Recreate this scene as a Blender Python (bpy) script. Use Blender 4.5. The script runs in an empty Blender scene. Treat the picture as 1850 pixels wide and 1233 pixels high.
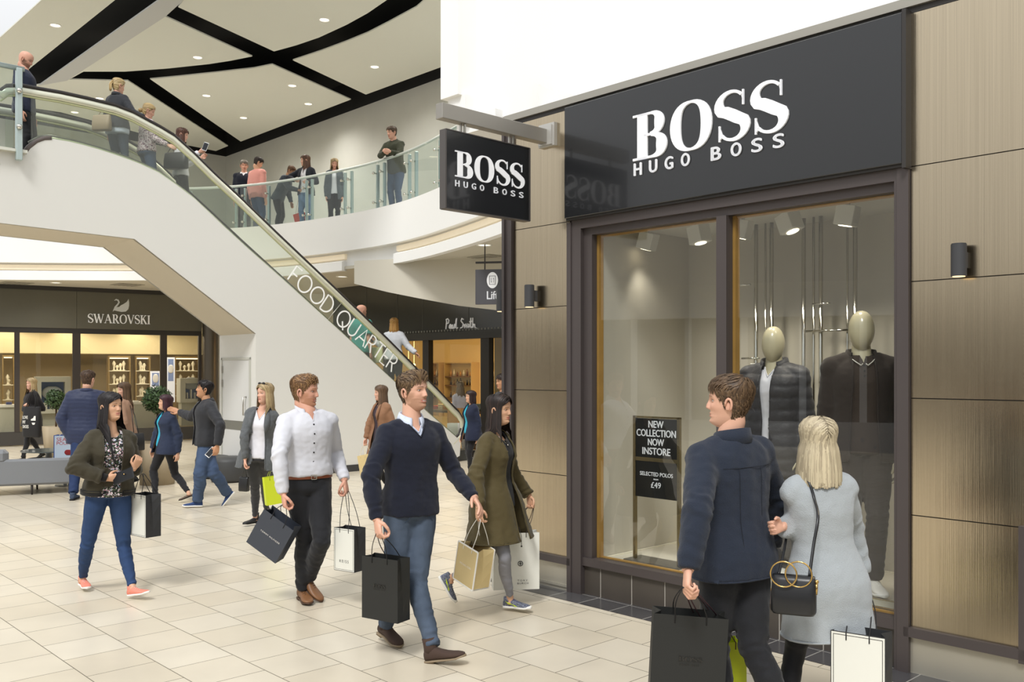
import bpy, math, random
import numpy as np
from mathutils import Vector, Matrix, noise
sc = bpy.context.scene
C = sc.collection
R = math.radians
# ------------------------------------------------------------------ camera
F, CX, CY, HC = 1662.0, 925.0, 670.0, 1.8          # focal length in pixels, principal point, eye height
cam_d = bpy.data.cameras.new('camera'); cam = bpy.data.objects.new('camera', cam_d); C.objects.link(cam)
cam_d.sensor_width = 36.0; cam_d.lens = F/1850*36.0
cam_d.shift_y = (CY-616.5)/1850
cam.location = (0, 0, HC); cam.rotation_euler = (R(90), 0, 0)
cam_d.clip_end = 300
sc.camera = cam
# ------------------------------------------------------------------ world: overcast daylight through the glazed roof
W = bpy.data.worlds.new('daylight'); sc.world = W; W.use_nodes = True
nt = W.node_tree; nt.nodes.clear()
wo = nt.nodes.new('ShaderNodeOutputWorld'); bg = nt.nodes.new('ShaderNodeBackground')
tc = nt.nodes.new('ShaderNodeTexCoord'); sp = nt.nodes.new('ShaderNodeSeparateXYZ'); rp = nt.nodes.new('ShaderNodeValToRGB')
mr = nt.nodes.new('ShaderNodeMapRange'); mr.inputs[1].default_value = -1; mr.inputs[2].default_value = 1
nt.links.new(tc.outputs['Generated'], sp.inputs[0]); nt.links.new(sp.outputs['Z'], mr.inputs[0])
nt.links.new(mr.outputs[0], rp.inputs[0]); nt.links.new(rp.outputs[0], bg.inputs[0]); nt.links.new(bg.outputs[0], wo.inputs[0])
e = rp.color_ramp.elements
e[0].position = 0.0; e[0].color = (.5, .47, .42, 1)
e[1].position = 1.0; e[1].color = (1.55, 1.58, 1.62, 1)
for p_, c_ in ((.47, (.55, .53, .49)), (.54, (.75, .75, .74)), (.62, (1.05, 1.06, 1.07)), (.72, (1.45, 1.48, 1.52))):
    q = e.new(p_); q.color = (*c_, 1)
bg.inputs[1].default_value = 0.95
# ------------------------------------------------------------------ soft sun through the roof
sl = bpy.data.lights.new('sun', 'SUN'); sl.energy = 3.0; sl.angle = R(14); sl.color = (1, .985, .96)
sun = bpy.data.objects.new('sun', sl); C.objects.link(sun)
sun.rotation_euler = Vector((-.17, -.62, .77)).to_track_quat('Z', 'Y').to_euler()
sun.location = (-4, -5, 14)
# ------------------------------------------------------------------ exposure and sampling
sc.view_settings.view_transform = 'Standard'; sc.view_settings.look = 'None'
sc.view_settings.gamma = 1; sc.view_settings.use_curve_mapping = False
sc.view_settings.exposure = -0.32
cy = sc.cycles
cy.use_denoising = True; cy.max_bounces = 6; cy.diffuse_bounces = 4; cy.glossy_bounces = 4
cy.transparent_max_bounces = 16; cy.transmission_bounces = 4; cy.caustics_reflective = False; cy.caustics_refractive = False
cy.sample_clamp_indirect = 6

# ================================================================== helpers
def lin(c):
    if isinstance(c, str):
        c = c.lstrip('#'); c = [int(c[i:i+2], 16)/255 for i in (0, 2, 4)]
    return tuple((x/12.92 if x <= .04045 else ((x+.055)/1.055)**2.4) for x in c[:3])
def Pt(px, py, D): return Vector(((px-CX)/F*D, D, HC+(CY-py)/F*D))
def floorpt(px, py, z=0.0):
    return Pt(px, py, (HC-z)*F/(py-CY))
def zplane(px, py, z): return Pt(px, py, (z-HC)*F/(CY-py))

_m = {}
def mat(name, col='888888', rough=.6, metal=0., spec=.5, bump=0., bscale=60., bstretch=(1, 1, 1), var=0., vscale=3.,
        emis=None, estr=0., attr=False, sheen=0., coat=0., aniso=0.):
    if name in _m: return _m[name]
    m = bpy.data.materials.new(name); m.use_nodes = True; n = m.node_tree; b = n.nodes['Principled BSDF']
    c = (*lin(col), 1)
    b.inputs['Base Color'].default_value = c; b.inputs['Roughness'].default_value = rough
    b.inputs['Metallic'].default_value = metal; b.inputs['Specular IOR Level'].default_value = spec
    if sheen: b.inputs['Sheen Weight'].default_value = sheen
    if coat: b.inputs['Coat Weight'].default_value = coat; b.inputs['Coat Roughness'].default_value = .06
    if aniso: b.inputs['Anisotropic'].default_value = aniso
    src = None
    if attr:
        a = n.nodes.new('ShaderNodeAttribute'); a.attribute_name = 'Col'; src = a.outputs['Color']
        n.links.new(src, b.inputs['Base Color'])
    if bump or var:
        t = n.nodes.new('ShaderNodeTexCoord'); mp = n.nodes.new('ShaderNodeMapping'); mp.inputs['Scale'].default_value = bstretch
        n.links.new(t.outputs['Object'], mp.inputs[0])
    if bump:
        no = n.nodes.new('ShaderNodeTexNoise'); no.inputs['Scale'].default_value = bscale; no.inputs['Detail'].default_value = 3
        bu = n.nodes.new('ShaderNodeBump'); bu.inputs['Strength'].default_value = bump; bu.inputs['Distance'].default_value = .01
        n.links.new(mp.outputs[0], no.inputs[0]); n.links.new(no.outputs[0], bu.inputs['Height']); n.links.new(bu.outputs[0], b.inputs['Normal'])
    if var:
        no = n.nodes.new('ShaderNodeTexNoise'); no.inputs['Scale'].default_value = vscale; no.inputs['Detail'].default_value = 4
        n.links.new(mp.outputs[0], no.inputs[0])
        mx = n.nodes.new('ShaderNodeMix'); mx.data_type = 'RGBA'; mx.blend_type = 'MULTIPLY'; mx.inputs['Factor'].default_value = 1
        rr = n.nodes.new('ShaderNodeMapRange'); rr.inputs[1].default_value = .3; rr.inputs[2].default_value = .7
        rr.inputs[3].default_value = 1-var; rr.inputs[4].default_value = 1+var
        n.links.new(no.outputs[0], rr.inputs[0]); n.links.new(rr.outputs[0], mx.inputs['B'])
        if src: n.links.new(src, mx.inputs['A'])
        else: mx.inputs['A'].default_value = c
        n.links.new(mx.outputs['Result'], b.inputs['Base Color'])
    if emis: b.inputs['Emission Color'].default_value = (*lin(emis), 1); b.inputs['Emission Strength'].default_value = estr
    _m[name] = m; return m
def glass(name, tint='ffffff', refl=1.0, base=.04, rough=0.0, haze=None, hz=0.):
    if name in _m: return _m[name]
    m = bpy.data.materials.new(name); m.use_nodes = True; n = m.node_tree; n.nodes.clear()
    o = n.nodes.new('ShaderNodeOutputMaterial'); tr = n.nodes.new('ShaderNodeBsdfTransparent'); gl = n.nodes.new('ShaderNodeBsdfGlossy')
    tr.inputs[0].default_value = (*lin(tint), 1); gl.inputs['Roughness'].default_value = rough
    lw = n.nodes.new('ShaderNodeLayerWeight'); lw.inputs[0].default_value = .5
    pw = n.nodes.new('ShaderNodeMath'); pw.operation = 'POWER'; pw.inputs[1].default_value = 4
    ma = n.nodes.new('ShaderNodeMath'); ma.operation = 'MULTIPLY_ADD'; ma.inputs[1].default_value = refl; ma.inputs[2].default_value = base
    mx = n.nodes.new('ShaderNodeMixShader')
    n.links.new(lw.outputs['Facing'], pw.inputs[0]); n.links.new(pw.outputs[0], ma.inputs[0]); n.links.new(ma.outputs[0], mx.inputs[0])
    n.links.new(tr.outputs[0], mx.inputs[1]); n.links.new(gl.outputs[0], mx.inputs[2])
    last = mx
    if haze:
        df = n.nodes.new('ShaderNodeBsdfDiffuse'); df.inputs[0].default_value = (*lin(haze), 1)
        m2 = n.nodes.new('ShaderNodeMixShader'); m2.inputs[0].default_value = hz
        n.links.new(mx.outputs[0], m2.inputs[1]); n.links.new(df.outputs[0], m2.inputs[2]); last = m2
    n.links.new(last.outputs[0], o.inputs[0]); _m[name] = m; return m

def tag(o, label=None, cat=None, group=None, kind=None):
    if label: o['label'] = label
    if cat: o['category'] = cat
    if group: o['group'] = group
    if kind: o['kind'] = kind
    return o
def empty(name, loc, label=None, cat=None, group=None, rz=0.):
    o = bpy.data.objects.new(name, None); C.objects.link(o); o.location = loc; o.rotation_euler.z = rz
    o.empty_display_size = .1
    return tag(o, label, cat, group)
def wloc(o):
    v = Vector((0, 0, 0))
    while o is not None: v = v+o.location; o = o.parent
    return v

class MB:
    """collects faces in world space; M maps local to world"""
    def __init__(s, M=None): s.v = []; s.f = []; s.mi = []; s.c = []; s.M = M; s.k = 0; s.sm = []; s.smooth = False; s.col = None
    def add(s, vs, fs, M=None):
        o = len(s.v); Ms = s.M
        for p in vs:
            p = Vector(p)
            if M is not None: p = M @ p
            if Ms is not None: p = Ms @ p
            s.v.append(tuple(p)); s.c.append(s.col or (1, 1, 1))
        for f in fs: s.f.append(tuple(i+o for i in f)); s.mi.append(s.k); s.sm.append(s.smooth)
        return s
    def box(s, x0, x1, y0, y1, z0, z1, M=None, bev=0.):
        if bev > 0:
            pts = [(x0+bev, y0), (x1-bev, y0), (x1, y0+bev), (x1, y1-bev), (x1-bev, y1), (x0+bev, y1), (x0, y1-bev), (x0, y0+bev)]
            mid = [(x*1., y*1.) for x, y in pts]
            ins = [(min(max(x, x0+bev), x1-bev), min(max(y, y0+bev), y1-bev)) for x, y in pts]
            rings = [[(x, y, z0) for x, y in ins], [(x, y, z0+bev) for x, y in mid], [(x, y, z1-bev) for x, y in mid], [(x, y, z1) for x, y in ins]]
            return s.loft(rings, M=M)
        vs = [(x0, y0, z0), (x1, y0, z0), (x1, y1, z0), (x0, y1, z0), (x0, y0, z1), (x1, y0, z1), (x1, y1, z1), (x0, y1, z1)]
        return s.add(vs, [(0, 3, 2, 1), (4, 5, 6, 7), (0, 1, 5, 4), (1, 2, 6, 5), (2, 3, 7, 6), (3, 0, 4, 7)], M)
    def loft(s, rings, M=None, cap=True, closed=True):
        n = len(rings[0]); vs = [p for r in rings for p in r]; fs = []
        m = n if closed else n-1
        for i in range(len(rings)-1):
            for j in range(m):
                a, b = i*n+j, i*n+(j+1) % n
                fs.append((a, b, b+n, a+n))
        if cap:
            fs.append(tuple(range(n-1, -1, -1))); o = (len(rings)-1)*n; fs.append(tuple(range(o, o+n)))
        return s.add(vs, fs, M)
    def prism(s, poly, z0, z1, M=None):
        return s.loft([[(x, y, z0) for x, y in poly], [(x, y, z1) for x, y in poly]], M=M)
    def tube(s, pts, r, n=8, M=None, closed=False, sq=1.0, up=None):
        pts = [Vector(p) for p in pts]; rs = r if isinstance(r, (list, tuple)) else [r]*len(pts)
        rings = []; prev = None
        for i, p in enumerate(pts):
            if closed: t = pts[(i+1) % len(pts)]-pts[i-1]
            else: t = pts[min(i+1, len(pts)-1)]-pts[max(i-1, 0)]
            t = t.normalized() if t.length > 1e-9 else Vector((0, 0, 1))
            if prev is None:
                u = Vector(up) if up else (Vector((0, 0, 1)) if abs(t.z) < .9 else Vector((1, 0, 0)))
            else: u = prev
            u = (u-t*u.dot(t)).normalized(); prev = u; w = t.cross(u)
            rings.append([tuple(p+(u*math.cos(2*math.pi*k/n)+w*math.sin(2*math.pi*k/n)*sq)*rs[i]) for k in range(n)])
        if closed: rings.append(rings[0])
        sm = s.smooth; s.smooth = True; s.loft(rings, M=M, cap=not closed); s.smooth = sm; return s
    def cyl(s, c, r, h, n=24, M=None, r2=None):
        r2 = r if r2 is None else r2
        sm = s.smooth; s.smooth = n > 10
        a = [(c[0]+r*math.cos(2*math.pi*k/n), c[1]+r*math.sin(2*math.pi*k/n), c[2]) for k in range(n)]
        b = [(c[0]+r2*math.cos(2*math.pi*k/n), c[1]+r2*math.sin(2*math.pi*k/n), c[2]+h) for k in range(n)]
        s.loft([a, b], M=M, cap=False); s.smooth = False
        s.add(a, [tuple(range(n-1, -1, -1))], M); s.add(b, [tuple(range(n))], M); s.smooth = sm; return s
    def lathe(s, prof, c=(0, 0, 0), n=24, M=None):
        sm = s.smooth; s.smooth = True
        s.loft([[(c[0]+r*math.cos(2*math.pi*k/n), c[1]+r*math.sin(2*math.pi*k/n), c[2]+z) for k in range(n)] for r, z in prof], M=M)
        s.smooth = sm; return s
    def ball(s, c, r, n=12, M=None, sc=(1, 1, 1)):
        rings = []
        for i in range(1, n):
            a = math.pi*i/n
            rings.append([(c[0]+r*sc[0]*math.sin(a)*math.cos(2*math.pi*k/(n*2)), c[1]+r*sc[1]*math.sin(a)*math.sin(2*math.pi*k/(n*2)), c[2]-r*sc[2]*math.cos(a)) for k in range(n*2)])
        sm = s.smooth; s.smooth = True; s.loft(rings, M=M); s.smooth = sm; return s
    def quad(s, a, b, c, d): return s.add([a, b, c, d], [(0, 1, 2, 3)])
    def build(s, name, mats, parent=None, smooth=None, colors=False):
        off = wloc(parent) if parent is not None else Vector((0, 0, 0))
        me = bpy.data.meshes.new(name)
        v = np.array(s.v, dtype=float)
        org = Vector((0, 0, 0))
        if parent is None:
            lo, hi = v.min(0), v.max(0); org = Vector(((lo[0]+hi[0])/2, (lo[1]+hi[1])/2, lo[2]))
        v = v-np.array(org+off)
        me.from_pydata(v.tolist(), [], s.f)
        if not isinstance(mats, (list, tuple)): mats = [mats]
        for m in mats: me.materials.append(m)
        if len(mats) > 1: me.polygons.foreach_set('material_index', s.mi)
        sm = s.sm if smooth is None else [smooth]*len(s.f)
        me.polygons.foreach_set('use_smooth', sm)
        if colors:
            ca = me.color_attributes.new('Col', 'FLOAT_COLOR', 'POINT')
            ca.data.foreach_set('color', np.array([(*c, 1) for c in s.c], dtype=np.float32).ravel())
        me.update()
        o = bpy.data.objects.new(name, me); C.objects.link(o)
        if parent is not None: o.parent = parent
        else: o.location = org
        return o
def struct(name, mb, m, **k):
    o = mb.build(name, m, **k); o['kind'] = 'structure'; return o
def copy_tree(o, parent=None):
    c = o.copy(); C.objects.link(c)
    if parent is not None: c.parent = parent
    for ch in list(o.children): copy_tree(ch, c)
    return c

ORD = 'first second third fourth fifth sixth seventh eighth ninth tenth eleventh twelfth'.split()
# frames: shop (a along the facade towards the viewer's right, b into the shop)
E1 = Vector((.6879, -.7258, 0)).normalized(); E2 = Vector((.7258, .6879, 0)).normalized()
F0 = Vector((.0144, 7.97, 0))
def frame(o, ax, ay): 
    M = Matrix.Identity(4); az = ax.cross(ay)
    for i in range(3): M[i][0] = ax[i]; M[i][1] = ay[i]; M[i][2] = az[i]; M[i][3] = o[i]
    return M
S = frame(F0, E1, E2)
UP = Vector((0, 0, 1))
# ------------------------------------------------------------------ text
_tx = {}
def text_geo(s, space=1.0):
    k = (s, space)
    if k in _tx: return _tx[k]
    cu = bpy.data.curves.new('t', 'FONT'); cu.body = s; cu.size = 1; cu.space_character = space; cu.resolution_u = 5
    ob = bpy.data.objects.new('t', cu); C.objects.link(ob)
    dg = bpy.context.evaluated_depsgraph_get(); me = bpy.data.meshes.new_from_object(ob.evaluated_get(dg))
    vs = [(v.co.x, v.co.y) for v in me.vertices]; fs = [tuple(p.vertices) for p in me.polygons]
    bpy.data.objects.remove(ob); bpy.data.curves.remove(cu); bpy.data.meshes.remove(me)
    _tx[k] = (vs, fs); return _tx[k]
def put_text(mb, s, M, x0, x1, y0, y1, depth=.002, space=1.0, bold=0.):
    """letters fill x0..x1, y0..y1 of the plane M (x right, y up, z out of the face)"""
    vs, fs = text_geo(s, space)
    xs = [v[0] for v in vs]; ys = [v[1] for v in vs]; ax, bx, ay, by = min(xs), max(xs), min(ys), max(ys)
    sx = (x1-x0)/(bx-ax); sy = (y1-y0)/(by-ay)
    pts = [(x0+(x-ax)*sx, y0+(y-ay)*sy) for x, y in vs]
    for dx, dy in ([(0, 0)] if not bold else [(-bold, 0), (bold, 0), (0, bold*.6), (0, -bold*.6)]):
        mb.add([(x+dx, y+dy, depth) for x, y in pts], fs, M)
    if depth > .004:
        from collections import Counter
        ec = Counter()
        for f in fs:
            for i in range(len(f)): ec[tuple(sorted((f[i], f[(i+1) % len(f)])))] += 1
        for (i, j), c in ec.items():
            if c == 1:
                p, q = pts[i], pts[j]; mb.add([(p[0], p[1], 0), (q[0], q[1], 0), (q[0], q[1], depth), (p[0], p[1], depth)], [(0, 1, 2, 3)], M)
# ------- roman capitals drawn as thick and thin strokes (unit cap height)
def arc(cx, cy, rx, ry, a0, a1, n=14): return [(cx+rx*math.cos(R(a0+(a1-a0)*i/n)), cy+ry*math.sin(R(a0+(a1-a0)*i/n))) for i in range(n+1)]
def stroke(pts, ws):
    """variable width ribbon along pts"""
    n = len(pts); L = []; Rr = []
    for i in range(n):
        a = pts[max(i-1, 0)]; b = pts[min(i+1, n-1)]; dx, dy = b[0]-a[0], b[1]-a[1]; l = math.hypot(dx, dy) or 1
        w = ws[i] if isinstance(ws, (list, tuple)) else ws
        nx, ny = -dy/l*w/2, dx/l*w/2
        L.append((pts[i][0]+nx, pts[i][1]+ny)); Rr.append((pts[i][0]-nx, pts[i][1]-ny))
    return [(L[i], L[i+1], Rr[i+1], Rr[i]) for i in range(n-1)]
def bowl(cx, cy, rx, ry, a0, a1, thick, thin, n=18):
    out = []; P_ = []; Wd = []
    for i in range(n+1):
        a = R(a0+(a1-a0)*i/n); w = thin+(thick-thin)*abs(math.cos(a))**1.3
        P_.append((cx+(rx-w/2)*math.cos(a), cy+(ry-thin/2)*math.sin(a))); Wd.append(w)
    return stroke(P_, Wd)
def rect(x0, x1, y0, y1): return [((x0, y0), (x1, y0), (x1, y1), (x0, y1))]
def serifg(ch, T=.2, t=.05):
    """quads and advance width of a serif capital"""
    sf = lambda x, w, y: rect(x-w/2, x+w/2, y, y+t) if y < .5 else rect(x-w/2, x+w/2, y-t, y)
    if ch == 'B':
        q = rect(.10, .10+T, 0, 1)+rect(0, .40, 0, t)+rect(0, .40, 1-t, 1)+rect(.25, .42, .49, .49+t)
        q += bowl(.38, .755, .30, .245, 90, -90, T*.95, t)+bowl(.40, .26, .34, .26, 90, -90, T*1.05, t)
        return q, .74
    if ch == 'O': return bowl(.42, .5, .42, .52, 0, 360, T, t, 40), .84
    if ch == 'S':
        sp = arc(.30, .755, .225, .235, 35, 90, 5)+arc(.30, .755, .235, .235, 95, 215, 9)+[(.2, .59), (.31, .52), (.42, .44)]+arc(.33, .255, .225, .235, 30, -90, 9)+arc(.33, .255, .24, .235, -95, -150, 5)
        n = len(sp); ws = [t*1.1+(T*1.05-t)*math.exp(-((i/(n-1)-.5)/.2)**2) for i in range(n)]
        q = stroke(sp, ws)+[((.50, .98), (.53, .98), (.53, .68), (.50, .68))]+[((.49, .86), (.53, .98), (.53, .70), (.515, .70))]+[((.06, .02), (.09, .02), (.09, .34), (.06, .34))]+[((.06, .02), (.14, .12), (.085, .30), (.06, .33))]
        return q, .60
    if ch == 'W':
        q = stroke([(.10, 1), (.36, 0)], T)+stroke([(.36, 0), (.58, 1)], t*1.2)+stroke([(.52, 1), (.80, 0)], T)+stroke([(.80, 0), (1.06, 1)], t*1.2)
        return q+sf(.1, .26, 1)+sf(.55, .2, 1)+sf(1.06, .2, 1), 1.16
    if ch == 'A':
        q = stroke([(.08, 0), (.40, 1)], t*1.2)+stroke([(.38, 1), (.72, 0)], T)+rect(.18, .6, .32, .32+t)
        return q+sf(.08, .22, 0)+sf(.72, .28, 0), .84
    if ch == 'V': return stroke([(.10, 1), (.42, 0)], T)+stroke([(.42, 0), (.72, 1)], t*1.2)+sf(.1, .28, 1)+sf(.72, .2, 1), .80
    if ch == 'K':
        return rect(.08, .08+T, 0, 1)+sf(.18, .32, 0)+sf(.18, .32, 1)+stroke([(.2, .45), (.60, 1)], t*1.3)+stroke([(.34, .6), (.68, 0)], T)+sf(.6, .22, 1)+sf(.68, .24, 0), .78
    if ch == 'I': return rect(.08, .08+T, 0, 1)+sf(.08+T/2, .30, 0)+sf(.08+T/2, .30, 1), .36
    if ch == 'R':
        return rect(.08, .08+T, 0, 1)+sf(.18, .32, 0)+rect(0, .34, 1-t, 1)+rect(.2, .34, .47, .47+t)+bowl(.32, .735, .28, .265, 90, -90, T, t)+stroke([(.36, .5), (.66, 0)], T)+sf(.68, .22, 0), .76
    return [], .3
def put_serif(mb, s, M, x0, x1, y0, y1, depth, T=.2, t=.05, gap=.06):
    adv = 0; allq = []
    for ch in s:
        q, w = serifg(ch, T, t)
        allq += [[(x+adv, y) for x, y in p] for p in q]; adv += w+gap
    adv -= gap
    for q in allq:
        p = [(x0+x/adv*(x1-x0), y0+y*(y1-y0)) for x, y in q]
        mb.prism(p, 0, depth, M)
# ================================================================== materials of the place
M_white = mat('white paint', 'f2f2f0', .55)
M_cream = mat('cream soffit', 'cfc6b4', .7)
M_ceil = mat('ceiling board', 'dedfd6', .8)
M_void = mat('black ceiling void', '161616', .9)
M_grey = mat('grey wall', 'cfcfc9', .75, var=.03, vscale=1.5)
M_bronze = mat('dark bronze frame', '514a49', .42, metal=.3)
M_black = mat('black gloss panel', '1b1c1e', .22, spec=.6, coat=.5)
M_lett = mat('white acrylic letters', 'f4f5f8', .35, emis='ffffff', estr=.12)
M_steel = mat('brushed steel', 'b9b6ae', .32, metal=.9)
M_chrome = mat('chrome', 'd8d5cc', .12, metal=1.)
M_dark = mat('dark frame', '2e2b29', .5)
M_slate = mat('slate tile', '4a4746', .3, var=.08, vscale=4, spec=.5)

def tile_mat(name, c1, c2, mortar, w, h, off, ms, rough, rot=0, shift=(0, 0, 0), var=.05, squash=1, coord='Object', bumpy=0.):
    m = bpy.data.materials.new(name); m.use_nodes = True; n = m.node_tree; b = n.nodes['Principled BSDF']
    t = n.nodes.new('ShaderNodeTexCoord'); mp = n.nodes.new('ShaderNodeMapping'); mp.inputs['Location'].default_value = shift
    br = n.nodes.new('ShaderNodeTexBrick'); br.offset = off; br.inputs['Scale'].default_value = 1
    br.inputs['Brick Width'].default_value = w; br.inputs['Row Height'].default_value = h
    br.inputs['Mortar Size'].default_value = ms; br.inputs['Mortar Smooth'].default_value = .1
    br.inputs['Color1'].default_value = (*lin(c1), 1); br.inputs['Color2'].default_value = (*lin(c2), 1); br.inputs['Mortar'].default_value = (*lin(mortar), 1)
    no = n.nodes.new('ShaderNodeTexNoise'); no.inputs['Scale'].default_value = 2.2; no.inputs['Detail'].default_value = 6
    rr = n.nodes.new('ShaderNodeMapRange'); rr.inputs[1].default_value = .3; rr.inputs[2].default_value = .7; rr.inputs[3].default_value = 1-var; rr.inputs[4].default_value = 1+var
    mx = n.nodes.new('ShaderNodeMix'); mx.data_type = 'RGBA'; mx.blend_type = 'MULTIPLY'; mx.inputs['Factor'].default_value = 1
    n.links.new(t.outputs[coord], mp.inputs[0]); n.links.new(mp.outputs[0], br.inputs[0]); n.links.new(mp.outputs[0], no.inputs[0])
    n.links.new(no.outputs[0], rr.inputs[0]); n.links.new(br.outputs['Color'], mx.inputs['A']); n.links.new(rr.outputs[0], mx.inputs['B'])
    n.links.new(mx.outputs['Result'], b.inputs['Base Color']); b.inputs['Roughness'].default_value = rough
    r2 = n.nodes.new('ShaderNodeMapRange'); r2.inputs[3].default_value = rough; r2.inputs[4].default_value = min(1, rough+.45)
    n.links.new(br.outputs['Fac'], r2.inputs[0]); n.links.new(r2.outputs[0], b.inputs['Roughness'])
    return m
# ------------------------------------------------------------------ ground floor (marble tiles 41 cm, half bond, parallel to the shopfront)
M_floor = tile_mat('beige marble tiles', 'd6cdbb', 'cdc2ad', '675f4e', .41, .41, .5, .003, .28, shift=(.075, .31, 0), var=.055)
fl = bpy.data.meshes.new('floor'); 
fl.from_pydata([(-42, -14, 0), (14, -14, 0), (14, 24, 0), (-42, 24, 0)], [], [(0, 1, 2, 3)]); fl.materials.append(M_floor)
floor = bpy.data.objects.new('floor', fl); C.objects.link(floor); floor.location = F0; floor.rotation_euler.z = math.atan2(E1.y, E1.x)
floor['kind'] = 'structure'
# slate strip before the shopfront
M_strip = tile_mat('slate floor tiles', '4c4b4c', '434244', '8f8c86', .315, .315, 0, .004, .18, shift=(-.655+.315, .0, 0), var=.12)
sm_ = bpy.data.meshes.new('trim_1'); sm_.from_pydata([(-.12, -.24, .003), (7, -.24, .003), (7, .05, .003), (-.12, .05, .003)], [], [(0, 1, 2, 3)]); sm_.materials.append(M_strip)
st = bpy.data.objects.new('trim_1', sm_); C.objects.link(st); st.location = F0; st.rotation_euler.z = floor.rotation_euler.z; st['kind'] = 'structure'

# ------------------------------------------------------------------ BOSS shopfront
def brushed(name, col, rough, metal):
    m = mat(name, col, rough, metal, var=.07, vscale=1.0, bstretch=(14, 14, .35)); return m
M_panel = mat('champagne metal cladding', 'c6b79d', .20, 1., bump=.06, bscale=1.0, bstretch=(260, 260, 1.2), var=.08, vscale=.6)
M_panel2 = mat('pale steel plinth', 'b5b0a2', .36, .55, var=.05, vscale=2)
seams = [.27, .94, 1.635, 2.33, 3.015, 3.93]
sf = empty('shopfront', F0, 'bronze framed menswear shopfront of stacked metal panels and a two-pane display window', 'shopfront')
def cladding(a0, a1):
    for i in range(5):
        mb = MB(S); mb.box(a0+.004, a1-.004, -.0, .05, seams[i]+.003, seams[i+1]-.003)
        mb.build('cladding_panel', M_panel, sf)
    mb = MB(S); mb.box(a0, a1, .012, .08, .22, 3.95); mb.build('backing', M_dark, sf)
cladding(.0, .667); cladding(3.43, 5.0); cladding(5.0, 6.6)
mb = MB(S); mb.box(0, .72, .0, .08, 0, .215); mb.box(.0, .72, -.012, 0, .03, .05); mb.build('plinth_panel', M_panel2, sf)
mb = MB(S); mb.box(3.42, 6.6, -.0, .08, 0.0, .215); mb.build('plinth_panel', M_panel2, sf)
mb = MB(S); mb.box(.0, .69, -.03, .03, .218, .275); mb.box(.655, .70, -.03, .03, .0, 3.0); mb.build('panel_frame', M_bronze, sf)
mb = MB(S); mb.box(3.40, 6.6, -.03, .03, .218, .275); mb.box(3.36, 3.43, -.03, .06, .0, 3.02); mb.box(4.03, 4.06, -.03, .03, .2, .95)
mb.build('panel_frame', M_bronze, sf)
mb = MB(S); mb.box(-.10, 0, -.03, .16, 0, 3.90); mb.box(-.10, -.07, -.05, .16, 0, 3.90); mb.build('corner_post', M_bronze, sf)
mb = MB(S); mb.box(-.1, 6.6, -.02, .3, 3.965, 4.02); mb.build('coping', mat('coping', 'aaa69c', .4, .6), sf)
mb = MB(S); mb.box(-.08, 6.6, .0, .3, 3.93, 3.965); mb.build('shadow_gap', M_dark, sf)
# return wall behind the corner and shop shell
mb = MB(S); mb.box(.0, .06, .1, 9, 0, 3.95); struct('wall_return', mb, mat('return wall', '6b6259', .6))
# window frame
mb = MB(S)
mb.box(.70, 3.40, -.02, .09, 2.94, 3.02); mb.box(.70, .80, -.02, .09, .0, 2.94); mb.box(3.34, 3.40, -.02, .09, .0, 2.94)
mb.box(.80, .885, .02, .10, .24, 2.94); mb.box(3.325, 3.345, .02, .10, .24, 2.94); mb.box(.885, 3.33, .02, .10, 2.885, 2.94)
mb.box(.80, 3.34, -.0, .10, .235, .30); mb.box(2.067, 2.149, .0, .10, .30, 2.885)
mb.build('window_frame', M_bronze, sf)
mb = MB(S); mb.box(.80, 3.34, .03, .10, 0, .235); mb.build('tiled_stallriser', mat('dark stallriser tile', '4a443e', .35, var=.1, vscale=3), sf)
# joints of the stallriser are real thin strips
for k in range(9):
    a = .655+.315*k
    if .82 < a < 3.33: mb = MB(S); mb.box(a-.003, a+.003, .026, .031, 0, .235); mb.build('grout_joint', mat('grout', 'a8a39a', .8), sf)
M_oak = mat('oak bead', 'b58b46', .5, var=.1, vscale=9)
mb = MB(S)
for a, b in ((.885, 2.067), (2.149, 3.325)):
    mb.box(a, a+.022, .08, .135, .30, 2.885); mb.box(b-.006, b, .1, .135, .30, 2.885); mb.box(a, b, .1, .135, 2.872, 2.885); mb.box(a, b, .1, .14, .30, .308)
mb.build('glazing_bead', M_oak, sf)
G_shop = glass('shop window glass', 'eef0ee', .55, .085)
for a, b in ((.885, 2.067), (2.149, 3.325)):
    mb = MB(S); mb.add([(a, .075, .30), (b, .075, .30), (b, .075, 2.885), (a, .075, 2.885)], [(0, 1, 2, 3)]); mb.build('glass_pane', G_shop, sf)
# display box (inside)
mb = MB(S); mb.box(.88, 3.9, .11, 1.35, .20, .292); struct('trim_2', mb, mat('display floor', 'cfc9ba', .45, var=.04))
M_dw = mat('display wall', 'c9c3b5', .7)
mb = MB(S); mb.box(.80, .9, .11, 1.4, .2, 3.3); mb.box(.88, 3.9, 1.30, 1.4, .2, 3.3); mb.box(3.9, 4.0, .11, 1.4, .2, 3.3); struct('wall_display', mb, M_dw)
mb = MB(S); mb.box(.80, 3.95, .14, 1.4, 2.98, 3.05); struct('ceiling_display', mb, mat('display ceiling', 'd2cec2', .8))
mb = MB(S)
mb.box(.905, .925, .15, 1.28, .292, .30); mb.box(.9, 3.6, 1.26, 1.28, .292, .30); mb.build('floor_edge_strip', mat('edge strip', 'e8e2d0', .4), sf)
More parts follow.
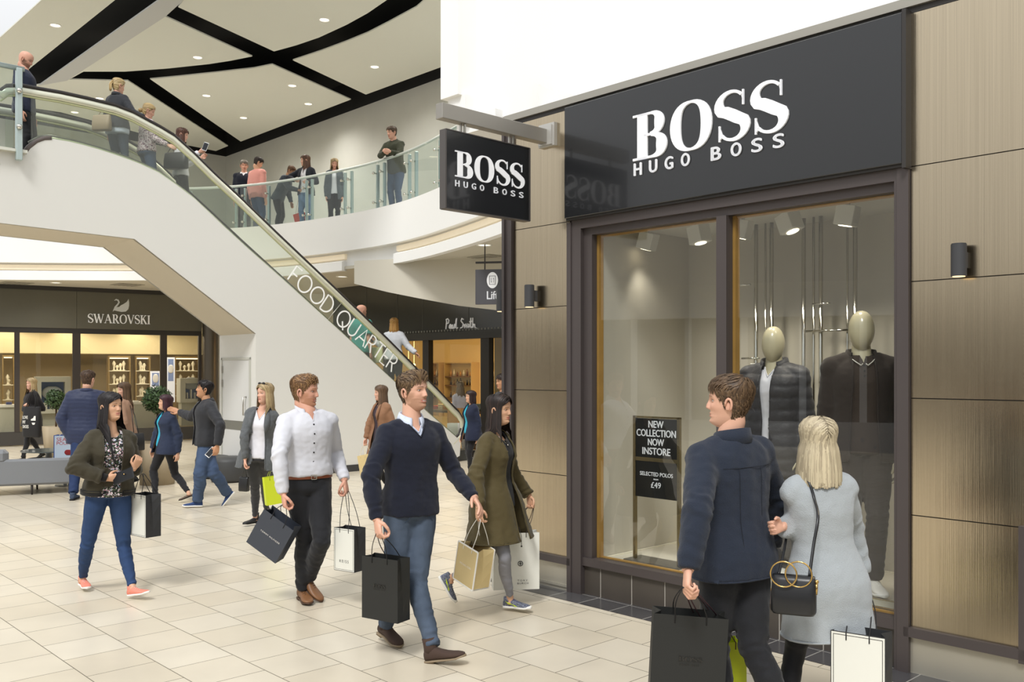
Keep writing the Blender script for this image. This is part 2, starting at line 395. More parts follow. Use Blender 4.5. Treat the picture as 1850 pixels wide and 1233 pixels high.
# main sign over the window
def letters(word, M, x0, x1, y0, y1, dep, parent, serif, bold=0.):
    n = len(word)
    if serif:
        ws = [serifg(c, .215, .05)[1] for c in word]; g = .07; tot = sum(ws)+g*(n-1); x = 0
        for c, w in zip(word, ws):
            mb = MB()
            for p in serifg(c, .215, .05)[0]: mb.prism([(x0+(x+px)/tot*(x1-x0), y0+py*(y1-y0)) for px, py in p], 0, dep, M)
            mb.build('letter', M_lett, parent); x += w+g
    else:
        cw = (x1-x0)/(n*2.1-1.1)
        for i, c in enumerate(word):
            xx = x0+i*cw*2.1; mb = MB(); put_text(mb, c, M, xx, xx+cw, y0, y1, dep, bold=bold); mb.build('small_letter', M_lett, parent)
sg = empty('shop_sign', S @ Vector((2.03, -.05, 3.03)), 'wide black fascia sign with white raised BOSS HUGO BOSS lettering over the window', 'sign')
mb = MB(S); mb.box(.667, 3.41, -.07, .0, 3.03, 3.925, bev=.004); mb.build('sign_board', M_black, sg)
mb = MB(S); mb.box(3.41, 3.435, -.075, .02, 3.0, 3.94); mb.box(.667, 3.41, -.05, 0, 3.012, 3.03); mb.build('sign_edge', M_dark, sg)
def onface(o, ax, ay): return frame(o, ax, ay)
Ms = S @ Matrix(((1, 0, 0, 0), (0, 0, -1, -.07), (0, 1, 0, 0), (0, 0, 0, 1)))
letters('BOSS', Ms, 1.385, 2.655, 3.372, 3.712, .014, sg, True)
letters('HUGO', Ms, 1.395, 1.895, 3.262, 3.352, .012, sg, False, .0035); letters('BOSS', Ms, 2.08, 2.64, 3.262, 3.352, .012, sg, False, .0035)
# projecting sign: in the plane a = .415 , text on the +a face, reading along +b
hs = empty('projecting_sign', S @ Vector((.415, -.68, 3.015)), 'square black double-sided BOSS HUGO BOSS sign hanging from a wall beam', 'sign')
mb = MB(S); mb.box(.385, .445, -1.128, -.245, 3.018, 3.607, bev=.003); mb.build('sign_board', M_black, hs)
mb = MB(S); mb.box(.380, .450, -1.13, -1.118, 3.015, 3.610); mb.box(.380, .450, -1.12, -.245, 3.605, 3.612); mb.box(.380, .450, -1.12, -.245, 3.012, 3.02); mb.box(.38, .45, -.25, -.238, 3.015, 3.61); mb.build('sign_edge', mat('sign edge', '5a5654', .4, .4), hs)
Mh = S @ Matrix(((0, 0, 1, .4455), (1, 0, 0, 0), (0, 1, 0, 0), (0, 0, 0, 1)))
letters('BOSS', Mh, -1.036, -.315, 3.265, 3.462, .006, hs, True)
letters('HUGO', Mh, -1.034, -.745, 3.192, 3.238, .006, hs, False, .0016); letters('BOSS', Mh, -.64, -.32, 3.192, 3.238, .006, hs, False, .0016)
M_beam = mat('satin grey beam', '9b9790', .38, .5)
mb = MB(S); mb.box(.37, .45, -1.16, -.03, 3.685, 3.80, bev=.003); mb.build('support_beam', M_beam, hs)
mb = MB(S)
for b in (-.93, -.42): mb.box(.397, .412, b-.02, b-.005, 3.60, 3.69); mb.box(.42, .435, b, b+.015, 3.60, 3.69)
mb.build('hanger_rod', M_steel, hs)
mb = MB(S); mb.box(.34, .52, -.035, -.0, 3.66, 3.85); mb.box(.35, .50, -.05, -.03, 3.67, 3.83); mb.build('wall_bracket', mat('bracket', 'c2c0ba', .4, .4), hs)

# wall lights
M_lampb = mat('charcoal lamp housing', '3b3c3f', .5)
def wall_light(M, c, label, r=.042, h=.185):
    e_ = empty('wall_light', M @ Vector(c), label, 'wall light', 'cylindrical wall lights')
    mb = MB(M); mb.cyl((c[0], c[1]-.075, c[2]), r, h*.97, 28); mb.cyl((c[0], c[1]-.075, c[2]+h*.97), r*.93, h*.03, 28); mb.build('housing', M_lampb, e_)
    mb = MB(M); mb.box(c[0]-.022, c[0]+.022, c[1]-.06, c[1], c[2]+.05, c[2]+.14); mb.build('wall_mount', M_lampb, e_)
    mb = MB(M); mb.cyl((c[0], c[1]-.075, c[2]-.004), r*.8, .004, 24); mb.build('lens', mat('lamp lens', 'ffe9c0', .3, emis='ffe2b0', estr=1.5), e_)
wall_light(S, (3.735, 0, 2.335), 'dark cylinder wall light on the metal panels beyond the big window')
wall_light(S, (.27, 0, 2.335), 'dark cylinder wall light on the narrow panels beside the projecting sign')
wall_light(S, (-.145, .06, 2.32), 'dark cylinder wall light on the corner post before the lift sign')

# white bulkhead above the shop
mb = MB(S); mb.box(-1.44, 9, .8, 1.2, 4.35, 12); struct('wall_bulkhead', mb, M_white)
mb = MB(S); mb.box(-1.68, -1.40, .55, 1.2, 4.62, 6.0); mb.box(-1.62, -1.35, .6, 1.2, 4.40, 4.62); mb.box(-1.60, -1.0, .7, 1.2, 4.25, 4.42); struct('trim_3', mb, M_white)
mb = MB(S); mb.box(-.1, 9, .3, .8, 3.98, 4.02); mb.box(-.1, .0, .3, 1, 3.9, 4.35); struct('trim_4', mb, M_white)

# ------------------------------------------------------------------ mezzanine : ellipse-like edge of the atrium
ZF = 4.75
rail_px = [(-330, 333), (-160, 336), (0, 338), (120, 340), (240, 340.5), (350, 339), (420, 335.5), (475, 330), (545, 319.5), (609, 306.5), (660, 294.5), (715, 277.5), (757, 259.5), (795, 239), (850, 206), (905, 168)]
def railpt(px, py):
    D = 4.05*F/(CY-py); return Vector(((px-CX)/F*D, D, 0))
ctrl = [railpt(*p) for p in rail_px]
def catmull(P_, n=10):
    out = []
    for i in range(len(P_)-1):
        p0, p1, p2, p3 = P_[max(i-1, 0)], P_[i], P_[i+1], P_[min(i+2, len(P_)-1)]
        for k in range(n):
            t = k/n; out.append(.5*((2*p1)+(-p0+p2)*t+(2*p0-5*p1+4*p2-p3)*t*t+(-p0+3*p1-3*p2+p3)*t*t*t))
    out.append(P_[-1].copy()); return out
edge = catmull(ctrl, 8)
# smooth once more
for _ in range(6):
    edge = [edge[0]]+[(edge[i-1]+edge[i]*2+edge[i+1])/4 for i in range(1, len(edge)-1)]+[edge[-1]]
def offs(d):
    out = []
    for i, p in enumerate(edge):
        t = edge[min(i+1, len(edge)-1)]-edge[max(i-1, 0)]; t.normalize(); n_ = Vector((-t.y, t.x, 0)); out.append(p+n_*d)   # + = away from the void
    return out
def band(name, prof, m, i0=0, i1=None, structure=True, parent=None):
    """sweep a closed profile [(d, z)] along the edge"""
    os_ = {d: offs(d) for d in set(d for d, z in prof)}; n = len(edge); i1 = n if i1 is None else i1
    rings = [[(os_[d][i].x, os_[d][i].y, z) for d, z in prof] for i in range(i0, i1)]
    mb = MB(); mb.loft(rings); mb.smooth = False
    o = mb.build(name, m, parent)
    if structure: o['kind'] = 'structure'
    return o
def idx_at(px):   # first edge index to the right of picture column px
    for i, p in enumerate(edge):
        if p.x/p.y*F+CX > px: return i
    return len(edge)
band('trim_5', [(0, 4.19), (0, 4.92), (.08, 4.92), (.08, 4.78), (.9, 4.78), (.9, 4.19)], M_white)
for nm, i0, i1 in (('trim_6', 0, idx_at(622)), ('trim_7', idx_at(703), len(edge))):
    band(nm, [(.03, 3.81), (.03, 3.99), (.10, 4.02), (.16, 3.99), (.16, 3.81)], M_white, i0, i1)
    band(nm+'_cove', [(.10, 4.05), (.10, 4.15), (.40, 4.19), (.40, 4.0)], mat('warm cove', 'ece0c8', .7, emis='ffe9c4', estr=.25), i0, i1)
band('trim_8', [(.16, 3.90), (.16, 4.19), (.5, 4.19), (.5, 3.90)], M_white)
# slab underside and deck : fan from the edge to the back of the building
back = []
e0 = edge[0]; e1_ = edge[-1]
cx_, cy_ = -6.0, 36.0
def fan(name, z, d, m, th=.06):
    oo = offs(d); mb = MB()
    rr = []
    for p in oo:
        q = Vector((p.x*3.1+6, 33.4, 0)); rr.append([(p.x, p.y, z), (q.x, q.y, z), (q.x, q.y, z+th), (p.x, p.y, z+th)])
    mb.loft(rr); o = mb.build(name, m); o['kind'] = 'structure'; return o
fan('ceiling_lower', 3.84, .10, mat('lower ceiling', 'cbc6b8', .8))
fan('floor_upper', 4.70, .05, mat('upper floor', 'b9b0a0', .5), .05)

# balustrade of the mezzanine
G_bal = glass('balustrade glass', 'e4eeea', .5, .06, haze='d4dfdb', hz=.05)
M_galv = mat('pale steel post', 'b4c2c0', .35, .5)
bal = empty('balustrade', edge[idx_at(600)], 'curved glass balustrade with steel posts along the upper floor edge', 'balustrade')
def along(f):  # point and tangent at arclength fraction index
    i = int(f); t = f-i; i = min(i, len(edge)-2); p = edge[i].lerp(edge[i+1], t); tg = (edge[i+1]-edge[i]).normalized(); return p, tg
L = [0]
for i in range(1, len(edge)): L.append(L[-1]+(edge[i]-edge[i-1]).length)
def at_len(s):
    for i in range(1, len(L)):
        if L[i] >= s:
            t = (s-L[i-1])/(L[i]-L[i-1]); p = edge[i-1].lerp(edge[i], t); tg = (edge[min(i+1, len(edge)-1)]-edge[max(i-2, 0)]).normalized(); return p, tg
    return edge[-1], (edge[-1]-edge[-2]).normalized()
def band2(name, prof, m, parent):
    o = band(name, prof, m, 0, None, False, parent); return o
hr = MB(); hr.tube([(p.x, p.y, 5.85) for p in offs(.10)], .028, 8, sq=.7); hr.build('handrail', mat('rail', 'd5dbd6', .3, .4), bal)
posts = [px for px in (300, 345, 392, 428, 478, 545, 552, 614, 626, 672, 682, 728, 742, 775, 790, 812)]
s_px = []
def len_at(px):
    i = idx_at(px); 
    if i <= 0 or i >= len(edge): return None
    a, b = edge[i-1], edge[i]; fa, fb = a.x/a.y*F+CX, b.x/b.y*F+CX; return L[i-1]+(L[i]-L[i-1])*(px-fa)/(fb-fa)
for px in (-60, 60, 180, 300, 340, 420, 436, 478, 545, 555, 614, 626, 672, 684, 728, 740, 782, 792, 840):
    s = len_at(px)
    if s is None: continue
    p, tg = at_len(s); nrm = Vector((-tg.y, tg.x, 0)); q = p+nrm*.14
    mb = MB(frame(q, tg, nrm)); mb.box(-.022, .022, -.03, .03, 4.78, 5.80, bev=.006)
    post = mb.build('post', M_galv, bal)
    mb = MB(frame(q, tg, nrm))
    for z in (5.05, 5.62):
        mb.tube([(0, -.03, z), (0, -.10, z)], .016, 8); mb.ball((0, -.105, z), .030, 6)
    mb.build('glass_clamp', M_chrome, post)
stp = [len_at(px) for px in (-200, -60, 60, 180, 300, 430, 549, 620, 678, 734, 787, 840)]
for a, b in zip(stp[:-1], stp[1:]):
    if a is None or b is None: continue
    n_ = max(2, int((b-a)/.25)); vs = []
    for k in range(n_+1):
        p, tg = at_len(a+.02+(b-a-.04)*k/n_); nrm = Vector((-tg.y, tg.x, 0)); q = p+nrm*.045; vs.append(q)
    mb = MB(); mb.smooth = True
    mb.add([(q.x, q.y, 4.86) for q in vs]+[(q.x, q.y, 5.82) for q in vs], [(i, i+1, i+n_+2, i+n_+1) for i in range(n_)]); mb.build('glass_pane', G_bal, bal)

# ------------------------------------------------------------------ upper floor back walls and black ceiling with hung panels
ZC = 8.3; Dc = (ZC-HC)*F/(CY-283)
cor = Vector(((408-CX)/F*Dc, Dc, 0))
mb = MB(frame(cor, E1, E2)); mb.box(-.0, 16, 0, .2, ZF, ZC); struct('wall_back', mb, M_grey)
mb = MB(frame(cor, E1, E2)); mb.box(-.2, 13.8, .0, .2, ZC, ZC+.8); mb.box(-.2, 0, -7.1, .0, ZC, ZC+.8); struct('wall_void', mb, M_void)
mb = MB(frame(cor, E1, E2)); mb.box(-.2, 0, -7.75, .2, ZF, ZC); struct('wall_left', mb, M_grey)
mb = MB(frame(cor, E1, E2)); mb.box(-.3, 13.8, -7.1, .3, ZC+.75, ZC+.85); struct('ceiling', mb, M_void)
def hung(name, px, z=ZC, m=M_ceil, th=.025):
    mb = MB(); px = [(x, max(y, -60)) for x, y in px]; pts = [zplane(x, y, z) for x, y in px]
    a = sum(pts[i].x*pts[(i+1) % len(pts)].y-pts[(i+1) % len(pts)].x*pts[i].y for i in range(len(pts)))
    if a < 0: pts = pts[::-1]
    mb.loft([[(p.x, p.y, z) for p in pts], [(p.x, p.y, z+th) for p in pts]]); return struct(name, mb, m)
hung('ceiling_panel_1', [(75, 0), (141, -60), (281, -60), (208, 0), (57, 121), (0, 168), (-120, 262), (-120, 178), (0, 68)])
hung('ceiling_panel_2', [(121, 146), (299, 30), (456, 102), (416, 110), (377, 116), (302, 124), (226, 129.5), (151, 129.5)])
hung('ceiling_panel_3', [(121, 143.5), (160, 144.5), (201, 145.5), (231, 146), (412, 264), (390, 273), (330, 261), (110, 203), (-60, 178)])
hung('ceiling_panel_4', [(271, 143), (319, 138.5), (390, 131), (460, 123), (492, 116.5), (634, 180), (435, 256)])
hung('ceiling_panel_5', [(332, 0), (322, 13), (495, 93), (535, 82), (576, 68), (626, 45), (664, 24), (699, 0), (750, -58), (420, -60)])
hung('ceiling_panel_6', [(529, 109), (580, 92), (626, 75), (665, 59), (702, 40), (752, 13), (767, 0), (800, -10), (824, 0), (900, 22), (960, 40), (960, 62), (836, 107), (661, 171)])
hung('ceiling_panel_7', [(880, -22), (930, -8), (960, -20), (960, -60), (830, -60)])
# pale upstand along the edge of the skylight slot
hung('ceiling_beam', [(70, 155), (121, 146), (299, 30), (330, 2), (403, -60), (361, -60), (288, 0)], z=ZC-.02, m=mat('pale beam', 'c3c4c4', .7), th=.03)
M_dl = mat('downlight lens', 'fff4dc', .3, emis='fff0d0', estr=3.0)
def downlight(p, r, label, group):
    e_ = empty('downlight', p, label, 'downlight', group)
    mb = MB(); mb.lathe([(r*1.0, 0), (r*1.25, -.012), (r*1.3, 0), (r*1.3, .01)], tuple(p), 20); mb.build('trim_ring', M_white, e_)
    mb = MB(); mb.lathe([(r, -.001), (r*.5, -.004), (.001, -.004)], tuple(p), 20); mb.build('lamp', M_dl, e_)
UPL = ['on the outermost panel left of the pale beam', 'near the tip of the triangular panel between the crossing gaps', 'in the large lower middle panel, farthest left', 'in the large lower middle panel, nearest its bottom corner', 'in the large lower middle panel, topmost', 'in the large lower middle panel, right one', 'centred in the right-hand curved panel', 'in the top centre panel above the crossing gaps', 'at the right edge of the curved panel by the bulkhead', 'behind the ponytailed rider on the lower left panel', 'lowest of those seen through the escalator glass']
for i_, (x, y) in enumerate(((100, 46), (357, 104), (373, 173), (440, 213), (528, 155), (557, 188), (677, 121), (586, 36), (820, 62), (180, 178), (135, 203))):
    _sp = bpy.data.lights.new('ceiling_lamp', 'SPOT'); _sp.energy = 230; _sp.spot_size = R(150); _sp.spot_blend = 1; _sp.shadow_soft_size = .08; _sp.color = (1, .96, .88); _so = bpy.data.objects.new('ceiling_lamp', _sp); C.objects.link(_so); _so.location = zplane(x, y, ZC)-Vector((0, 0, .04))
    downlight(zplane(x, y, ZC-.0), .085, 'upper downlight '+UPL[i_], 'downlights in the upper ceiling panels')
LOL = ['in the ceiling left of the swan sign', 'at the far left before the grey fascia', 'left of the lift sign under the curved ceiling', 'just above the food quarter lettering', 'above the lift sign, higher one', 'above the lift sign, lower one']
for i_, (x, y) in enumerate(((101, 511), (30, 505), (819, 473), (618, 500), (875, 443), (860, 470))):
    _sp = bpy.data.lights.new('ceiling_lamp', 'SPOT'); _sp.energy = 60; _sp.spot_size = R(150); _sp.spot_blend = 1; _sp.shadow_soft_size = .08; _sp.color = (1, .95, .86); _so = bpy.data.objects.new('ceiling_lamp', _sp); C.objects.link(_so); _so.location = zplane(x, y, 3.84)-Vector((0, 0, .04))
    downlight(zplane(x, y, 3.84), .10, 'mezzanine downlight '+LOL[i_], 'downlights under the mezzanine')
VEL = ['at the far left over the grey fascia', 'above the swan emblem', 'left of the lift sign', 'just above the lift sign', 'above the bald rider on the lower escalator']
for k, (x, y) in enumerate(((30, 512), (230, 515), (776, 494), (886, 465), (660, 520))):
    p = zplane(x, y, 3.835); g = empty('ceiling_vent', p, 'square air grille '+VEL[k], 'vent', 'air grilles under the mezzanine')
    mb = MB(frame(p, E1, E2)); mb.box(-.3, .3, -.3, .3, -.006, 0); mb.build('grille', mat('grille', 'aaa598', .7), g)
    mb = MB(frame(p, E1, E2)); 
    for q in (-.2, -.1, 0, .1, .2): mb.box(-.27, .27, q-.02, q+.02, -.012, -.006)
    mb.build('louvre', mat('louvre', '8f8b80', .7), g)
# skylight bars at the upper left
for k in range(3):
    mb = MB(); mb.tube([(-9-k*1.6, 4, 12), (-13-k*1.6, 22, 12)], .08, 6); struct('ceiling_bar_%d' % (k+1), mb, M_white)


# the other side of the atrium, behind the photographer (seen only in reflections)
M_opp = mat('opposite shops', '5a534c', .6)
for k, (c_, ang) in enumerate((((-16, -9), 30), ((-2, -12), 0), ((10, -8), -45), ((-26, 3), 75))):
    f_ = frame(Vector((c_[0], c_[1], 0)), Vector((math.cos(R(-ang)), math.sin(R(-ang)), 0)), Vector((-math.sin(R(-ang)), math.cos(R(-ang)), 0)))
    mb = MB(f_); mb.box(-9, 9, -1, 0, 0, 3.7); struct('wall_opposite_%d' % (k+1), mb, M_opp)
    mb = MB(f_); mb.box(-9, 9, -1, .5, 3.7, 4.9); struct('trim_%d' % (20+k), mb, M_white)
    mb = MB(f_); 
    for q in range(-4, 5): mb.box(q*2-.12, q*2+.12, 0, .1, 0, 3.7)
    struct('column_row_%d' % (k+1), mb, M_white)
# ================================================================== escalator
M_clad = mat('escalator cladding paint', 'dddcd6', .5)
EO = Vector((-2.905, 16.35, 0)); EM = frame(EO, E2, -E1)     # s to the right and away, w away from the viewer, z up
EW = 1.30
def ep(px, py, w=0.):
    k = (px-CX)/F; o = EO-E1*w
    s = (o.y*k-o.x)/(E2.x-E2.y*k); D = o.y+E2.y*s
    return s, HC+(CY-py)/F*D
esc = empty('escalator', EO, 'white clad escalator with glass sides rising to the food quarter', 'escalator')
top_px = [(-260, 238), (0, 267), (46, 276), (50, 268), (62, 259), (75, 253), (93, 250.5), (125, 256), (150, 262), (180, 270.5), (209, 280), (232, 288), (255, 297), (287, 312), (320, 335), (352, 359.5), (400, 405), (450, 451), (504, 498.6), (616, 600), (717.6, 694.6), (773, 746), (830, 795)]
top = [ep(*p) for p in top_px]
bot = [ep(832, 803), (ep(832, 803)[0]-.02, .12), (ep(832, 800)[0]-.35, 0.0), (ep(462, 855)[0], 0.0), ep(462, 603), ep(243, 432), ep(0, 403), ep(-260, 372)]
mb = MB(EM @ Matrix(((1, 0, 0, 0), (0, 0, 1, 0), (0, 1, 0, 0), (0, 0, 0, 1))))
def side_poly(mb, poly, w0, w1): mb.loft([[(s, z, w0) for s, z in poly], [(s, z, w1) for s, z in poly]])
poly = top+bot
clad = MB(EM @ Matrix(((1, 0, 0, 0), (0, 0, 1, 0), (0, 1, 0, 0), (0, 0, 0, 1)))); side_poly(clad, poly, 0, .06); clad.build('near_cladding', M_clad, esc)
clad = MB(EM @ Matrix(((1, 0, 0, 0), (0, 0, 1, 0), (0, 1, 0, 0), (0, 0, 0, 1)))); side_poly(clad, poly, EW-.06, EW); clad.build('far_cladding', M_clad, esc)
# soffit between the sides
sof = [ep(832, 803), (ep(832, 800)[0]-.3, 0.02)]
mb = MB(EM); ps = [ep(462, 603), ep(243, 432), ep(0, 403), ep(-260, 372)]
for (s0, z0), (s1, z1) in zip(ps[:-1], ps[1:]):
    mb.add([(s0, 0, z0), (s1, 0, z1), (s1, EW, z1), (s0, EW, z0)], [(0, 1, 2, 3)]); mb.add([(s0, 0, z0+.05), (s1, 0, z1+.05), (s1, EW, z1+.05), (s0, EW, z0+.05)], [(3, 2, 1, 0)])
mb.build('soffit', M_cream, esc)
mb = MB(EM); s0 = ep(462, 855)[0]; mb.box(s0, s0+.06, .06, EW-.06, 0, ep(462, 603)[1]); mb.build('end_panel', M_clad, esc)
MD = EM @ Matrix(((0, 0, -1, s0), (-1, 0, 0, 0), (0, 1, 0, 0), (0, 0, 0, 1)))     # x towards the viewer's side, y up, z out of the door face
mb = MB(MD); mb.box(-1.16, -.20, .02, 1.98, .0, .012); dl_ = mb.build('service_door', mat('door white', 'd6d6d3', .5), esc)
mb = MB(MD); mb.box(-1.20, -1.16, 0, 2.02, 0, .022); mb.box(-.20, -.16, 0, 2.02, 0, .022); mb.box(-1.20, -.16, 1.98, 2.02, 0, .022); mb.build('door_frame', mat('door frame', 'bfbfb6', .5), dl_)
mb = MB(MD); mb.box(-1.10, -.26, .80, .95, .012, .018); mb.build('kick_plate', mat('kick plate', '7e7d74', .45, .3), dl_)
mb = MB(MD); mb.tube([(-.30, 1.06, .012), (-.30, 1.06, .07), (-.30, 1.36, .07), (-.30, 1.36, .012)], .012, 8); mb.build('door_handle', M_steel, dl_)
for z in (1.52, 1.76): mb = MB(MD); mb.box(-1.17, -1.145, z, z+.12, .01, .035); mb.build('hinge', M_steel, dl_)
mb = MB(EM); mb.box(s0+.02, ep(820, 800)[0], -.012, 0, 0, .12); mb.build('skirting', mat('dark skirting', '3c3b3a', .5), esc)
# deck (tread line) : steps between the sides
dk = [t for t in top if True]
tread = [ep(-260, 255), ep(93, 262), ep(150, 275), ep(209, 292), ep(255, 310), ep(287, 326), ep(320, 350), ep(352, 375), ep(400, 420), ep(504, 515), ep(616, 617), ep(717.6, 711), ep(800, 787), ep(850, 812)]
def tz(s):
    for (a, za), (b, zb) in zip(tread[:-1], tread[1:]):
        if a <= s <= b: return za+(zb-za)*(s-a)/(b-a)
    return tread[0][1] if s < tread[0][0] else max(.0, tread[-1][1])
mb = MB(EM); s = tread[0][0]+.2
while s < tread[-1][0]:
    z = tz(s+.2)-.05; mb.box(s, s+.40, .14, EW-.14, z-.22, z); s += .40
mb.build('steps', mat('step metal', '5e5f5e', .45, .6), esc)
rail_px2 = [(2, 163), (14, 154), (40, 153.5), (75, 160), (110, 166), (160, 177), (209, 189), (240, 201), (264, 214), (290, 228), (314, 242.5), (350, 275), (385, 310), (430, 352), (500, 420), (600, 515), (700, 612), (790, 703), (820, 735)]
rl = [ep(*p) for p in rail_px2]
ux = lambda l, w, dz=0: [EM @ Vector((s, w, z+dz)) for s, z in l]
e_end = rl[-1]
newel = [(e_end[0]+.12, e_end[1]-.09), (e_end[0]+.22, e_end[1]-.22), (e_end[0]+.24, e_end[1]-.38), (e_end[0]+.16, e_end[1]-.55), (e_end[0]+.0, e_end[1]-.66)]
M_rub = mat('black rubber handrail', '2b2624', .5); M_rgld = mat('brass tinted rail profile', 'b9b68f', .3, .7)
for w, nm in ((.03, 'near'), (EW-.03, 'far')):
    mb = MB(); mb.tube(ux(rl+newel, w, 0), .028, 10, sq=.9); mb.build('handrail', M_rub, esc)
    mb = MB(); mb.tube(ux(rl+newel, w, -.075), .055, 8, sq=.6); mb.build('rail_profile', mat('pale rail profile', 'dcdcc8', .28, .4), esc)
    mb = MB(); mb.tube(ux(rl+newel[:3], w, -.14), .014, 6); mb.build('light_strip', mat('green gold strip', 'c4c79a', .35, .3), esc)
    # glass between the deck and the rail
    N_ = 60; s0 = top[3][0]+.05; s1 = rl[-1][0]+.12
    def interp(l, s):
        for (a, za), (b, zb) in zip(l[:-1], l[1:]):
            if a <= s <= b: return za+(zb-za)*(s-a)/max(b-a, 1e-6)
        return l[-1][1] if s > l[-1][0] else l[0][1]
    tl = sorted(top[3:]); q = [s0+(s1-s0)*i/N_ for i in range(N_+1)]
    vs = [EM @ Vector((s, w, interp(tl, s)-.02)) for s in q]+[EM @ Vector((s, w, interp(rl+newel[:1], s)-.10)) for s in q]
    G_esc = glass('escalator glass', 'ecf2e6', .45, .05, haze='d8ddd0', hz=.08)
    mb = MB(); mb.add(vs, [(i, i+1, i+N_+2, i+N_+1) for i in range(N_)]); mb.build('glass_panel', G_esc, esc)
    # deck edge trims
    mb = MB(); mb.tube([EM @ Vector((s, w+.02, interp(tl, s)+.015)) for s in q], .02, 6); mb.build('deck_trim', mat('deck trim', 'c6cbae', .3, .6), esc)
    ins = .10 if w < .5 else -.10
    mb = MB(); mb.tube([EM @ Vector((s, w+ins, interp(tl, s)+.06)) for s in q], .022, 6); mb.build('inner_skirt', mat('inner skirt', '6d6d66', .35, .6), esc)
# newel kerb at the top landing
mb = MB(); mb.tube(ux([ep(*p) for p in ((44, 277), (52, 266), (66, 255), (80, 250), (93, 249.5))], .02, .0), .035, 8); mb.build('kerb_cap', mat('brown cap', '5d5450', .5), esc)
# lettering FOOD | QUARTER on the near glass : thin strokes in the slope's own direction
def gl(ch):
    O_ = arc(.5, .5, .46, .5, 0, 360, 24)
    return {'F': [[(0, 0), (0, 1), (.48, 1)], [(0, .52), (.42, .52)]], 'O': [O_], 'D': [[(0, 0), (0, 1), (.2, 1)]+arc(.2, .5, .5, .5, 90, -90, 14)+[(0, 0)]],
            'Q': [O_, [(.5, .34), (.86, -.08)]], 'U': [[(0, 1), (0, .34)]+arc(.33, .34, .33, .34, 180, 360, 12)+[(.66, 1)]],
            'A': [[(0, 0), (.38, 1), (.76, 0)], [(.13, .33), (.63, .33)]], 'R': [[(0, 0), (0, 1), (.22, 1)]+arc(.22, .74, .27, .26, 90, -90, 10)+[(0, .48)], [(.25, .48), (.55, 0)]],
            'T': [[(0, 1), (.62, 1)], [(.31, 1), (.31, 0)]], 'E': [[(.48, 1), (0, 1), (0, 0), (.48, 0)], [(0, .52), (.42, .52)]]}[ch]
a0 = Vector((*ep(520, 506),)); a1 = Vector((*ep(712, 668),))
# baseline from the lower left of the F to the lower right of the R
p0 = ep(521, 505); p1 = ep(710, 674)
dl = Vector((p1[0]-p0[0], p1[1]-p0[1])); Ln = dl.length; dl.normalize(); up = Vector((-dl.y, dl.x)); 
word = [('F', .56), ('O', 1.02), ('O', 1.02), ('D', .80), (None, .42), ('Q', 1.02), ('U', .80), ('A', .84), ('R', .66), ('T', .70), ('E', .60), ('R', .60)]
tot = sum(w for _, w in word); Hh = .30; sc_ = Ln/tot
mbw = MB(EM)
x = 0
for ch, w in word:
    if ch:
        for pl in gl(ch):
            for qd in stroke([(x*sc_+px*sc_*.92, py*Hh) for px, py in pl], .028):
                vs = []
                for u_, v_ in qd: vs.append((p0[0]+dl.x*u_+up.x*v_, .025, p0[1]+dl.y*u_+up.y*v_))
                mbw.add(vs, [(0, 1, 2, 3)])
    else:
        mbar = MB(EM); u_ = (x+w*.35)*sc_
        A = Vector((p0[0], p0[1]))+dl*(u_-.04)+up*(-.10); B = Vector((p0[0], p0[1]))+dl*(u_+.02)+up*(Hh+.14)
        mbar.tube([(A.x, .02, A.y), (B.x, .02, B.y)], .008, 6); mbar.build('glass_joint', M_steel, esc)
    x += w
mbw.build('lettering', mat('white vinyl', 'f3f4f0', .5, emis='ffffff', estr=.1), esc)
# landing balustrade at the upper left corner
lb = empty('landing_balustrade', EM @ Vector((ep(35, 270)[0], -.1, 4.8)), 'pale glass balustrade with steel post on the upper left landing', 'balustrade')
s_, z_ = ep(33, 270, -.1)
mb = MB(EM); mb.box(s_-.03, s_+.05, -.13, -.05, z_-.15, ep(33, 123, -.1)[1], bev=.01); mb.build('post', M_galv, lb)
mb = MB(EM); zt = ep(33, 123, -.1)[1]; sl_ = ep(-300, 60, -.1)[0]; mb.tube([(s_+.08, -.09, zt), (s_-1.0, -.09, zt+.0), (sl_, -.09, zt)], .035, 8, sq=.6); mb.build('handrail', M_galv, lb)
mb = MB(EM); mb.add([(sl_, -.07, z_), (s_-.05, -.07, z_), (s_-.05, -.07, zt-.03), (sl_, -.07, zt-.03)], [(0, 1, 2, 3)]); mb.build('glass_pane', G_bal, lb)
mb = MB(EM)
for z in (z_+.3, zt-.32): mb.ball((s_, -.15, z), .04, 7)
mb.build('glass_clamp', M_chrome, lb)
mb = MB(EM); mb.box(sl_, ep(46, 270)[0], -.10, .0, ep(0, 267)[1]-.04, ep(0, 267)[1]); mb.build('base_rail', mat('base rail', 'd8d8cc', .4, .3), lb)
mb = MB(EM); mb.box(-14, ep(30, 270)[0]-.2, .0, EW, 4.6, ep(0, 280)[1]-.12); struct('floor_landing', mb, mat('landing', 'cfcfc9', .6))

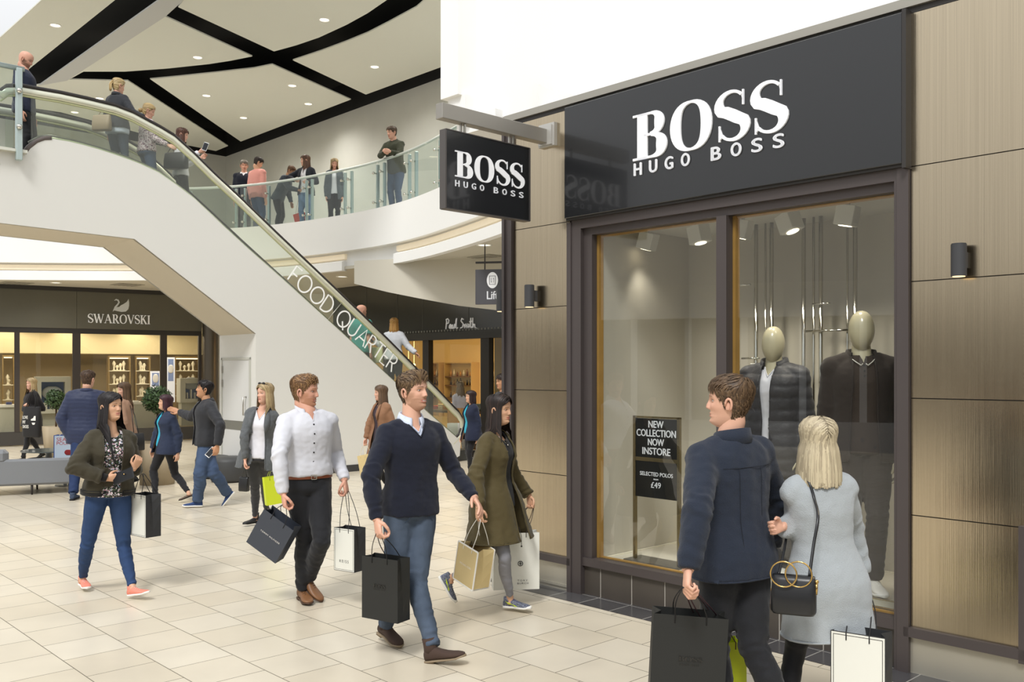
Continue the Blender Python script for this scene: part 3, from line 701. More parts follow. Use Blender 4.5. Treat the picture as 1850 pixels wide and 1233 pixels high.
# ================================================================== jewellery shop at the left
SA = Vector((-12.08, 21.7, 0)); SB = Vector((-9.12, 23.5, 0)); sd = (SB-SA).normalized(); sn = Vector((-sd.y, sd.x, 0)); SW = frame(SA, sd, sn)
def sx(px, b=0.):
    k = (px-CX)/F; o = SA+sn*b; return (o.y*k-o.x)/(sd.x-sd.y*k)
def szz(px, py, b=0.):
    s = sx(px, b); p = SA+sn*b+sd*s; return HC+(CY-py)/F*p.y
M_fas = mat('olive grey fascia', '5f5d52', .45, var=.03)
sw = empty('jewellery_shopfront', SW @ Vector((sx(180), 0, 0)), 'glazed jewellery shopfront under a grey SWAROVSKI fascia with a swan', 'shopfront')
s0, s1 = sx(-260), sx(364)
ztop = 3.74; zfb = 2.83
for a, b in ((s0, sx(-60)), (sx(-60)+.006, sx(138)), (sx(138)+.006, s1)):
    mb = MB(SW); mb.box(a, b, -.05, .1, zfb, ztop); mb.build('fascia_panel', M_fas, sw)
mb = MB(SW); mb.box(s0, s1, -.08, .1, ztop, 3.84); mb.box(s0, s1, -.03, .1, zfb-.12, zfb); mb.build('fascia_trim', M_dark, sw)
mb = MB(SW); mb.box(s0, s1, -.02, .1, 0.02, .34); mb.build('plinth', mat('dark plinth', '3f3c39', .5), sw)
for px, w in ((32, .07), (140, .11), (297, .10), (362, .05), (-90, .1)):
    mb = MB(SW); a = sx(px); mb.box(a-w, a+w*.6, -.03, .08, .34, zfb-.12); mb.build('mullion', mat('brown mullion', '3a332f', .5), sw)
G_far = glass('far shop glass', 'f2f0e8', .35, .05)
ms = [s0, sx(-90), sx(32), sx(140), sx(297), s1]
for a, b in zip(ms[:-1], ms[1:]):
    mb = MB(SW); mb.add([(a, .02, .34), (b, .02, .34), (b, .02, zfb-.12), (a, .02, zfb-.12)], [(0, 1, 2, 3)]); mb.build('glass_pane', G_far, sw)
Mw = SW @ Matrix(((1, 0, 0, 0), (0, 0, -1, -.05), (0, 1, 0, 0), (0, 0, 0, 1)))
mb = MB(); put_serif(mb, 'SWAROVSKI', Mw, sx(158), sx(271), 2.98, 3.20, .03, T=.15, t=.05, gap=.05); mb.build('letters', M_lett, sw)
# swan emblem
def swan(x0, z0, h):
    w = h*1.15
    body = [(0.0, .0), (.10, .10), (.30, .05), (.55, .0), (.80, .04), (.95, .22), (1.0, .5), (1.0, .75), (.97, 1.0), (.86, .78), (.68, .62), (.50, .50), (.40, .38), (.28, .36), (.16, .30), (.05, .2)]
    neck = [(.12, .15), (.16, .35), (.30, .55), (.38, .72), (.32, .88), (.20, .92), (.10, .84)]
    m_ = MB(); m_.prism([(x0+x*w, z0+y*h) for x, y in body[::1]], 0, .025, Mw)
    for q in stroke([(x0+x*w, z0+y*h) for x, y in neck], [.16*h, .13*h, .11*h, .11*h, .11*h, .10*h, .03*h]): m_.prism(q, .002, .027, Mw)
    return m_
swan(sx(203), 3.27, .33).build('swan_emblem', mat('silver emblem', 'dfe3e6', .3, .3), sw)
# interior: walls, ceiling and case backs glow faintly, standing in for shop lighting
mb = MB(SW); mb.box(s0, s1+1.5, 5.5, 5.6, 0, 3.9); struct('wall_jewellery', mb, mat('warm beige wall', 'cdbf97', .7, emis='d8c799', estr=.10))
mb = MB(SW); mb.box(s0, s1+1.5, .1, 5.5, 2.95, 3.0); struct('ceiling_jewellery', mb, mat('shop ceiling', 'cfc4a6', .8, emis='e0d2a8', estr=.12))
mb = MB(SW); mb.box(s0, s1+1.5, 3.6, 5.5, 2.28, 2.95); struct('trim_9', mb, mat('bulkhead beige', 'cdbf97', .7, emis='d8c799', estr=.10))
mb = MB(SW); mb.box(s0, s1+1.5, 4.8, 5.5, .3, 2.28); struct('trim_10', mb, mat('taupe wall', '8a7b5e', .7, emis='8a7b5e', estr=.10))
for k in range(3):
    lb_ = bpy.data.lights.new('shop_light', 'AREA'); lb_.energy = 85; lb_.size = 2.2; lb_.color = (1, .90, .74)
    lo = bpy.data.objects.new('shop_light', lb_); C.objects.link(lo); lo.location = SW @ Vector((sx(40+130*k), 2.3, 2.9))
def shelf_unit(px0, px1, b, zs, label, items):
    a, c = sx(px0, b), sx(px1, b)
    e_ = empty('display_shelves', SW @ Vector(((a+c)/2, b, .34)), label, 'shelves', 'lit display shelves in the jewellery shop')
    mb = MB(SW); mb.box(a, a+.03, b, b+.35, .34, 2.2); mb.box(c-.03, c, b, b+.35, .34, 2.2); mb.box(a, c, b, b+.35, 2.17, 2.22); mb.build('frame', mat('gold frame', '9c855a', .35, .5), e_)
    for z in zs: mb = MB(SW); mb.box(a, c, b, b+.33, z, z+.02); mb.build('shelf', mat('glass shelf', 'd7d2bd', .2), e_)
    mb = MB(SW); mb.box(a+.05, c-.05, b+.1, b+.3, 2.14, 2.168); mb.build('strip_light', mat('strip', 'fff4d8', .3, emis='fff1d0', estr=2.5), e_)
    for z in zs:
        n = items
        for i in range(n):
            x = a+.12+(c-a-.24)*(i+.5)/n; h = .16+.06*((i*7+int(z*10)) % 3)
            m_ = MB(SW); m_.lathe([(.055, 0), (.05, .01), (.02, .03), (.03, h*.45), (.055, h*.7), (.02, h*.95), (.001, h)], (x, b+.15, z+.021), 8)
            o = m_.build('jewellery_bust', mat('ivory bust', 'e6dfc8', .5)); tag(o, '%s ivory bust, %s shelf of unit %s' % (ORD[i], ('lower', 'middle', 'upper')[list(zs).index(z)], label.split('unit ')[1]), 'display bust', 'ivory busts on the jewellery shelves')
shelf_unit(196, 236, 3.4, (1.05, 1.4, 1.78), 'gold framed lit shelf unit behind the woman in the camel coat', 4)
shelf_unit(245, 272, 3.4, (1.05, 1.4, 1.78), 'gold framed lit shelf unit left of the blue screens', 3)
shelf_unit(316, 362, 3.4, (1.05, 1.4, 1.78), 'gold framed lit shelf unit beside the round column', 4)
shelf_unit(4, 26, 3.4, (1.0, 1.4), 'gold framed lit shelf unit at the far left of the shop', 2)
for px0, px1, y0, y1, lbl in ((272, 290, 671, 712, 'tall lit blue and white poster left of the mullion'), (301, 316, 646, 712, 'tall lit blue portrait poster right of the mullion')):
    b = 2.6; a, c = sx(px0, b), sx(px1, b); z0, z1 = szz(px0, y1, b), szz(px0, y0, b)
    e_ = empty('poster_panel', SW @ Vector(((a+c)/2, b, z0)), lbl, 'poster')
    mb = MB(SW); mb.box(a, c, b, b+.05, .9, z1); mb.build('light_box', mat('poster white', 'dfe3ee', .4, emis='dfe6f8', estr=.5), e_)
    mb = MB(SW); mb.box(a+.04, c-.04, b-.006, b, z0+(z1-z0)*.35, z1-.05); mb.build('picture', mat('poster blue', '7d90c0', .4, emis='7d90c0', estr=.3), e_)
    mb = MB(SW); mb.ball(((a+c)/2, b-.008, z0+(z1-z0)*.68), .10, 8, sc=(.8, .05, 1.3)); mb.build('portrait_shape', mat('poster pale', 'e6e8ee', .4), e_)
def case(px0, px1, py0, py1, b, lbl):
    a, c = sx(px0, b), sx(px1, b); z0, z1 = szz(px0, py1, b), szz(px0, py0, b)
    e_ = empty('display_case', SW @ Vector(((a+c)/2, b, .34)), lbl, 'display case', 'white window display cases')
    fw = .13
    mb = MB(SW)
    mb.box(a, a+fw, b, b+.5, z0, z1); mb.box(c-fw, c, b, b+.5, z0, z1); mb.box(a+fw, c-fw, b, b+.5, z1-fw, z1); mb.box(a+fw, c-fw, b, b+.5, z0, z0+.10); mb.build('case_frame', mat('pale case', 'c9c8bb', .5), e_)
    mb = MB(SW); mb.box(a+fw, c-fw, b+.35, b+.4, z0+.1, z1-fw); mb.build('back_panel', mat('slate blue back', '55637e', .5, emis='55637e', estr=.15), e_)
    mb = MB(SW)
    for i in range(3): mb.box(a+fw+.06+i*(c-a-2*fw-.1)/3, a+fw+(i+1)*(c-a-2*fw-.1)/3, b+.15, b+.3, z0+.1, z0+.26+.08*(i % 2))
    mb.build('plinth_block', mat('white blocks', 'e9e8e0', .5), e_)
    mb = MB(SW); mb.ball(((a+c)/2, b+.28, z0+.50), .17, 9, sc=(1.4, .3, 1)); mb.build('necklace_bust', mat('pale bust', 'c6cdd4', .4), e_)
    mb = MB(SW); mb.box(a+.05, c-.05, b+.1, b+.5, .34, z0); mb.build('pedestal', mat('pale pedestal', 'b8b8aa', .6), e_)
case(64, 128, 681, 748, .35, 'large white window display case behind the blonde woman in black')
case(326, 372, 684, 728, .35, 'white window display case with a necklace beside the round column')
def counter(px0, px1, ztop, b, lbl):
    a, c = sx(px0, b), sx(px1, b); e_ = empty('sales_counter', SW @ Vector(((a+c)/2, b, .1)), lbl, 'counter', 'pale shop counters')
    mb = MB(SW); n = max(1, int((c-a)/.45))
    for i in range(n): mb.box(a+(c-a)*i/n+.005, a+(c-a)*(i+1)/n-.005, b, b+.5, .1, ztop-.06)
    mb.build('counter_front', mat('counter front', 'b9b8a9', .6), e_)
    mb = MB(SW); mb.box(a-.03, c+.03, b-.03, b+.55, ztop-.06, ztop); mb.build('counter_top', mat('counter top', 'e4e2da', .4), e_)
    for i in range(n*2):
        m_ = MB(SW); x = a+(c-a)*(i+.5)/(n*2); m_.box(x-.07, x+.05, b+.1, b+.28, ztop+.001, ztop+.03+.03*(i % 2))
        o = m_.build('jewellery_tray', mat('tray %d' % (i % 3), ('d8d6cf', '4a4f74', 'a8a494')[i % 3], .5)); tag(o, '%s tray on the pale counter %s' % (ORD[i], lbl.split('trays ')[1]), 'tray', 'trays on the jewellery counters')
counter(-20, 30, .98, .3, 'pale counter with trays at the far left of the jewellery shop')
counter(232, 296, .99, .5, 'pale counter with trays behind the little trees')
# letters on the inner wall
Mi = SW @ Matrix(((1, 0, 0, 0), (0, 0, -1, 4.79), (0, 1, 0, 0), (0, 0, 0, 1)))
mb = MB(); put_serif(mb, 'SWAROVSKI', Mi, sx(128, 4.8), sx(193, 4.8), 1.98, 2.14, .01, T=.15, t=.05, gap=.05); o = mb.build('inner_sign', mat('bronze letters', '8a7c60', .5)); tag(o, 'small raised SWAROVSKI lettering on the inner wall of the shop', 'sign')
k_ = -1
for px, py in sorted(((6, 606), (92, 609), (58, 607), (178, 618), (209, 619), (241, 620), (216, 621), (281, 612), (273, 619), (316, 616), (342, 614), (334, 632))):
    k_ += 1
    z = 2.945; D = (z-HC)*F/(CY-py); p = Pt(px, py, min(D, 28.5)); 
    downlight(Vector((p.x, p.y, z)), .06, ORD[k_]+' from the left of twelve tiny downlights inside the jewellery shop', 'downlights inside the jewellery shop')
# round column, plain wall and door
M_col = mat('bronze column', '6a645c', .32, .75)
pc = SW @ Vector((sx(378), -.12, 0)); 
mb = MB(); mb.cyl((pc.x, pc.y, 0), .20, 3.84, 40); o = mb.build('round_column', M_col); tag(o, kind='structure')
DW = frame(Pt(392, 700, 24.4).xy.to_3d(), Vector((1, 0.0, 0)), Vector((0, 1, 0)))
mb = MB(DW); mb.box(0, 3.5, .0, .15, 0, 3.9); struct('wall_service', mb, mat('service wall', 'e6e6e2', .6))

# ================================================================== fashion shop behind the escalator foot
PSo = Vector((-.133, 18.4, 0)); PS = frame(PSo, E1, E2)
def psx(px, b=0.):
    k = (px-CX)/F; o = PSo+E2*b; return (o.y*k-o.x)/(E1.x-E1.y*k)
def psz(px, py, b=0.):
    a = psx(px, b); p = PSo+E2*b+E1*a; return HC+(CY-py)/F*p.y
ps = empty('boutique_shopfront', PS @ Vector((psx(820), 0, 0)), 'dark glass boutique shopfront with script Paul Smith lettering and warm interior', 'shopfront')
a0, a1 = psx(605), 2.5
zb = psz(820, 600)
mb = MB(PS); mb.box(a0, a1, -.05, .1, zb, 3.84); mb.build('fascia', mat('dark gloss fascia', '3a3b38', .16, .0, spec=.8), ps)
mb = MB(PS); mb.box(a0, a1, -.09, .1, zb-.16, zb); mb.build('fascia_trim', mat('boutique trim', '2f2f2c', .4), ps)
mb = MB(PS); x = a0
while x < a1: mb.box(x, x+.05, -.10, -.09, zb+.01, zb+.05); x += .10
mb.build('dotted_rail', mat('dotted rail', '6f706b', .4), ps)
for px in (665, 721, 767, 850): 
    a = psx(px); mb = MB(PS); mb.box(a-.006, a+.006, -.056, -.05, zb, 3.84); mb.build('fascia_joint', mat('joint', '5d5e5a', .4), ps)
for px, w in ((640, .1), (700, .1), (772, .105), (879, .13)):
    a = psx(px); mb = MB(PS); mb.box(a-w, a+w, -.05, .08, 0, zb-.1); mb.build('mullion', M_dark, ps)
mb = MB(PS); mb.box(a0, a1, -.03, .08, 0, .15); mb.build('plinth', M_dark, ps)
for px0, px1 in ((640, 700), (700, 772), (772, 879), (879, 960)):
    mb = MB(PS); mb.add([(psx(px0), .02, .15), (psx(px1), .02, .15), (psx(px1), .02, zb-.1), (psx(px0), .02, zb-.1)], [(0, 1, 2, 3)]); mb.build('glass_pane', G_far, ps)
# script lettering
strokes = [[(0, .1), (.05, .75), (.02, .95), (.12, 1), (.2, .85), (.16, .62), (.04, .58)], [(.22, .3), (.3, .5), (.36, .42), (.28, .12), (.22, .2), (.26, .45), (.38, .44), (.38, .12), (.44, .14)], [(.44, .48), (.45, .15), (.52, .12), (.57, .48), (.57, .15), (.62, .2)], [(.62, .3), (.68, .9), (.70, 1), (.66, .2), (.72, .1), (.78, .2)],
           [(1.14, .85), (1.04, .95), (.98, .75), (1.12, .5), (1.08, .2), (.94, .12)], [(1.18, .45), (1.20, .12), (1.27, .46), (1.30, .14), (1.37, .46), (1.40, .12), (1.48, .3)], [(1.47, .46), (1.50, .12), (1.56, .3)], [(1.60, .95), (1.58, .3), (1.62, .1), (1.68, .2)], [(1.52, .62), (1.70, .66)], [(1.72, .95), (1.72, .1), (1.78, .42), (1.84, .4), (1.86, .12), (1.98, .02)]]
Mp = PS @ Matrix(((1, 0, 0, 0), (0, 0, -1, -.055), (0, 1, 0, 0), (0, 0, 0, 1)))
mb = MB(); xa, xb = psx(810), psx(866); zz0, zz1 = psz(836, 596), psz(836, 575)
for stx in strokes:
    for q in stroke([(xa+(xb-xa)*x/1.98, zz0+(zz1-zz0)*y) for x, y in stx], .022): mb.prism(q, 0, .02, Mp)
mb.build('script_letters', M_lett, ps)
# boutique interior: warm lighting put into wall, ceiling and niche backs as glow
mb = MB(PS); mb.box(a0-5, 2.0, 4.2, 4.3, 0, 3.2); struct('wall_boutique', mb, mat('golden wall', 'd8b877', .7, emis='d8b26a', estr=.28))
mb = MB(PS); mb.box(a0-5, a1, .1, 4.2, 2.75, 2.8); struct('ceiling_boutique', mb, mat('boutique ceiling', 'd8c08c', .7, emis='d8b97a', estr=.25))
mb = MB(PS); mb.box(psx(893, .9), 2.2, .9, 1.0, 0, 2.75); struct('wall_boutique_side', mb, mat('side partition', '9a8d6c', .7))
lb_ = bpy.data.lights.new('boutique_light', 'AREA'); lb_.energy = 150; lb_.size = 2.5; lb_.color = (1, .80, .5)
lo = bpy.data.objects.new('boutique_light', lb_); C.objects.link(lo); lo.location = PS @ Vector((psx(830, 2), 2., 2.7))
def niche(px0, px1, zs, lbl, n):
    b = 4.05; a, c = psx(px0, b), psx(px1, b); z0, z1 = .5, psz(820, 657, b)
    e_ = empty('wall_niche', PS @ Vector(((a+c)/2, b, z0)), lbl, 'shelves', 'lit boutique wall niches')
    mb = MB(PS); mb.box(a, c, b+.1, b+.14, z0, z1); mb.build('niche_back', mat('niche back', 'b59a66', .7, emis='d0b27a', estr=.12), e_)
    mb = MB(PS); mb.box(a-.03, a, b-.15, b+.14, z0, z1); mb.box(c, c+.03, b-.15, b+.14, z0, z1); mb.box(a-.03, c+.03, b-.15, b+.14, z1, z1+.03); mb.build('niche_frame', mat('niche frame', 'c9ab72', .6), e_)
    for z in zs:
        mb = MB(PS); mb.box(a, c, b-.15, b+.1, z-.03, z); mb.build('shelf', mat('wood shelf', '6e4f2c', .5), e_)
        for i in range(n):
            x = a+.07+(c-a-.14)*(i+.5)/n; h = .12+.1*((i*5+int(z*9)) % 4)/4; m_ = MB(PS); m_.lathe([(.028, 0), (.030, h*.6), (.012, h*.78), (.012, h), (.001, h)], (x, b-.04, z+.001), 8)
            cc = [('c98f3e', 'e8e0c8', '7a4a22'), ('3a2c20', '8a6a3a', '2a2420')][int(z < 1.5)][i % 3]
            o = m_.build('bottle', mat('bottle '+cc, cc, .25)); tag(o, '%s bottle, %s shelf of the %s' % (ORD[i], ('lower', 'middle', 'top')[sorted(zs).index(z)+(3-len(zs))], ' '.join(lbl.split()[:4])+' '+' '.join(lbl.split()[-3:])), 'bottle', 'bottles on the boutique shelves')
zA = psz(820, 680, 4); zB = psz(820, 696, 4)
niche(811, 858, (zB, zA, 1.05), 'wide lit wall niche with bottles between the dark mullions', 7)
niche(783, 799, (zB, zA, 1.05), 'narrow lit wall niche just right of the left mullion', 3)
niche(890, 900, (zB, zA), 'narrow lit wall niche near the corner post', 2)
tb = empty('display_table', PS @ Vector((psx(805, 1.2), 1.2, 0)), 'dark display table with folded goods inside the boutique', 'table')
a, c = psx(780, 1.2), psx(870, 1.2)
mb = MB(PS); mb.box(a, c, 1.0, 1.8, .82, .88); mb.build('table_top', mat('table wood', '5a4226', .5), tb)
for x in (a+.05, c-.05):
    for y in (1.05, 1.75): mb = MB(PS); mb.box(x-.03, x+.03, y-.03, y+.03, 0, .82); mb.build('leg', mat('table wood', '5a4226', .5), tb)
for i in range(9):
    x = a+.12+(c-a-.24)*i/8; m_ = MB(PS); z = .881
    for q in range(2+i % 3): m_.box(x-.09, x+.09, 1.2, 1.45, z, z+.04, bev=.008); z += .042
    cc = ('b23a2a', 'd8c9a0', 'c98f3e', '3c4a2a', 'e0d8c8')[i % 5]
    o = m_.build('folded_garment', mat('garment '+cc, cc, .8)); tag(o, ORD[i]+' folded garment pile from the left on the boutique display table', 'clothing', 'folded goods on the boutique table')
for ib_, (px, py) in enumerate(((856, 604), (886, 604), (738, 662), (748, 660))):
    p = PS @ Vector((psx(px, 1.5), 1.5, 2.74)) if py < 650 else PS @ Vector((psx(px, 3), 3, psz(px, py, 3)))
    m_ = MB(); m_.ball(tuple(p), .045, 7); m_.tube([p, Vector((p.x, p.y, 2.752))], .004, 5); o = m_.build('pendant_bulb', mat('bulb', 'ffe9b0', .3, emis='ffdf9a', estr=6)); tag(o, 'small glowing boutique bulb '+('under the script lettering', 'right of the thick dark mullion', 'left one of the low hanging pair', 'right one of the low hanging pair')[ib_], 'lamp', 'glowing bulbs in the boutique')
# dropped curved bulkhead before the boutique
dp = [(640, 505), (700, 520), (760, 532), (830, 545), (890, 552), (960, 560)]
mb = MB(); rr = []
for px, py in dp:
    D = 17.6-(px-640)*.0045; p = Pt(px, py+8, D); rr.append([(p.x, p.y, p.z), (p.x+.3, p.y+.35, p.z), (p.x+.3, p.y+.35, 3.9), (p.x, p.y, 3.9)])
mb.loft(rr); struct('trim_11', mb, mat('lower ceiling', 'cbc6b8'))
# lift sign
p = Pt(887, 490, 14.8); 
ls = empty('lift_sign', p, 'charcoal hanging sign reading Lift with a white round elevator symbol', 'sign')
LM = frame(p.xy.to_3d(), Vector((.985, -.17, 0)), Vector((.17, .985, 0)))
z0, z1 = HC+(CY-550)/F*14.8, HC+(CY-487)/F*14.8
mb = MB(LM); mb.box(-.25, .285, -.03, .03, z0, z1); mb.build('sign_board', mat('charcoal board', '4b4a4e', .4), ls)
mb = MB(LM); mb.box(-.25, .32, -.02, .02, z1+.10, z1+.13); mb.tube([(-.10, 0, z1), (-.10, 0, z1+.12)], .010, 6); mb.tube([(.19, 0, z1), (.19, 0, 3.84)], .010, 6); mb.tube([(-.10, 0, z1+.11), (-.10, 0, 3.84)], .010, 6); mb.build('hanger', M_dark, ls)
LT = LM @ Matrix(((1, 0, 0, 0), (0, 0, -1, -.032), (0, 1, 0, 0), (0, 0, 0, 1)))
mb = MB(); K_ = 1.287; cxx, czz = .03, z1-.175; mb.add([(cxx+.092*math.cos(2*math.pi*k/32), czz+.130*math.sin(2*math.pi*k/32), 0) for k in range(32)], [tuple(range(32))], LT); mb.build('symbol_disc', M_lett, ls)
mb = MB(); M2 = mat('charcoal board')
for r_ in ((-.04, -.034, -.055, .055), (.034, .04, -.055, .055), (-.04, .04, .05, .055), (-.04, .04, -.055, -.05), (-.018, -.014, -.03, .03), (.014, .018, -.03, .03)):
    r_ = [q*K_ for q in r_]; mb.add([(cxx+r_[0], czz+r_[2], .002), (cxx+r_[1], czz+r_[2], .002), (cxx+r_[1], czz+r_[3], .002), (cxx+r_[0], czz+r_[3], .002)], [(0, 1, 2, 3)], LT)
mb.add([(cxx-.024, czz-.02, .002), (cxx-.016, czz-.034, .002), (cxx-.008, czz-.02, .002)], [(0, 1, 2)], LT); mb.add([(cxx+.024, czz+.02, .002), (cxx+.016, czz+.034, .002), (cxx+.008, czz+.02, .002)], [(0, 1, 2)], LT)
mb.build('symbol_arrows', M2, ls)
mb = MB(); put_text(mb, 'Lift', LT, -.058, .122, z0+.08, z0+.21, .002, 1.0, bold=.003); mb.build('letters', M_lett, ls)
# end wall beyond, so nothing shows through between the shops
mb = MB(); mb.box(-30, 12, 33.5, 33.8, 0, 9); struct('wall_far', mb, mat('far wall', '6a675f', .8))

# ================================================================== furniture on the concourse
M_sofa = mat('grey sofa fabric', '7d8084', .85, bump=.3, bscale=220, sheen=.2)
so = empty('sofa', Pt(20, 880, 13.3).xy.to_3d(), 'long grey upholstered sofa on short dark legs seen from behind', 'sofa')
c0 = Pt(-60, 0, 13.0); c1 = Pt(133, 0, 13.5); ax = (c1-c0); ax.z = 0; ln = ax.length; ax.normalize(); SM = frame(Vector((c0.x, c0.y, 0)), ax, Vector((-ax.y, ax.x, 0)))
mb = MB(SM); mb.box(-.6, ln, 0, .12, .14, .52, bev=.03); mb.build('backrest', M_sofa, so)
mb = MB(SM); mb.box(-.6, ln, .12, .78, .13, .40, bev=.03); mb.build('seat', M_sofa, so)
mb = MB(SM); mb.box(-.6, .50, -.01, .25, .46, .66, bev=.05); mb.build('bolster', M_sofa, so)
for x in (.02, ln-.55, ln-.06):
    for y in (.05, .7): mb = MB(SM); mb.tube([(x, y, .14), (x, y, 0)], [.018, .012], 8); mb.build('leg', mat('dark leg', '2c2522', .5), so)
tbx = empty('coffee_table', Pt(85, 830, 15.2).xy.to_3d(), 'low round glass coffee table behind the grey sofa', 'table')
p = Pt(88, 830, 15.2)
mb = MB(); mb.cyl((p.x, p.y, .47), .42, .02, 40); mb.build('table_top', mat('smoked glass', '6b7270', .08, spec=.8), tbx)
mb = MB(); mb.cyl((p.x, p.y, .34), .32, .015, 36); mb.build('lower_shelf', mat('smoked glass'), tbx)
mb = MB(); mb.cyl((p.x, p.y, .0), .05, .47, 20); mb.cyl((p.x, p.y, 0), .2, .02, 24); mb.build('pedestal', mat('table steel', '8d8f8d', .3, .7), tbx)
# black ottoman and planters
p = Vector(((414-CX)/F*14.95, 14.95, 0)); mb = MB(); 
ot = empty('ottoman', Vector((p.x, p.y, 0)), 'round charcoal upholstered ottoman before the white door', 'ottoman')
mb.lathe([(.28, .02), (.30, .05), (.30, .33), (.28, .38), (.22, .40), (.001, .40)], (p.x, p.y, 0), 40); mb.build('seat_drum', mat('charcoal leather', '3d3e3f', .55), ot)
mb = MB(); mb.lathe([(.27, 0), (.27, .02), (.001, .02)], (p.x, p.y, 0), 30); mb.build('plinth', M_dark, ot)
p2 = p+Vector((-.45, .55, 0)); ot2 = empty('ottoman', Vector((p2.x, p2.y, 0)), 'charcoal ottoman half hidden behind the nearer round ottoman', 'ottoman')
mb = MB(); mb.lathe([(.27, 0), (.28, .30), (.26, .36), (.2, .37), (.001, .37)], (p2.x, p2.y, 0), 36); mb.build('seat_drum', mat('charcoal leather'), ot2)
def topiary(px, py_c, D, r, label, pot, potbase):
    c = Pt(px, py_c, D); rnd = random.Random(int(px)); e_ = empty('topiary_tree', Vector((c.x, c.y, 0)), label, 'tree')
    mb = MB(); mb.tube([(c.x, c.y, .4), (c.x+.01, c.y, c.z)], .02, 8); mb.build('trunk', mat('bark', '4f3d2a', .9), e_)
    mb = MB(); 
    for i in range(900):
        v = Vector((rnd.gauss(0, 1), rnd.gauss(0, 1), rnd.gauss(0, 1))).normalized()*r*(.72+.34*rnd.random()); q = c+v
        u = Vector((rnd.gauss(0, 1), rnd.gauss(0, 1), rnd.gauss(0, 1))).normalized(); w = u.cross(v).normalized(); l = .035
        mb.add([q-u*l, q+w*l*.45, q+u*l, q-w*l*.45], [(0, 1, 2, 3)])
    mb.build('foliage', mat('box leaves', '39502a', .6, var=.3, vscale=14), e_)
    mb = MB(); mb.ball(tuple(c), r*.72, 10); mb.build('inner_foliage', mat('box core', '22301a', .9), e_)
    mb = MB(); mb.lathe(pot, (c.x, c.y, 0), 4 if potbase else 32, M=None); mb.build('planter', mat('beige planter', 'a99a80', .6), e_)
    return e_
topiary(101, 722, 19.5, .21, 'clipped ball tree in a dark planter between the blonde shopper and the navy coat', [(.24, 0), (.30, .62), (.27, .62), (.26, .55), (.001, .55)], True)
topiary(284, 722, 14.6, .22, 'clipped ball tree in a tall beige planter behind the woman in teal', [(.26, 0), (.30, .66), (.27, .66), (.26, .58), (.001, .58)], False)
# ================================================================== people
SKIN = {'fair': 'd6a78f', 'rosy': 'd39f88', 'light': 'd3a588', 'tan': 'b98a68', 'asian': 'cfa384'}
def sm01(x): x = max(0., min(1., x)); return x*x*(3-2*x)
def G(x, s): return math.exp(-(x/s)**2)
def vres(mb, vox, it=4, fac=.5):
    """fuse the lofted volumes of mb into one skin; returns verts (n,3) and faces"""
    me = bpy.data.meshes.new('tmp'); me.from_pydata(mb.v, [], mb.f); ob = bpy.data.objects.new('tmp', me); C.objects.link(ob)
    r = ob.modifiers.new('r', 'REMESH'); r.mode = 'VOXEL'; r.voxel_size = vox
    s_ = ob.modifiers.new('s', 'SMOOTH'); s_.iterations = it; s_.factor = fac
    dg = bpy.context.evaluated_depsgraph_get(); m2 = bpy.data.meshes.new_from_object(ob.evaluated_get(dg))
    n = len(m2.vertices); v = np.empty(n*3); m2.vertices.foreach_get('co', v); v = v.reshape(-1, 3)
    fs = [tuple(p.vertices) for p in m2.polygons]
    bpy.data.objects.remove(ob); bpy.data.meshes.remove(me); bpy.data.meshes.remove(m2)
    return v, fs
def mesh_obj(name, v, fs, mats, parent, smooth=True, mi=None, col=None, solid=0.):
    off = wloc(parent)
    v = np.asarray(v)-np.array(off); me = bpy.data.meshes.new(name)
    used = sorted({i for f in fs for i in f}); mp = {o: n for n, o in enumerate(used)}
    me.from_pydata(v[used].tolist(), [], [tuple(mp[i] for i in f) for f in fs])
    for m in (mats if isinstance(mats, (list, tuple)) else [mats]): me.materials.append(m)
    if mi is not None: me.polygons.foreach_set('material_index', mi)
    me.polygons.foreach_set('use_smooth', [smooth]*len(fs))
    if col is not None:
        ca = me.color_attributes.new('Col', 'FLOAT_COLOR', 'POINT'); c = np.ones((len(used), 4), dtype=np.float32); c[:, :3] = np.asarray(col)[used]
        ca.data.foreach_set('color', c.ravel())
    me.update(); o = bpy.data.objects.new(name, me); C.objects.link(o); o.parent = parent
    if solid: s_ = o.modifiers.new('thickness', 'SOLIDIFY'); s_.thickness = solid; s_.offset = -1
    return o
def ell(c, ax, ay, rx, ry, n=20, pw=2.0, fx=1.0, fy=1.0):
    out = []
    for k in range(n):
        a = 2*math.pi*k/n; ca, sa = math.cos(a), math.sin(a)
        x = math.copysign(abs(ca)**(2/pw), ca)*rx; y = math.copysign(abs(sa)**(2/pw), sa)*ry*(fy if sa > 0 else 1)
        out.append(tuple(c+ax*x+ay*y))
    return out
def limb(mb, pts, rad, n=14, sq=1.0, cap=True):
    pts = [Vector(p) for p in pts]; P2 = []; R2 = []
    # subdivide for a soft bend
    for i in range(len(pts)-1):
        for k in range(3):
            t = k/3; P2.append(pts[i].lerp(pts[i+1], t)); R2.append(rad[i]+(rad[i+1]-rad[i])*t)
    P2.append(pts[-1]); R2.append(rad[-1])
    mb.tube(P2, R2, n, sq=sq)
def on_ray(px, py, D): return Pt(px, py, D)
def ray_sphere(px, py, c, L, side):
    d = Vector(((px-CX)/F, 1, (CY-py)/F)); o = Vector((0, 0, HC)); q = c-o
    a = d.dot(d); b = d.dot(q); cc = q.dot(q)-L*L; disc = b*b-a*cc
    if disc <= 0: p = o+d*(b/a); v = p-c; return c+v.normalized()*min(v.length, L*1.06)
    s = math.sqrt(disc); return o+d*((b+side*s)/a)
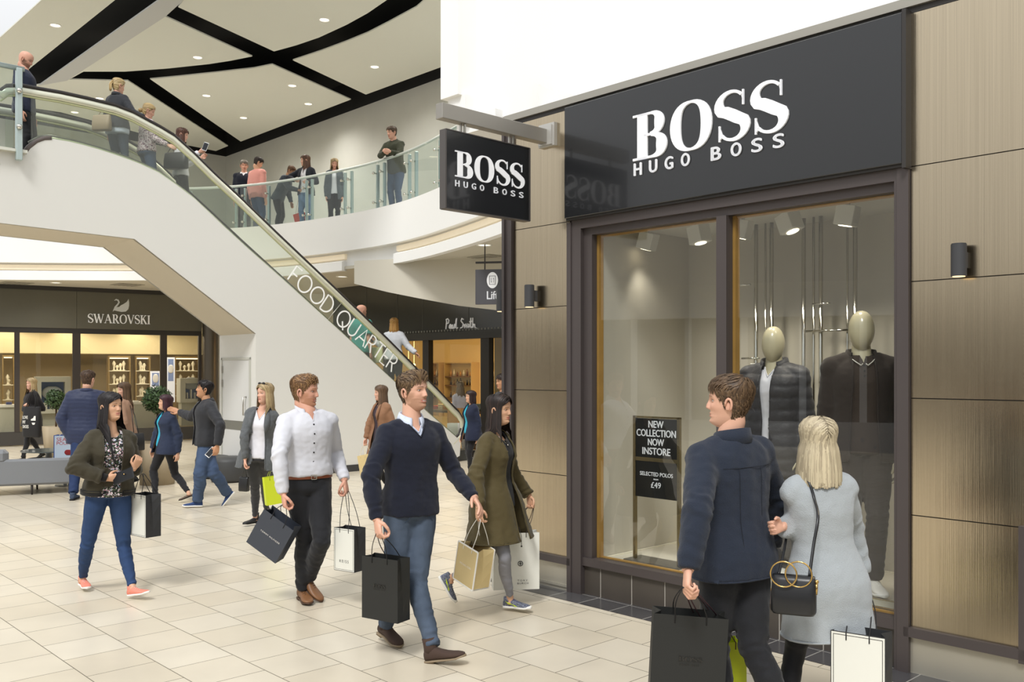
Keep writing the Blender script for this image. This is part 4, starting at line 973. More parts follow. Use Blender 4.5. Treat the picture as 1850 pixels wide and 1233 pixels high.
def mid_joint(px, py, A, B, L1, L2, side):
    best = None; D0 = (A.y+B.y)/2
    for i in range(-60, 61):
        D = D0+i*.01; p = Pt(px, py, D); e = (abs((p-A).length-L1)+abs((p-B).length-L2))*1.0
        e += .02*abs(i*.01-side*.12)
        if best is None or e < best[0]: best = (e, p)
    return best[1]
def ik(A, B, L1, L2, pole):
    d = B-A; l = min(d.length, (L1+L2)*.999); dn = d.normalized(); x = (L1*L1-L2*L2+l*l)/(2*l); h = math.sqrt(max(0, L1*L1-x*x))
    p = (pole-dn*pole.dot(dn)).normalized(); return A+dn*x+p*h

# ------------------------------------------------------------------ head
HP = [(-.128, .030, .045, .030), (-.120, .056, .050, .033), (-.110, .074, .054, .040), (-.098, .083, .057, .0465), (-.085, .0855, .060, .0525), (-.070, .086, .065, .0580), (-.05, .0875, .073, .0635), (-.03, .0885, .083, .0695),
      (-.01, .089, .092, .0725), (.01, .0925, .098, .0745), (.03, .0955, .101, .0757), (.05, .0955, .1005, .0755), (.07, .0905, .096, .073), (.088, .079, .086, .0665), (.102, .061, .070, .055), (.113, .038, .047, .038), (.119, .014, .020, .017), (.1205, .0005, .0005, .0005)]
def hprof(z):
    for a, b in zip(HP[:-1], HP[1:]):
        if a[0] <= z <= b[0]:
            t = (z-a[0])/(b[0]-a[0]); return [a[i]+(b[i]-a[i])*t for i in (1, 2, 3)]
    return HP[0][1:] if z < HP[0][0] else HP[-1][1:]
def head_surface(th, z, sex='m', smile=.5):
    """th azimuth, 0 = straight ahead (+y), positive towards +x (the person's left)"""
    f, b, s = hprof(z)
    if sex == 'f': s *= 1-.07*sm01((-.01-z)/.08)-.02
    c, sn_ = math.cos(th), math.sin(th)
    pw = .86 if c > 0 else 1.0
    x = s*math.copysign(abs(sn_)**pw, sn_); y = (f if c > 0 else b)*math.copysign(abs(c)**(1.05 if c > 0 else 1.0), c)
    if c > -.2:
        k = sm01((c+.2)/.5); ax = abs(x)
        n_a = 0
        if z < .03: n_a = (.0215 if sex == 'm' else .0165)*sm01((.030-z)/.058)*(1-sm01((-.036-z)/.010))
        w = .0075+.006*sm01((.0-z)/.04)
        y += k*n_a*G(x, w)
        y += k*.005*sm01((-.024-z)/.01)*(1-sm01((-.038-z)/.008))*(G(ax-.012, .008))
        y -= k*.0125*math.exp(-((ax-.030)/.018)**2-((z-.001)/.0125)**2)
        y += k*.0045*math.exp(-((z-.021)/.010)**2)*G(ax-.022, .030)*(1.15 if sex == 'm' else .35)
        y += k*.005*math.exp(-((ax-.042)/.020)**2-((z+.026)/.020)**2)
        y -= k*.0045*math.exp(-((ax-.045)/.015)**2-((z+.058)/.020)**2)*(1-.6*smile)
        zl = -.0655+smile*2.2*x*x*4*.5
        lw = G(x, .024+.008*smile)
        y += k*lw*(.0055*G(z-(zl+.0058), .0045)+.0065*G(z-(zl-.0065), .005)-.0035*G(z-zl, .0022))
        y += k*.007*math.exp(-(x/.020)**2-((z+.098)/.014)**2)
        y -= k*.004*math.exp(-(x/.03)**2-((z+.083)/.007)**2)
    return x, y, z
def build_head(mb, M, skin, browc, lipc, sex='m', smile=.5, beard=None, bd=.6, nx=76, nz=74, teeth=False, eye='4a3a2a', fold_lid=False, ears=True):
    """adds the head grid to mb (colours in mb.c); M maps head space to world"""
    sk = np.array(lin(skin)); lp = np.array(lin(lipc)); bc = np.array(lin(browc)); be = np.array(lin(beard)) if beard else None
    rings = []; cols = []
    ths = []
    for i in range(nx):
        u = i/nx*2-1   # -1..1 around, denser at the front
        ths.append(math.pi*(.62*u+.38*u**3))
    zs = []
    for j in range(nz+1):
        t = j/nz; zs.append(-.128+.2485*t)
    for z in zs:
        r = []
        for th in ths:
            x, y, z2 = head_surface(th, z, sex, smile); r.append((x, y, z2))
            c = sk.copy(); ax = abs(x); fr = sm01((math.cos(th))/.35)
            bl = .10*fr*math.exp(-((ax-.042)/.022)**2-((z+.03)/.02)**2); c = c*(1-bl)+np.array(lin('c86a58'))*bl
            bl = .16*fr*math.exp(-((x)/.013)**2-((z+.03)/.012)**2); c = c*(1-bl)+np.array(lin('c86a58'))*bl
            if be is not None:
                jaw = sm01((-.028-z-.15*max(0, .075-ax)*0)/.02)*sm01((y+.045)/.02)
                up_ = sm01((-.044-z)/.006)
                side = sm01((ax-.052)/.012)*sm01((.0-z)/.02)
                m_ = max(up_*fr, side*sm01((y+.02)/.02))*sm01((y+.035)/.02)
                if z < -.075: m_ = max(m_, sm01((y+.02)/.02))
                nz_ = .9+.2*noise.noise(Vector((x*220, y*220, z*220)))
                c = c*(1-bd*m_*nz_)+be*bd*m_*nz_
            zl = -.0655+smile*2.2*x*x*4*.5
            lw = 1 if ax < .022+.006*smile else 0
            l = fr*sm01((.026+.007*smile-ax)/.008)*(G(z-(zl+.0045), .0048)+G(z-(zl-.0062), .0052)); l = min(1, l); c = c*(1-l*.75)+lp*l*.75
            if teeth:
                tt = fr*sm01((.020-ax)/.006)*G(z-zl, .0032); c = c*(1-tt)+np.array(lin('eee6dc'))*tt
            else:
                tt = fr*sm01((.024-ax)/.006)*G(z-zl, .0017)*.7; c = c*(1-tt)+np.array(lin('6b3a34'))*tt
            if y > 0:
                zb = .0215+.004*math.cos((ax-.030)/.022*1.4)-.0015; bw = .0036 if sex == 'm' else .0024
                l = sm01((ax-.010)/.006)*sm01((.052-ax)/.008)*G(z-zb, bw); c = c*(1-l*.8)+bc*l*.8
                # eyelid lines and socket shade of the lashes
                l = G(z-(.0062-((ax-.030)/.020)**2*.006), .0020)*sm01((.0185-abs(ax-.0305))/.005); c = c*(1-l*.8)+np.array(lin('2d211c'))*l*.8
                l = .35*G(z+.0068-((ax-.030)/.020)**2*.004, .0014)*sm01((.016-abs(ax-.0305))/.005); c = c*(1-l)+np.array(lin('6b4a3c'))*l
                l = .8*math.exp(-((ax-.008)/.004)**2-((z+.0385)/.003)**2); c = c*(1-l)+np.array(lin('6e4034'))*l
            cols.append(tuple(c))
        rings.append(r)
    o = len(mb.v); mb.smooth = True; mb.loft(rings, M=M); mb.c[o:o+len(cols)] = cols
    # ears
    mb.col = tuple(sk*.96+np.array(lin('c86a58'))*.06)
    for sx_ in ((-1, 1) if ears else ()):
        pts = []; E_ = []
        for k in range(9):
            a = R(-60+k*250/8); pts.append((sx_*(.078+.010*math.sin(R(k*22))), -.006-.015*math.cos(a)*1.0, -.012+.030*math.sin(a)))
        mb.tube(pts, [.004, .005, .006, .006, .006, .0065, .006, .006, .005], 6, M=M)
        mb.ball((sx_*.074, -.004, -.016), .018, 7, M=M, sc=(.35, .75, 1.35))
    # eyes with upper and lower lids
    sq = 1-.30*smile
    for sx_ in (-1, 1):
        c0 = Vector((sx_*.0305, .0672, .0012)); r = .0120; n = 9
        o = len(mb.v); mb.col = (1, 1, 1)
        R0 = Matrix.Translation(c0) @ Matrix.Rotation(R(-90), 4, 'X')
        mb.ball((0, 0, 0), r, n, M=M @ R0)
        inv = (M @ R0).inverted()
        for q in range(o, len(mb.v)):
            p = inv @ Vector(mb.v[q]); a = math.degrees(math.acos(max(-1, min(1, p.z/p.length)))) if p.length > 0 else 0
            mb.c[q] = lin('17110e') if a < 15 else (lin(eye) if a < 36 else lin('b8aea6'))
        ups = 22*sq*(1 if not fold_lid else .72); los = -17*sq
        for e0, e1_, first in ((ups, 82, True), (los, -75, False)):
            rows = []; rc = []
            for j in range(5):
                row = []
                for i in range(13):
                    az = -88+176*i/12; eb = e0*max(0.02, math.cos(R(az)))**.6+(3 if first else 0)*math.sin(R(az*sx_)); e_ = eb+(e1_-eb)*(j/4)**1.2; rr_ = r*(1.055+.05*(j/4))
                    row.append((c0.x+rr_*math.cos(R(e_))*math.sin(R(az)), c0.y+rr_*math.cos(R(e_))*math.cos(R(az)), c0.z+rr_*math.sin(R(e_))))
                    rc.append(tuple(np.array(lin('3a2a24'))*.7+sk*.3) if (j == 0 and first) else (tuple(sk*.80) if j <= 1 else tuple(sk*.95)))
                rows.append(row)
            o = len(mb.v); mb.smooth = True; mb.loft(rows, M=M, cap=False, closed=False); mb.c[o:] = rc
    mb.col = None
# ------------------------------------------------------------------ hair made of many locks over a cap
def hair_mask(th, z, st):
    """is this part of the skull covered"""
    a = abs(th)
    fh = st.get('line', .066)-.010*math.cos(th*2.2)*0
    if a < R(48): return z > fh-.014*(a/R(48))**2
    if a < R(78): return z > fh-.014-(a-R(48))/R(30)*(.06 if not st.get('long') else .07)
    if a < R(105): return z > (-.012 if not st.get('long') else -.03)
    return z > (-.075 if not st.get('long') else -.09)
def skull_r(u):
    """distance from the head centre to the skull along unit direction u"""
    lo, hi = .03, .17; ch = math.hypot(u.x, u.y)
    for _ in range(11):
        r = (lo+hi)/2; z = u.z*r
        if z > .1204 or z < -.127: hi = r; continue
        f, b, s = hprof(z); q = (u.x/s)**2+(u.y/(f if u.y > 0 else b))**2
        if r*r*q < 1: lo = r
        else: hi = r
    return lo
def hthick(p, st):
    up_ = sm01(p.z/.075); t = st.get('t0', .004)+st.get('t1', .012 if st['comb'] != 'down' else .016)*up_+(.010*sm01((.03-p.z)/.06) if st['comb'] == 'down' else 0)
    if st['comb'] == 'quiff': t += .022*sm01((p.z-.055)/.04)*sm01((p.y+.01)/.08)
    if st['comb'] == 'curl': t += .010*sm01((p.z-.06)/.03)*sm01((p.y+.02)/.07)
    return t
def shell(p, st, ex=0.):
    u = p.normalized(); r = skull_r(u); q = u*r; return u*(r+hthick(q, st)+ex)
def build_hair(M, st, parent, seed=1):
    rnd = random.Random(seed); base = np.array(lin(st['col'])); n = int(st.get('n', 260)*1.35); cm = st['comb']
    mb = MB(); Mi = M.inverted(); down = (Mi.to_3x3() @ Vector((0, 0, -1))).normalized()
    nx, nz = 44, 28; vs = []; cs = []; pos = {}
    zs = [-.098+.2188*(j/nz)**.9 for j in range(nz+1)]
    for j, z in enumerate(zs):
        for i in range(nx):
            th = -math.pi+2*math.pi*i/nx; x, y, zz = head_surface(th, z); q = Vector((x, y, zz)); t = hthick(q, st)*.80
            edge_ = 1.
            for dz in (.012, .024):
                if not hair_mask(th, z-dz, st): edge_ *= .62
            vs.append(q+q.normalized()*t*edge_); cs.append(tuple(base*(.62+.12*rnd.random())))
    fs = []
    for j in range(nz):
        for i in range(nx):
            th = -math.pi+2*math.pi*(i+.5)/nx
            if hair_mask(th, (zs[j]+zs[j+1])/2, st): fs.append((j*nx+i, j*nx+(i+1) % nx, (j+1)*nx+(i+1) % nx, (j+1)*nx+i))
    fs.append(tuple(nz*nx+i for i in range(nx)))
    o = len(mb.v); mb.smooth = True; mb.add(vs, fs, M); mb.c[o:] = cs
    part = st.get('part', 0.0); L = st['len']; W_ = st.get('w', .010)*.55; long_ = L > .09 or cm in ('down', 'back', 'bun')
    for q_ in range(n):
        for _ in range(60):
            th = rnd.uniform(-math.pi, math.pi); z = rnd.uniform(-.08, .119)
            if not hair_mask(th, z, st): continue
            f_, b_, s_ = hprof(z)
            if rnd.random() < .25+max(s_, .02)/.08: break
        x, y, zz = head_surface(th, z); side = 1 if x > part else -1; top = sm01((z-.045)/.03)
        if cm == 'quiff': d = Vector((.35+x*3, .75, .25))*top*sm01((y+.07)/.05)+Vector((x*2, -.6, -.75))*(1-top*sm01((y+.07)/.05))
        elif cm == 'fwd': k_ = top*sm01((y+.075)/.05); d = Vector((-.35+x*5, .9, .0))*k_+Vector((x*2, -.35, -.85))*(1-k_)
        elif cm == 'curl': k_ = top*sm01((y+.08)/.05); d = Vector((rnd.gauss(.2, .45), .8, rnd.gauss(0, .2)))*k_+Vector((0, -.45, -.85))*(1-k_)
        elif cm == 'down': d = Vector((side*.80, -.14, -.05)) if z > .04 else Vector((side*.10, -.12, -1))
        elif cm == 'back': d = Vector((side*.22, -1, -.1))
        elif cm == 'bun': d = Vector((-x*3, -1, (0.02-z)*3))
        else: d = Vector((side*.3, -.3, -.8))
        d = d.normalized()+Vector((rnd.gauss(0, .10), rnd.gauss(0, .10), rnd.gauss(0, .08)))*st.get('mess', 1.)
        l = L*rnd.uniform(.80, 1.04)
        if not long_: l *= .55+.45*top
        ns = 5 if l < .09 else (9 if l < .3 else 14); seg = l/ns; lay = rnd.uniform(.0, .0035); p = shell(Vector((x, y, zz)), st, lay-.002); pts = [p.copy()]; free = False
        ez = st.get('endz'); ez = ez+rnd.uniform(-.006, .006) if ez else None
        for k in range(ns):
            if ez and p.z < ez: pts.append(p+down*.0006*k); continue
            nrm = Vector((p.x/.075**2, p.y/.095**2, p.z/.12**2)).normalized()
            if not long_:
                q = d.normalized()+down*(.05*k); q = q-nrm*q.dot(nrm)
                if cm == 'curl' and top > .5: q += Vector((math.sin(k*1.7+q_)*.5, 0, math.cos(k*1.3+q_)*.3)); 
                p = shell(p+q.normalized()*seg, st, lay-.001*k+(.0015 if k == ns-1 else 0))
            else:
                tied = cm in ('back', 'bun')
                if not free and (p.z > (.012 if not tied else -.2)):
                    q = d.normalized()*(1.0 if p.z > .06 else (.45 if not tied else 1.2))+down*((.5+1.1*sm01((.09-p.z)/.09)) if not tied else .15); q = q-nrm*q.dot(nrm); p2 = p+q.normalized()*seg
                    if tied and p.y < -.10: pts.append(p.copy()); continue
                    p = shell(p2, st, lay)
                else:
                    free = True; dd = (down+Vector((p.x, p.y*.6, 0))*st.get('fan', .8)*(1 if p.z > -.12 else 0)+Vector((rnd.gauss(0, .02), rnd.gauss(0, .02), 0))).normalized(); p = p+dd*seg
                    rad = math.hypot(p.x, p.y+.01); mn = st.get('neckr', .070)+lay
                    if rad < mn: kx = min(mn/max(rad, .01), 1.10); p.x *= kx; p.y = (p.y+.01)*kx-.01
                    if p.z < -.20+abs(p.x)*.3 and not st.get('free'):
                        if p.y >= -.01+st.get('fwd', 0): p.y = min(max(p.y, .055+lay+.10*min(.4, max(0, -.2-p.z))), p.y+.024)
                        else: p.y = max(min(p.y, -.100-lay), p.y-.024)
                if p.y > .015 and p.z < .05 and p.z > -.15 and abs(p.x) < .070: p.x = math.copysign(.070, side if abs(p.x) < .02 else p.x); p.y = min(p.y, .045)
            pts.append(p.copy())
        shade = rnd.uniform(.80, 1.20); cc = np.array(base)*shade
        if rnd.random() < st.get('hl', .25): cc = cc*.6+np.array(lin(st.get('hcol', st['col'])))*.42
        w = W_*rnd.uniform(.7, 1.3); vv = []; ff = []
        for k, pt in enumerate(pts):
            t = pts[min(k+1, ns)]-pts[max(k-1, 0)]
            if t.length < 1e-6: t = Vector((0, -1, 0))
            t.normalize(); nrm = Vector((pt.x, pt.y, max(pt.z, -.02)*.7)); nrm.normalize(); wd = t.cross(nrm); wd = wd.normalized() if wd.length > 1e-4 else Vector((1, 0, 0))
            ww = w*(1.0 if k < ns*.6 else max(.2, 1-(k-ns*.6)/(ns*.4)*.8)); ww = ww*(.5 if k == 0 else 1)
            vv += [pt-wd*ww, pt+nrm*ww*.30, pt+wd*ww]
        for k in range(ns): a = k*3; ff += [(a, a+1, a+4, a+3), (a+1, a+2, a+5, a+4)]
        o = len(mb.v); mb.add(vv, ff, M); mb.c[o:] = [tuple(cc)]*(len(mb.v)-o)
    if st.get('bun'):
        c = Vector(st['bun']); rb = st.get('bunr', .035); o = len(mb.v)
        mb.ball(tuple(c), rb, 9, M=M, sc=(1, 1.1, 1.1)); mb.c[o:] = [tuple(base*rnd.uniform(.7, 1.2)) for _ in range(len(mb.v)-o)]
    if st.get('tail'):
        for q in range(40):
            p = Vector((0, -.105, .035))+Vector((rnd.gauss(0, .012), rnd.gauss(0, .006), rnd.gauss(0, .01))); pts = []
            for k in range(8):
                pts.append(p.copy()); p = p+Vector((rnd.gauss(0, .003), -.012*max(0, 2-k), 0))+down*st['tail']/8*1.0
            o = len(mb.v); mb.tube(pts, [.006]*3+[.007]*3+[.005, .002], 5, M=M); cc = base*rnd.uniform(.7, 1.35); mb.c[o:] = [tuple(cc)]*(len(mb.v)-o)
    hm = mat('hair', '888888', .50, spec=.35, attr=True)
    off = wloc(parent); return mb.build('hair', hm, parent, smooth=True, colors=True)
# ------------------------------------------------------------------ hands
def build_hand(mb, P0, d, nrm, side, size=1.0, curl=.3, spread=.1, thumb=.5, curls=None):
    """P0 wrist, d towards the knuckles, nrm = back of the hand, side=+1 thumb towards d x nrm"""
    d = d.normalized(); nrm = (nrm-d*nrm.dot(d)).normalized(); x = d.cross(nrm)*side; s = size
    # palm
    rings = []
    for t, w, h in ((-.03, .026, .019), (0., .027, .018), (.025, .034, .017), (.055, .041, .0155), (.085, .042, .0135), (.096, .038, .010)):
        rings.append(ell(P0+d*t*s, x, nrm, w*s, h*s, 14, 2.6))
    mb.loft(rings)
    for i, (off, ln, r) in enumerate(((.030, .074, .0092), (.0105, .082, .0095), (-.0095, .076, .0090), (-.0285, .060, .0080))):
        b = P0+d*.078*s+x*off*s; a = R(85)*(curls[i] if curls else curl*(1+.12*i)); dd = (d+x*(off*spread*6)).normalized(); pts = [b-dd*.015*s, b+dd*.014*s]; p = pts[-1]
        ang = 0
        for k, fr in enumerate((.42, .32, .26)):
            ang += a*(.55, .85, .6)[k]; q = dd*math.cos(ang)-nrm*math.sin(ang); p = p+q*ln*fr*s; pts.append(p)
        mb.tube(pts, [r*1.0*s, r*1.08*s, r*1.02*s, r*.95*s, r*.78*s], 8); mb.ball(tuple(p), r*.80*s, 5)
    b = P0+d*.022*s+x*.024*s-nrm*.004*s; t1 = (d*.62+x*.72-nrm*(.25+.35*thumb)).normalized(); t2 = (d*.85+x*(.35-.5*thumb)-nrm*(.2+.5*thumb)).normalized(); t3 = (d*.9+x*(.1-.8*thumb)-nrm*(.2+.5*thumb)).normalized()
    p1 = b+t1*.036*s; p2 = p1+t2*.032*s; p3 = p2+t3*.026*s
    mb.tube([b-t1*.012*s, b, p1, p2, p3], [.015*s, .0155*s, .012*s, .0105*s, .008*s], 8); mb.ball(tuple(p3), .0082*s, 5)
# ------------------------------------------------------------------ shoes
def build_shoe(parent, ank, toe_dir, size, kind, col, sole, side, lace=None, pitch=0., pattern=None):
    """toe_dir horizontal; pitch>0 lifts the toe, <0 lifts the heel"""
    y = Vector((toe_dir.x, toe_dir.y, 0)).normalized(); x = Vector((y.y, -y.x, 0)); z = UP.copy()
    Rm = Matrix.Rotation(pitch, 3, x); y = Rm @ y; z = Rm @ z; s = size
    M = frame(ank, x, y)
    def rg(t, w, h0, h1, dx=0): 
        out = []
        for k in range(20):
            a = 2*math.pi*k/20; ca, sa = math.cos(a), math.sin(a); px_ = math.copysign(abs(ca)**.75, ca)*w; pz = (h0+h1)/2+math.copysign(abs(sa)**(.8 if sa < 0 else 1.0), sa)*(h1-h0)/2
            out.append(((dx*side+px_)*s, t*s, pz*s))
        return out
    A = -.075   # sole below ankle joint
    rr = [(-.066, .012, A+.018, A+.045), (-.062, .026, A+.012, A+.066), (-.045, .033, A+.01, A+.085), (-.015, .034, A+.01, A+.090), (.02, .034, A+.01, A+.085), (.05, .036, A+.01, A+.070), (.085, .042, A+.01, A+.056), (.12, .046, A+.01, A+.047), (.15, .044, A+.01, A+.042), (.175, .036, A+.012, A+.036), (.192, .022, A+.016, A+.030), (.197, .008, A+.018, A+.024)]
    if kind == 'pointy': rr = [(t*1.03, w*(.93 if t < .1 else .8), a, b) for t, w, a, b in rr]
    if kind == 'flat': rr = [(t, w*.85, a, min(b, A+.036) if t > .1 or t < -.02 else (A+.045)) for t, w, a, b in rr]
    cr = lambda t: .006*math.sin((t+.06)*12)
    mb = MB(M); mb.smooth = True; mb.loft([rg(t, w, a, b, cr(t)) for t, w, a, b in rr])
    if kind in ('boot', 'chelsea', 'pointyboot'):
        mb.loft([[((.0+.036*math.cos(2*math.pi*k/18))*s, (-.018+ry*math.sin(2*math.pi*k/18))*s, zz*s) for k in range(18)] for zz, ry in ((A+.05, .048), (A+.09, .042), (A+.12, .041), (A+.145, .043))])
    elif kind != 'flat':
        mb.loft([[((.034*math.cos(2*math.pi*k/18))*s, (-.020+ry*math.sin(2*math.pi*k/18))*s, zz*s) for k in range(18)] for zz, ry in ((A+.04, .046), (A+.075, .044), (A+.098, .043))])
    up_ = mb.build('shoe', col, parent)
    mb = MB(M); mb.smooth = True
    th = {'sneaker': .022, 'runner': .026, 'flat': .010}.get(kind, .013)
    base = [(-.070, .016), (-.064, .029), (-.045, .036), (-.0, .035), (.05, .037), (.085, .044), (.12, .0485), (.15, .0465), (.178, .038), (.197, .022), (.204, .006)]
    kx = .85 if kind in ('flat', 'pointy', 'pointyboot') else 1
    mb.loft([[((cr(t)*side+w*kx*math.copysign(abs(math.cos(2*math.pi*k/16))**.6, math.cos(2*math.pi*k/16)))*s, t*s, (A+th/2*(1+math.copysign(abs(math.sin(2*math.pi*k/16))**.6, math.sin(2*math.pi*k/16)))+(.006 if t > .17 else 0)+(.01 if kind == 'heel' else 0))*s) for k in range(16)] for t, w in base])
    if kind not in ('sneaker', 'runner', 'flat'): mb.box(-.028*s, .028*s, -.066*s, -.008*s, (A-.008)*s, (A+.012)*s)
    mb.build('sole', sole, up_)
    if lace is not None:
        mb = MB(M); mb.smooth = True
        for k in range(5):
            t = .03+.018*k; h = A+.080-.009*k-.0
            mb.tube([((-.018)*s, t*s, (h-.006)*s), (0, (t+.004)*s, (h+.004)*s), (.018*s, (t+.002)*s, (h-.006)*s)], .0028*s, 5)
        mb.tube([(0, .03*s, (A+.09)*s), (.022*s, .015*s, (A+.095)*s), (.026*s, .0, (A+.075)*s)], .0025*s, 5); mb.tube([(0, .03*s, (A+.09)*s), (-.022*s, .02*s, (A+.095)*s), (-.028*s, .008*s, (A+.07)*s)], .0025*s, 5)
        mb.build('laces', lace, up_)
    return up_
# ------------------------------------------------------------------ body assembly
TM = [(-.30, .094, .066, 0), (-.12, .098, .070, -.002), (0., .100, .071, -.004), (.15, .096, .066, -.002), (.33, .087, .060, 0), (.55, .094, .064, .002), (.72, .101, .069, .004), (.85, .101, .064, .002), (.93, .090, .054, -.002), (1.0, .055, .042, -.006), (1.05, .036, .036, -.006)]
TF = [(-.30, .090, .064, 0), (-.12, .098, .070, -.004), (0., .099, .071, -.006), (.15, .092, .064, -.004), (.38, .073, .052, 0), (.55, .079, .058, .004), (.68, .086, .068, .010), (.82, .087, .058, .006), (.92, .076, .047, 0), (1.0, .046, .036, -.004), (1.05, .030, .030, -.004)]
AM = (.0365, .0325, .030, .0260, .0265, .0175); AF = (.0305, .0265, .0245, .0215, .0210, .0145)
def tsec(T, t):
    if t <= T[0][0]: return T[0][1:]
    for a, b in zip(T[:-1], T[1:]):
        if a[0] <= t <= b[0]:
            k = (t-a[0])/(b[0]-a[0]); return tuple(a[i]+(b[i]-a[i])*k for i in (1, 2, 3))
    return T[-1][1:]
def vnorm(v, fs):
    f = np.array([q[:4] if len(q) >= 4 else (q[0], q[1], q[2], q[2]) for q in fs]); n = np.cross(v[f[:, 2]]-v[f[:, 0]], v[f[:, 3]]-v[f[:, 1]])
    N = np.zeros_like(v)
    for k in range(4): np.add.at(N, f[:, k], n)
    return N/(np.linalg.norm(N, axis=1)[:, None]+1e-9)
def segdist(P_, A, B):
    A, B = np.array(A), np.array(B); d = B-A; t = np.clip(((P_-A)@d)/(d@d), 0, 1); return np.linalg.norm(P_-(A+t[:, None]*d), axis=1), t
def face_v(yaw): return Vector((math.sin(R(yaw)), -math.cos(R(yaw)), 0))
def person(label, D, h, neck=None, yaw=0, zf=0., sex='m', skin='fair', px=None, pelvis=None, head=None, hyaw=None, hpitch=0, htilt=0, L=None, Rt=None, legL=None, legR=None, lean=0., stride=0.,
           hair=None, face=None, tops=(), legs=None, shoes=None, hero=False, seed=1, group=None, hsc=1.0, hand_s=1.0, vox=None, bodyw=1.0, extras=None, torsoyaw=None, girth=1.0, swing=1.0, egg=None):
    f = face_v(yaw); lat = Vector((math.cos(R(yaw)), math.sin(R(yaw)), 0)); T = TM if sex == 'm' else TF; AR = AM if sex == 'm' else AF; vox = vox or (.011 if hero else .016)
    zp, zn = zf+.525*h, zf+.822*h
    if neck is not None: N = Pt(neck[0], neck[1], D)
    if pelvis is not None:
        Pv = Pt(pelvis[0], pelvis[1], pelvis[2] if len(pelvis) > 2 else D)
        if neck is None: N = Pv+UP*(.297*h)+f*lean
    elif neck is not None: Pv = N-UP*(.297*h)-f*lean
    else:
        X = (px-CX)/F*D; Pv = Vector((X, D, zp)); N = Vector((X, D, zn))+f*lean
    upv = (N-Pv); tl = upv.length; upv.normalize()
    latT = (lat-upv*lat.dot(upv)).normalized(); fw = upv.cross(latT)*1.0
    if fw.dot(f) < 0: fw = -fw
    sh = {'L': N-upv*.034*h+latT*.094*h*bodyw*(1 if sex == 'm' else .87), 'R': N-upv*.034*h-latT*.094*h*bodyw*(1 if sex == 'm' else .87)}
    hp = {'L': Pv+lat*.048*h-UP*.0*h, 'R': Pv-lat*.048*h}
    # arms
    arms = {}
    for s_, A in (('L', L), ('R', Rt)):
        sg_ = 1 if s_ == 'L' else -1; S0 = sh[s_]; ua, fa = .172*h, .150*h
        if A is None:
            sw_ = (stride*.55*(1 if s_ == 'R' else -1)*swing)
            E_ = S0-UP*(ua*.985)+latT*sg_*.035+f*(-.03+sw_*.35); Wr = E_-UP*(fa*.96)+f*(.06+sw_*.5)+latT*sg_*.005; hd = (Wr-E_).normalized(); A = {}
        else:
            e_ = A['e']; E_ = ray_sphere(e_[0], e_[1], S0, ua, e_[2]) if not isinstance(e_, Vector) else S0+e_
            w_ = A['w']; Wr = ray_sphere(w_[0], w_[1], E_, fa, w_[2]) if not isinstance(w_, Vector) else E_+w_
            if 'h' in A:
                g_ = A['h']; HH = ray_sphere(g_[0], g_[1], Wr, .095*(h/1.75), g_[2]) if not isinstance(g_, Vector) else Wr+g_; hd = (HH-Wr).normalized()
            else: hd = (Wr-E_).normalized()
        arms[s_] = (S0, E_, Wr, hd, A)
    # legs
    lg = {}
    for s_, A in (('L', legL), ('R', legR)):
        sg_ = 1 if s_ == 'L' else -1; H0 = hp[s_]; th_, shn = .245*h, .243*h
        if A is None:
            st_ = stride*(1 if s_ == 'L' else -1)
            An = Vector((Pv.x, Pv.y, zf+.045*h))+lat*sg_*.045*h+f*(st_*.5+.0); pit = 0.
            if st_ < -.15: An += UP*.06; pit = -.5
            elif st_ > .15: pit = .18
            Kn = ik(H0, An, th_, shn, f); td = f+lat*sg_*.12; A = {}
        else:
            a_ = A['a']; An = zplane(a_[0], a_[1], a_[2]) if a_[1] > CY+5 and len(a_) == 3 else Pt(a_[0], a_[1], a_[3])
            k_ = A.get('k'); Kn = mid_joint(k_[0], k_[1], H0, An, th_, shn, k_[2]) if k_ else ik(H0, An, th_, shn, f)
            td = face_v(A['ty']); pit = A.get('p', 0.)
        lg[s_] = (H0, Kn, An, td, pit)
    base = Vector(((lg['L'][2].x+lg['R'][2].x)/2, (lg['L'][2].y+lg['R'][2].y)/2, zf))
    root = empty('mannequin' if egg else 'person', base, label, 'mannequin' if egg else 'person', group)
    # head
    hs = (h/1.76)*hsc
    hy = yaw if hyaw is None else hyaw
    HM = Matrix.Rotation(R(hy)+math.pi, 4, 'Z') @ Matrix.Rotation(R(-hpitch), 4, 'X').inverted() @ Matrix.Rotation(R(htilt), 4, 'Y')
    hc = Pt(head[0], head[1], D if len(head) < 3 else head[2]) if head else N+upv*(.098*h)+face_v(hy)*.015
    HM = Matrix.Translation(hc) @ HM @ Matrix.Scale(hs, 4)
    fc = dict(skin=SKIN[skin], browc='6b4a35', lipc='b5655a'); fc.update(face or {}); fc['sex'] = sex
    if not hero: fc['nx'], fc['nz'] = 44, 40
    body = MB()
    if egg:
        fc['skin'] = egg; rr = []
        for j in range(1, 24):
            a = math.pi*j/24; z_ = -math.cos(a); wz = math.sin(a)**.9*(1 if z_ > 0 else 1-.22*(-z_)**1.5); rr.append([(.078*wz*math.cos(2*math.pi*k/28), .098*wz*math.sin(2*math.pi*k/28)+(.012 if z_ < 0 else 0)*(-z_ if z_ < 0 else 0), .128*z_) for k in range(28)])
        body.smooth = True; body.col = lin(egg); body.loft(rr, M=HM); body.col = None
    else: build_head(body, HM, **fc)
    # neck + shoulders + arms (skin)
    mb = MB(); rn = (.0335 if sex == 'm' else .0270)*h
    hb = HM @ Vector((0, -.022, -.085)); hb2 = HM @ Vector((0, -.012, -.02))
    limb(mb, [hb2, hb, N+upv*.012*h, N-upv*.03*h], [rn*.92, rn*.95, rn*1.05, rn*1.35], 16)
    rr = []
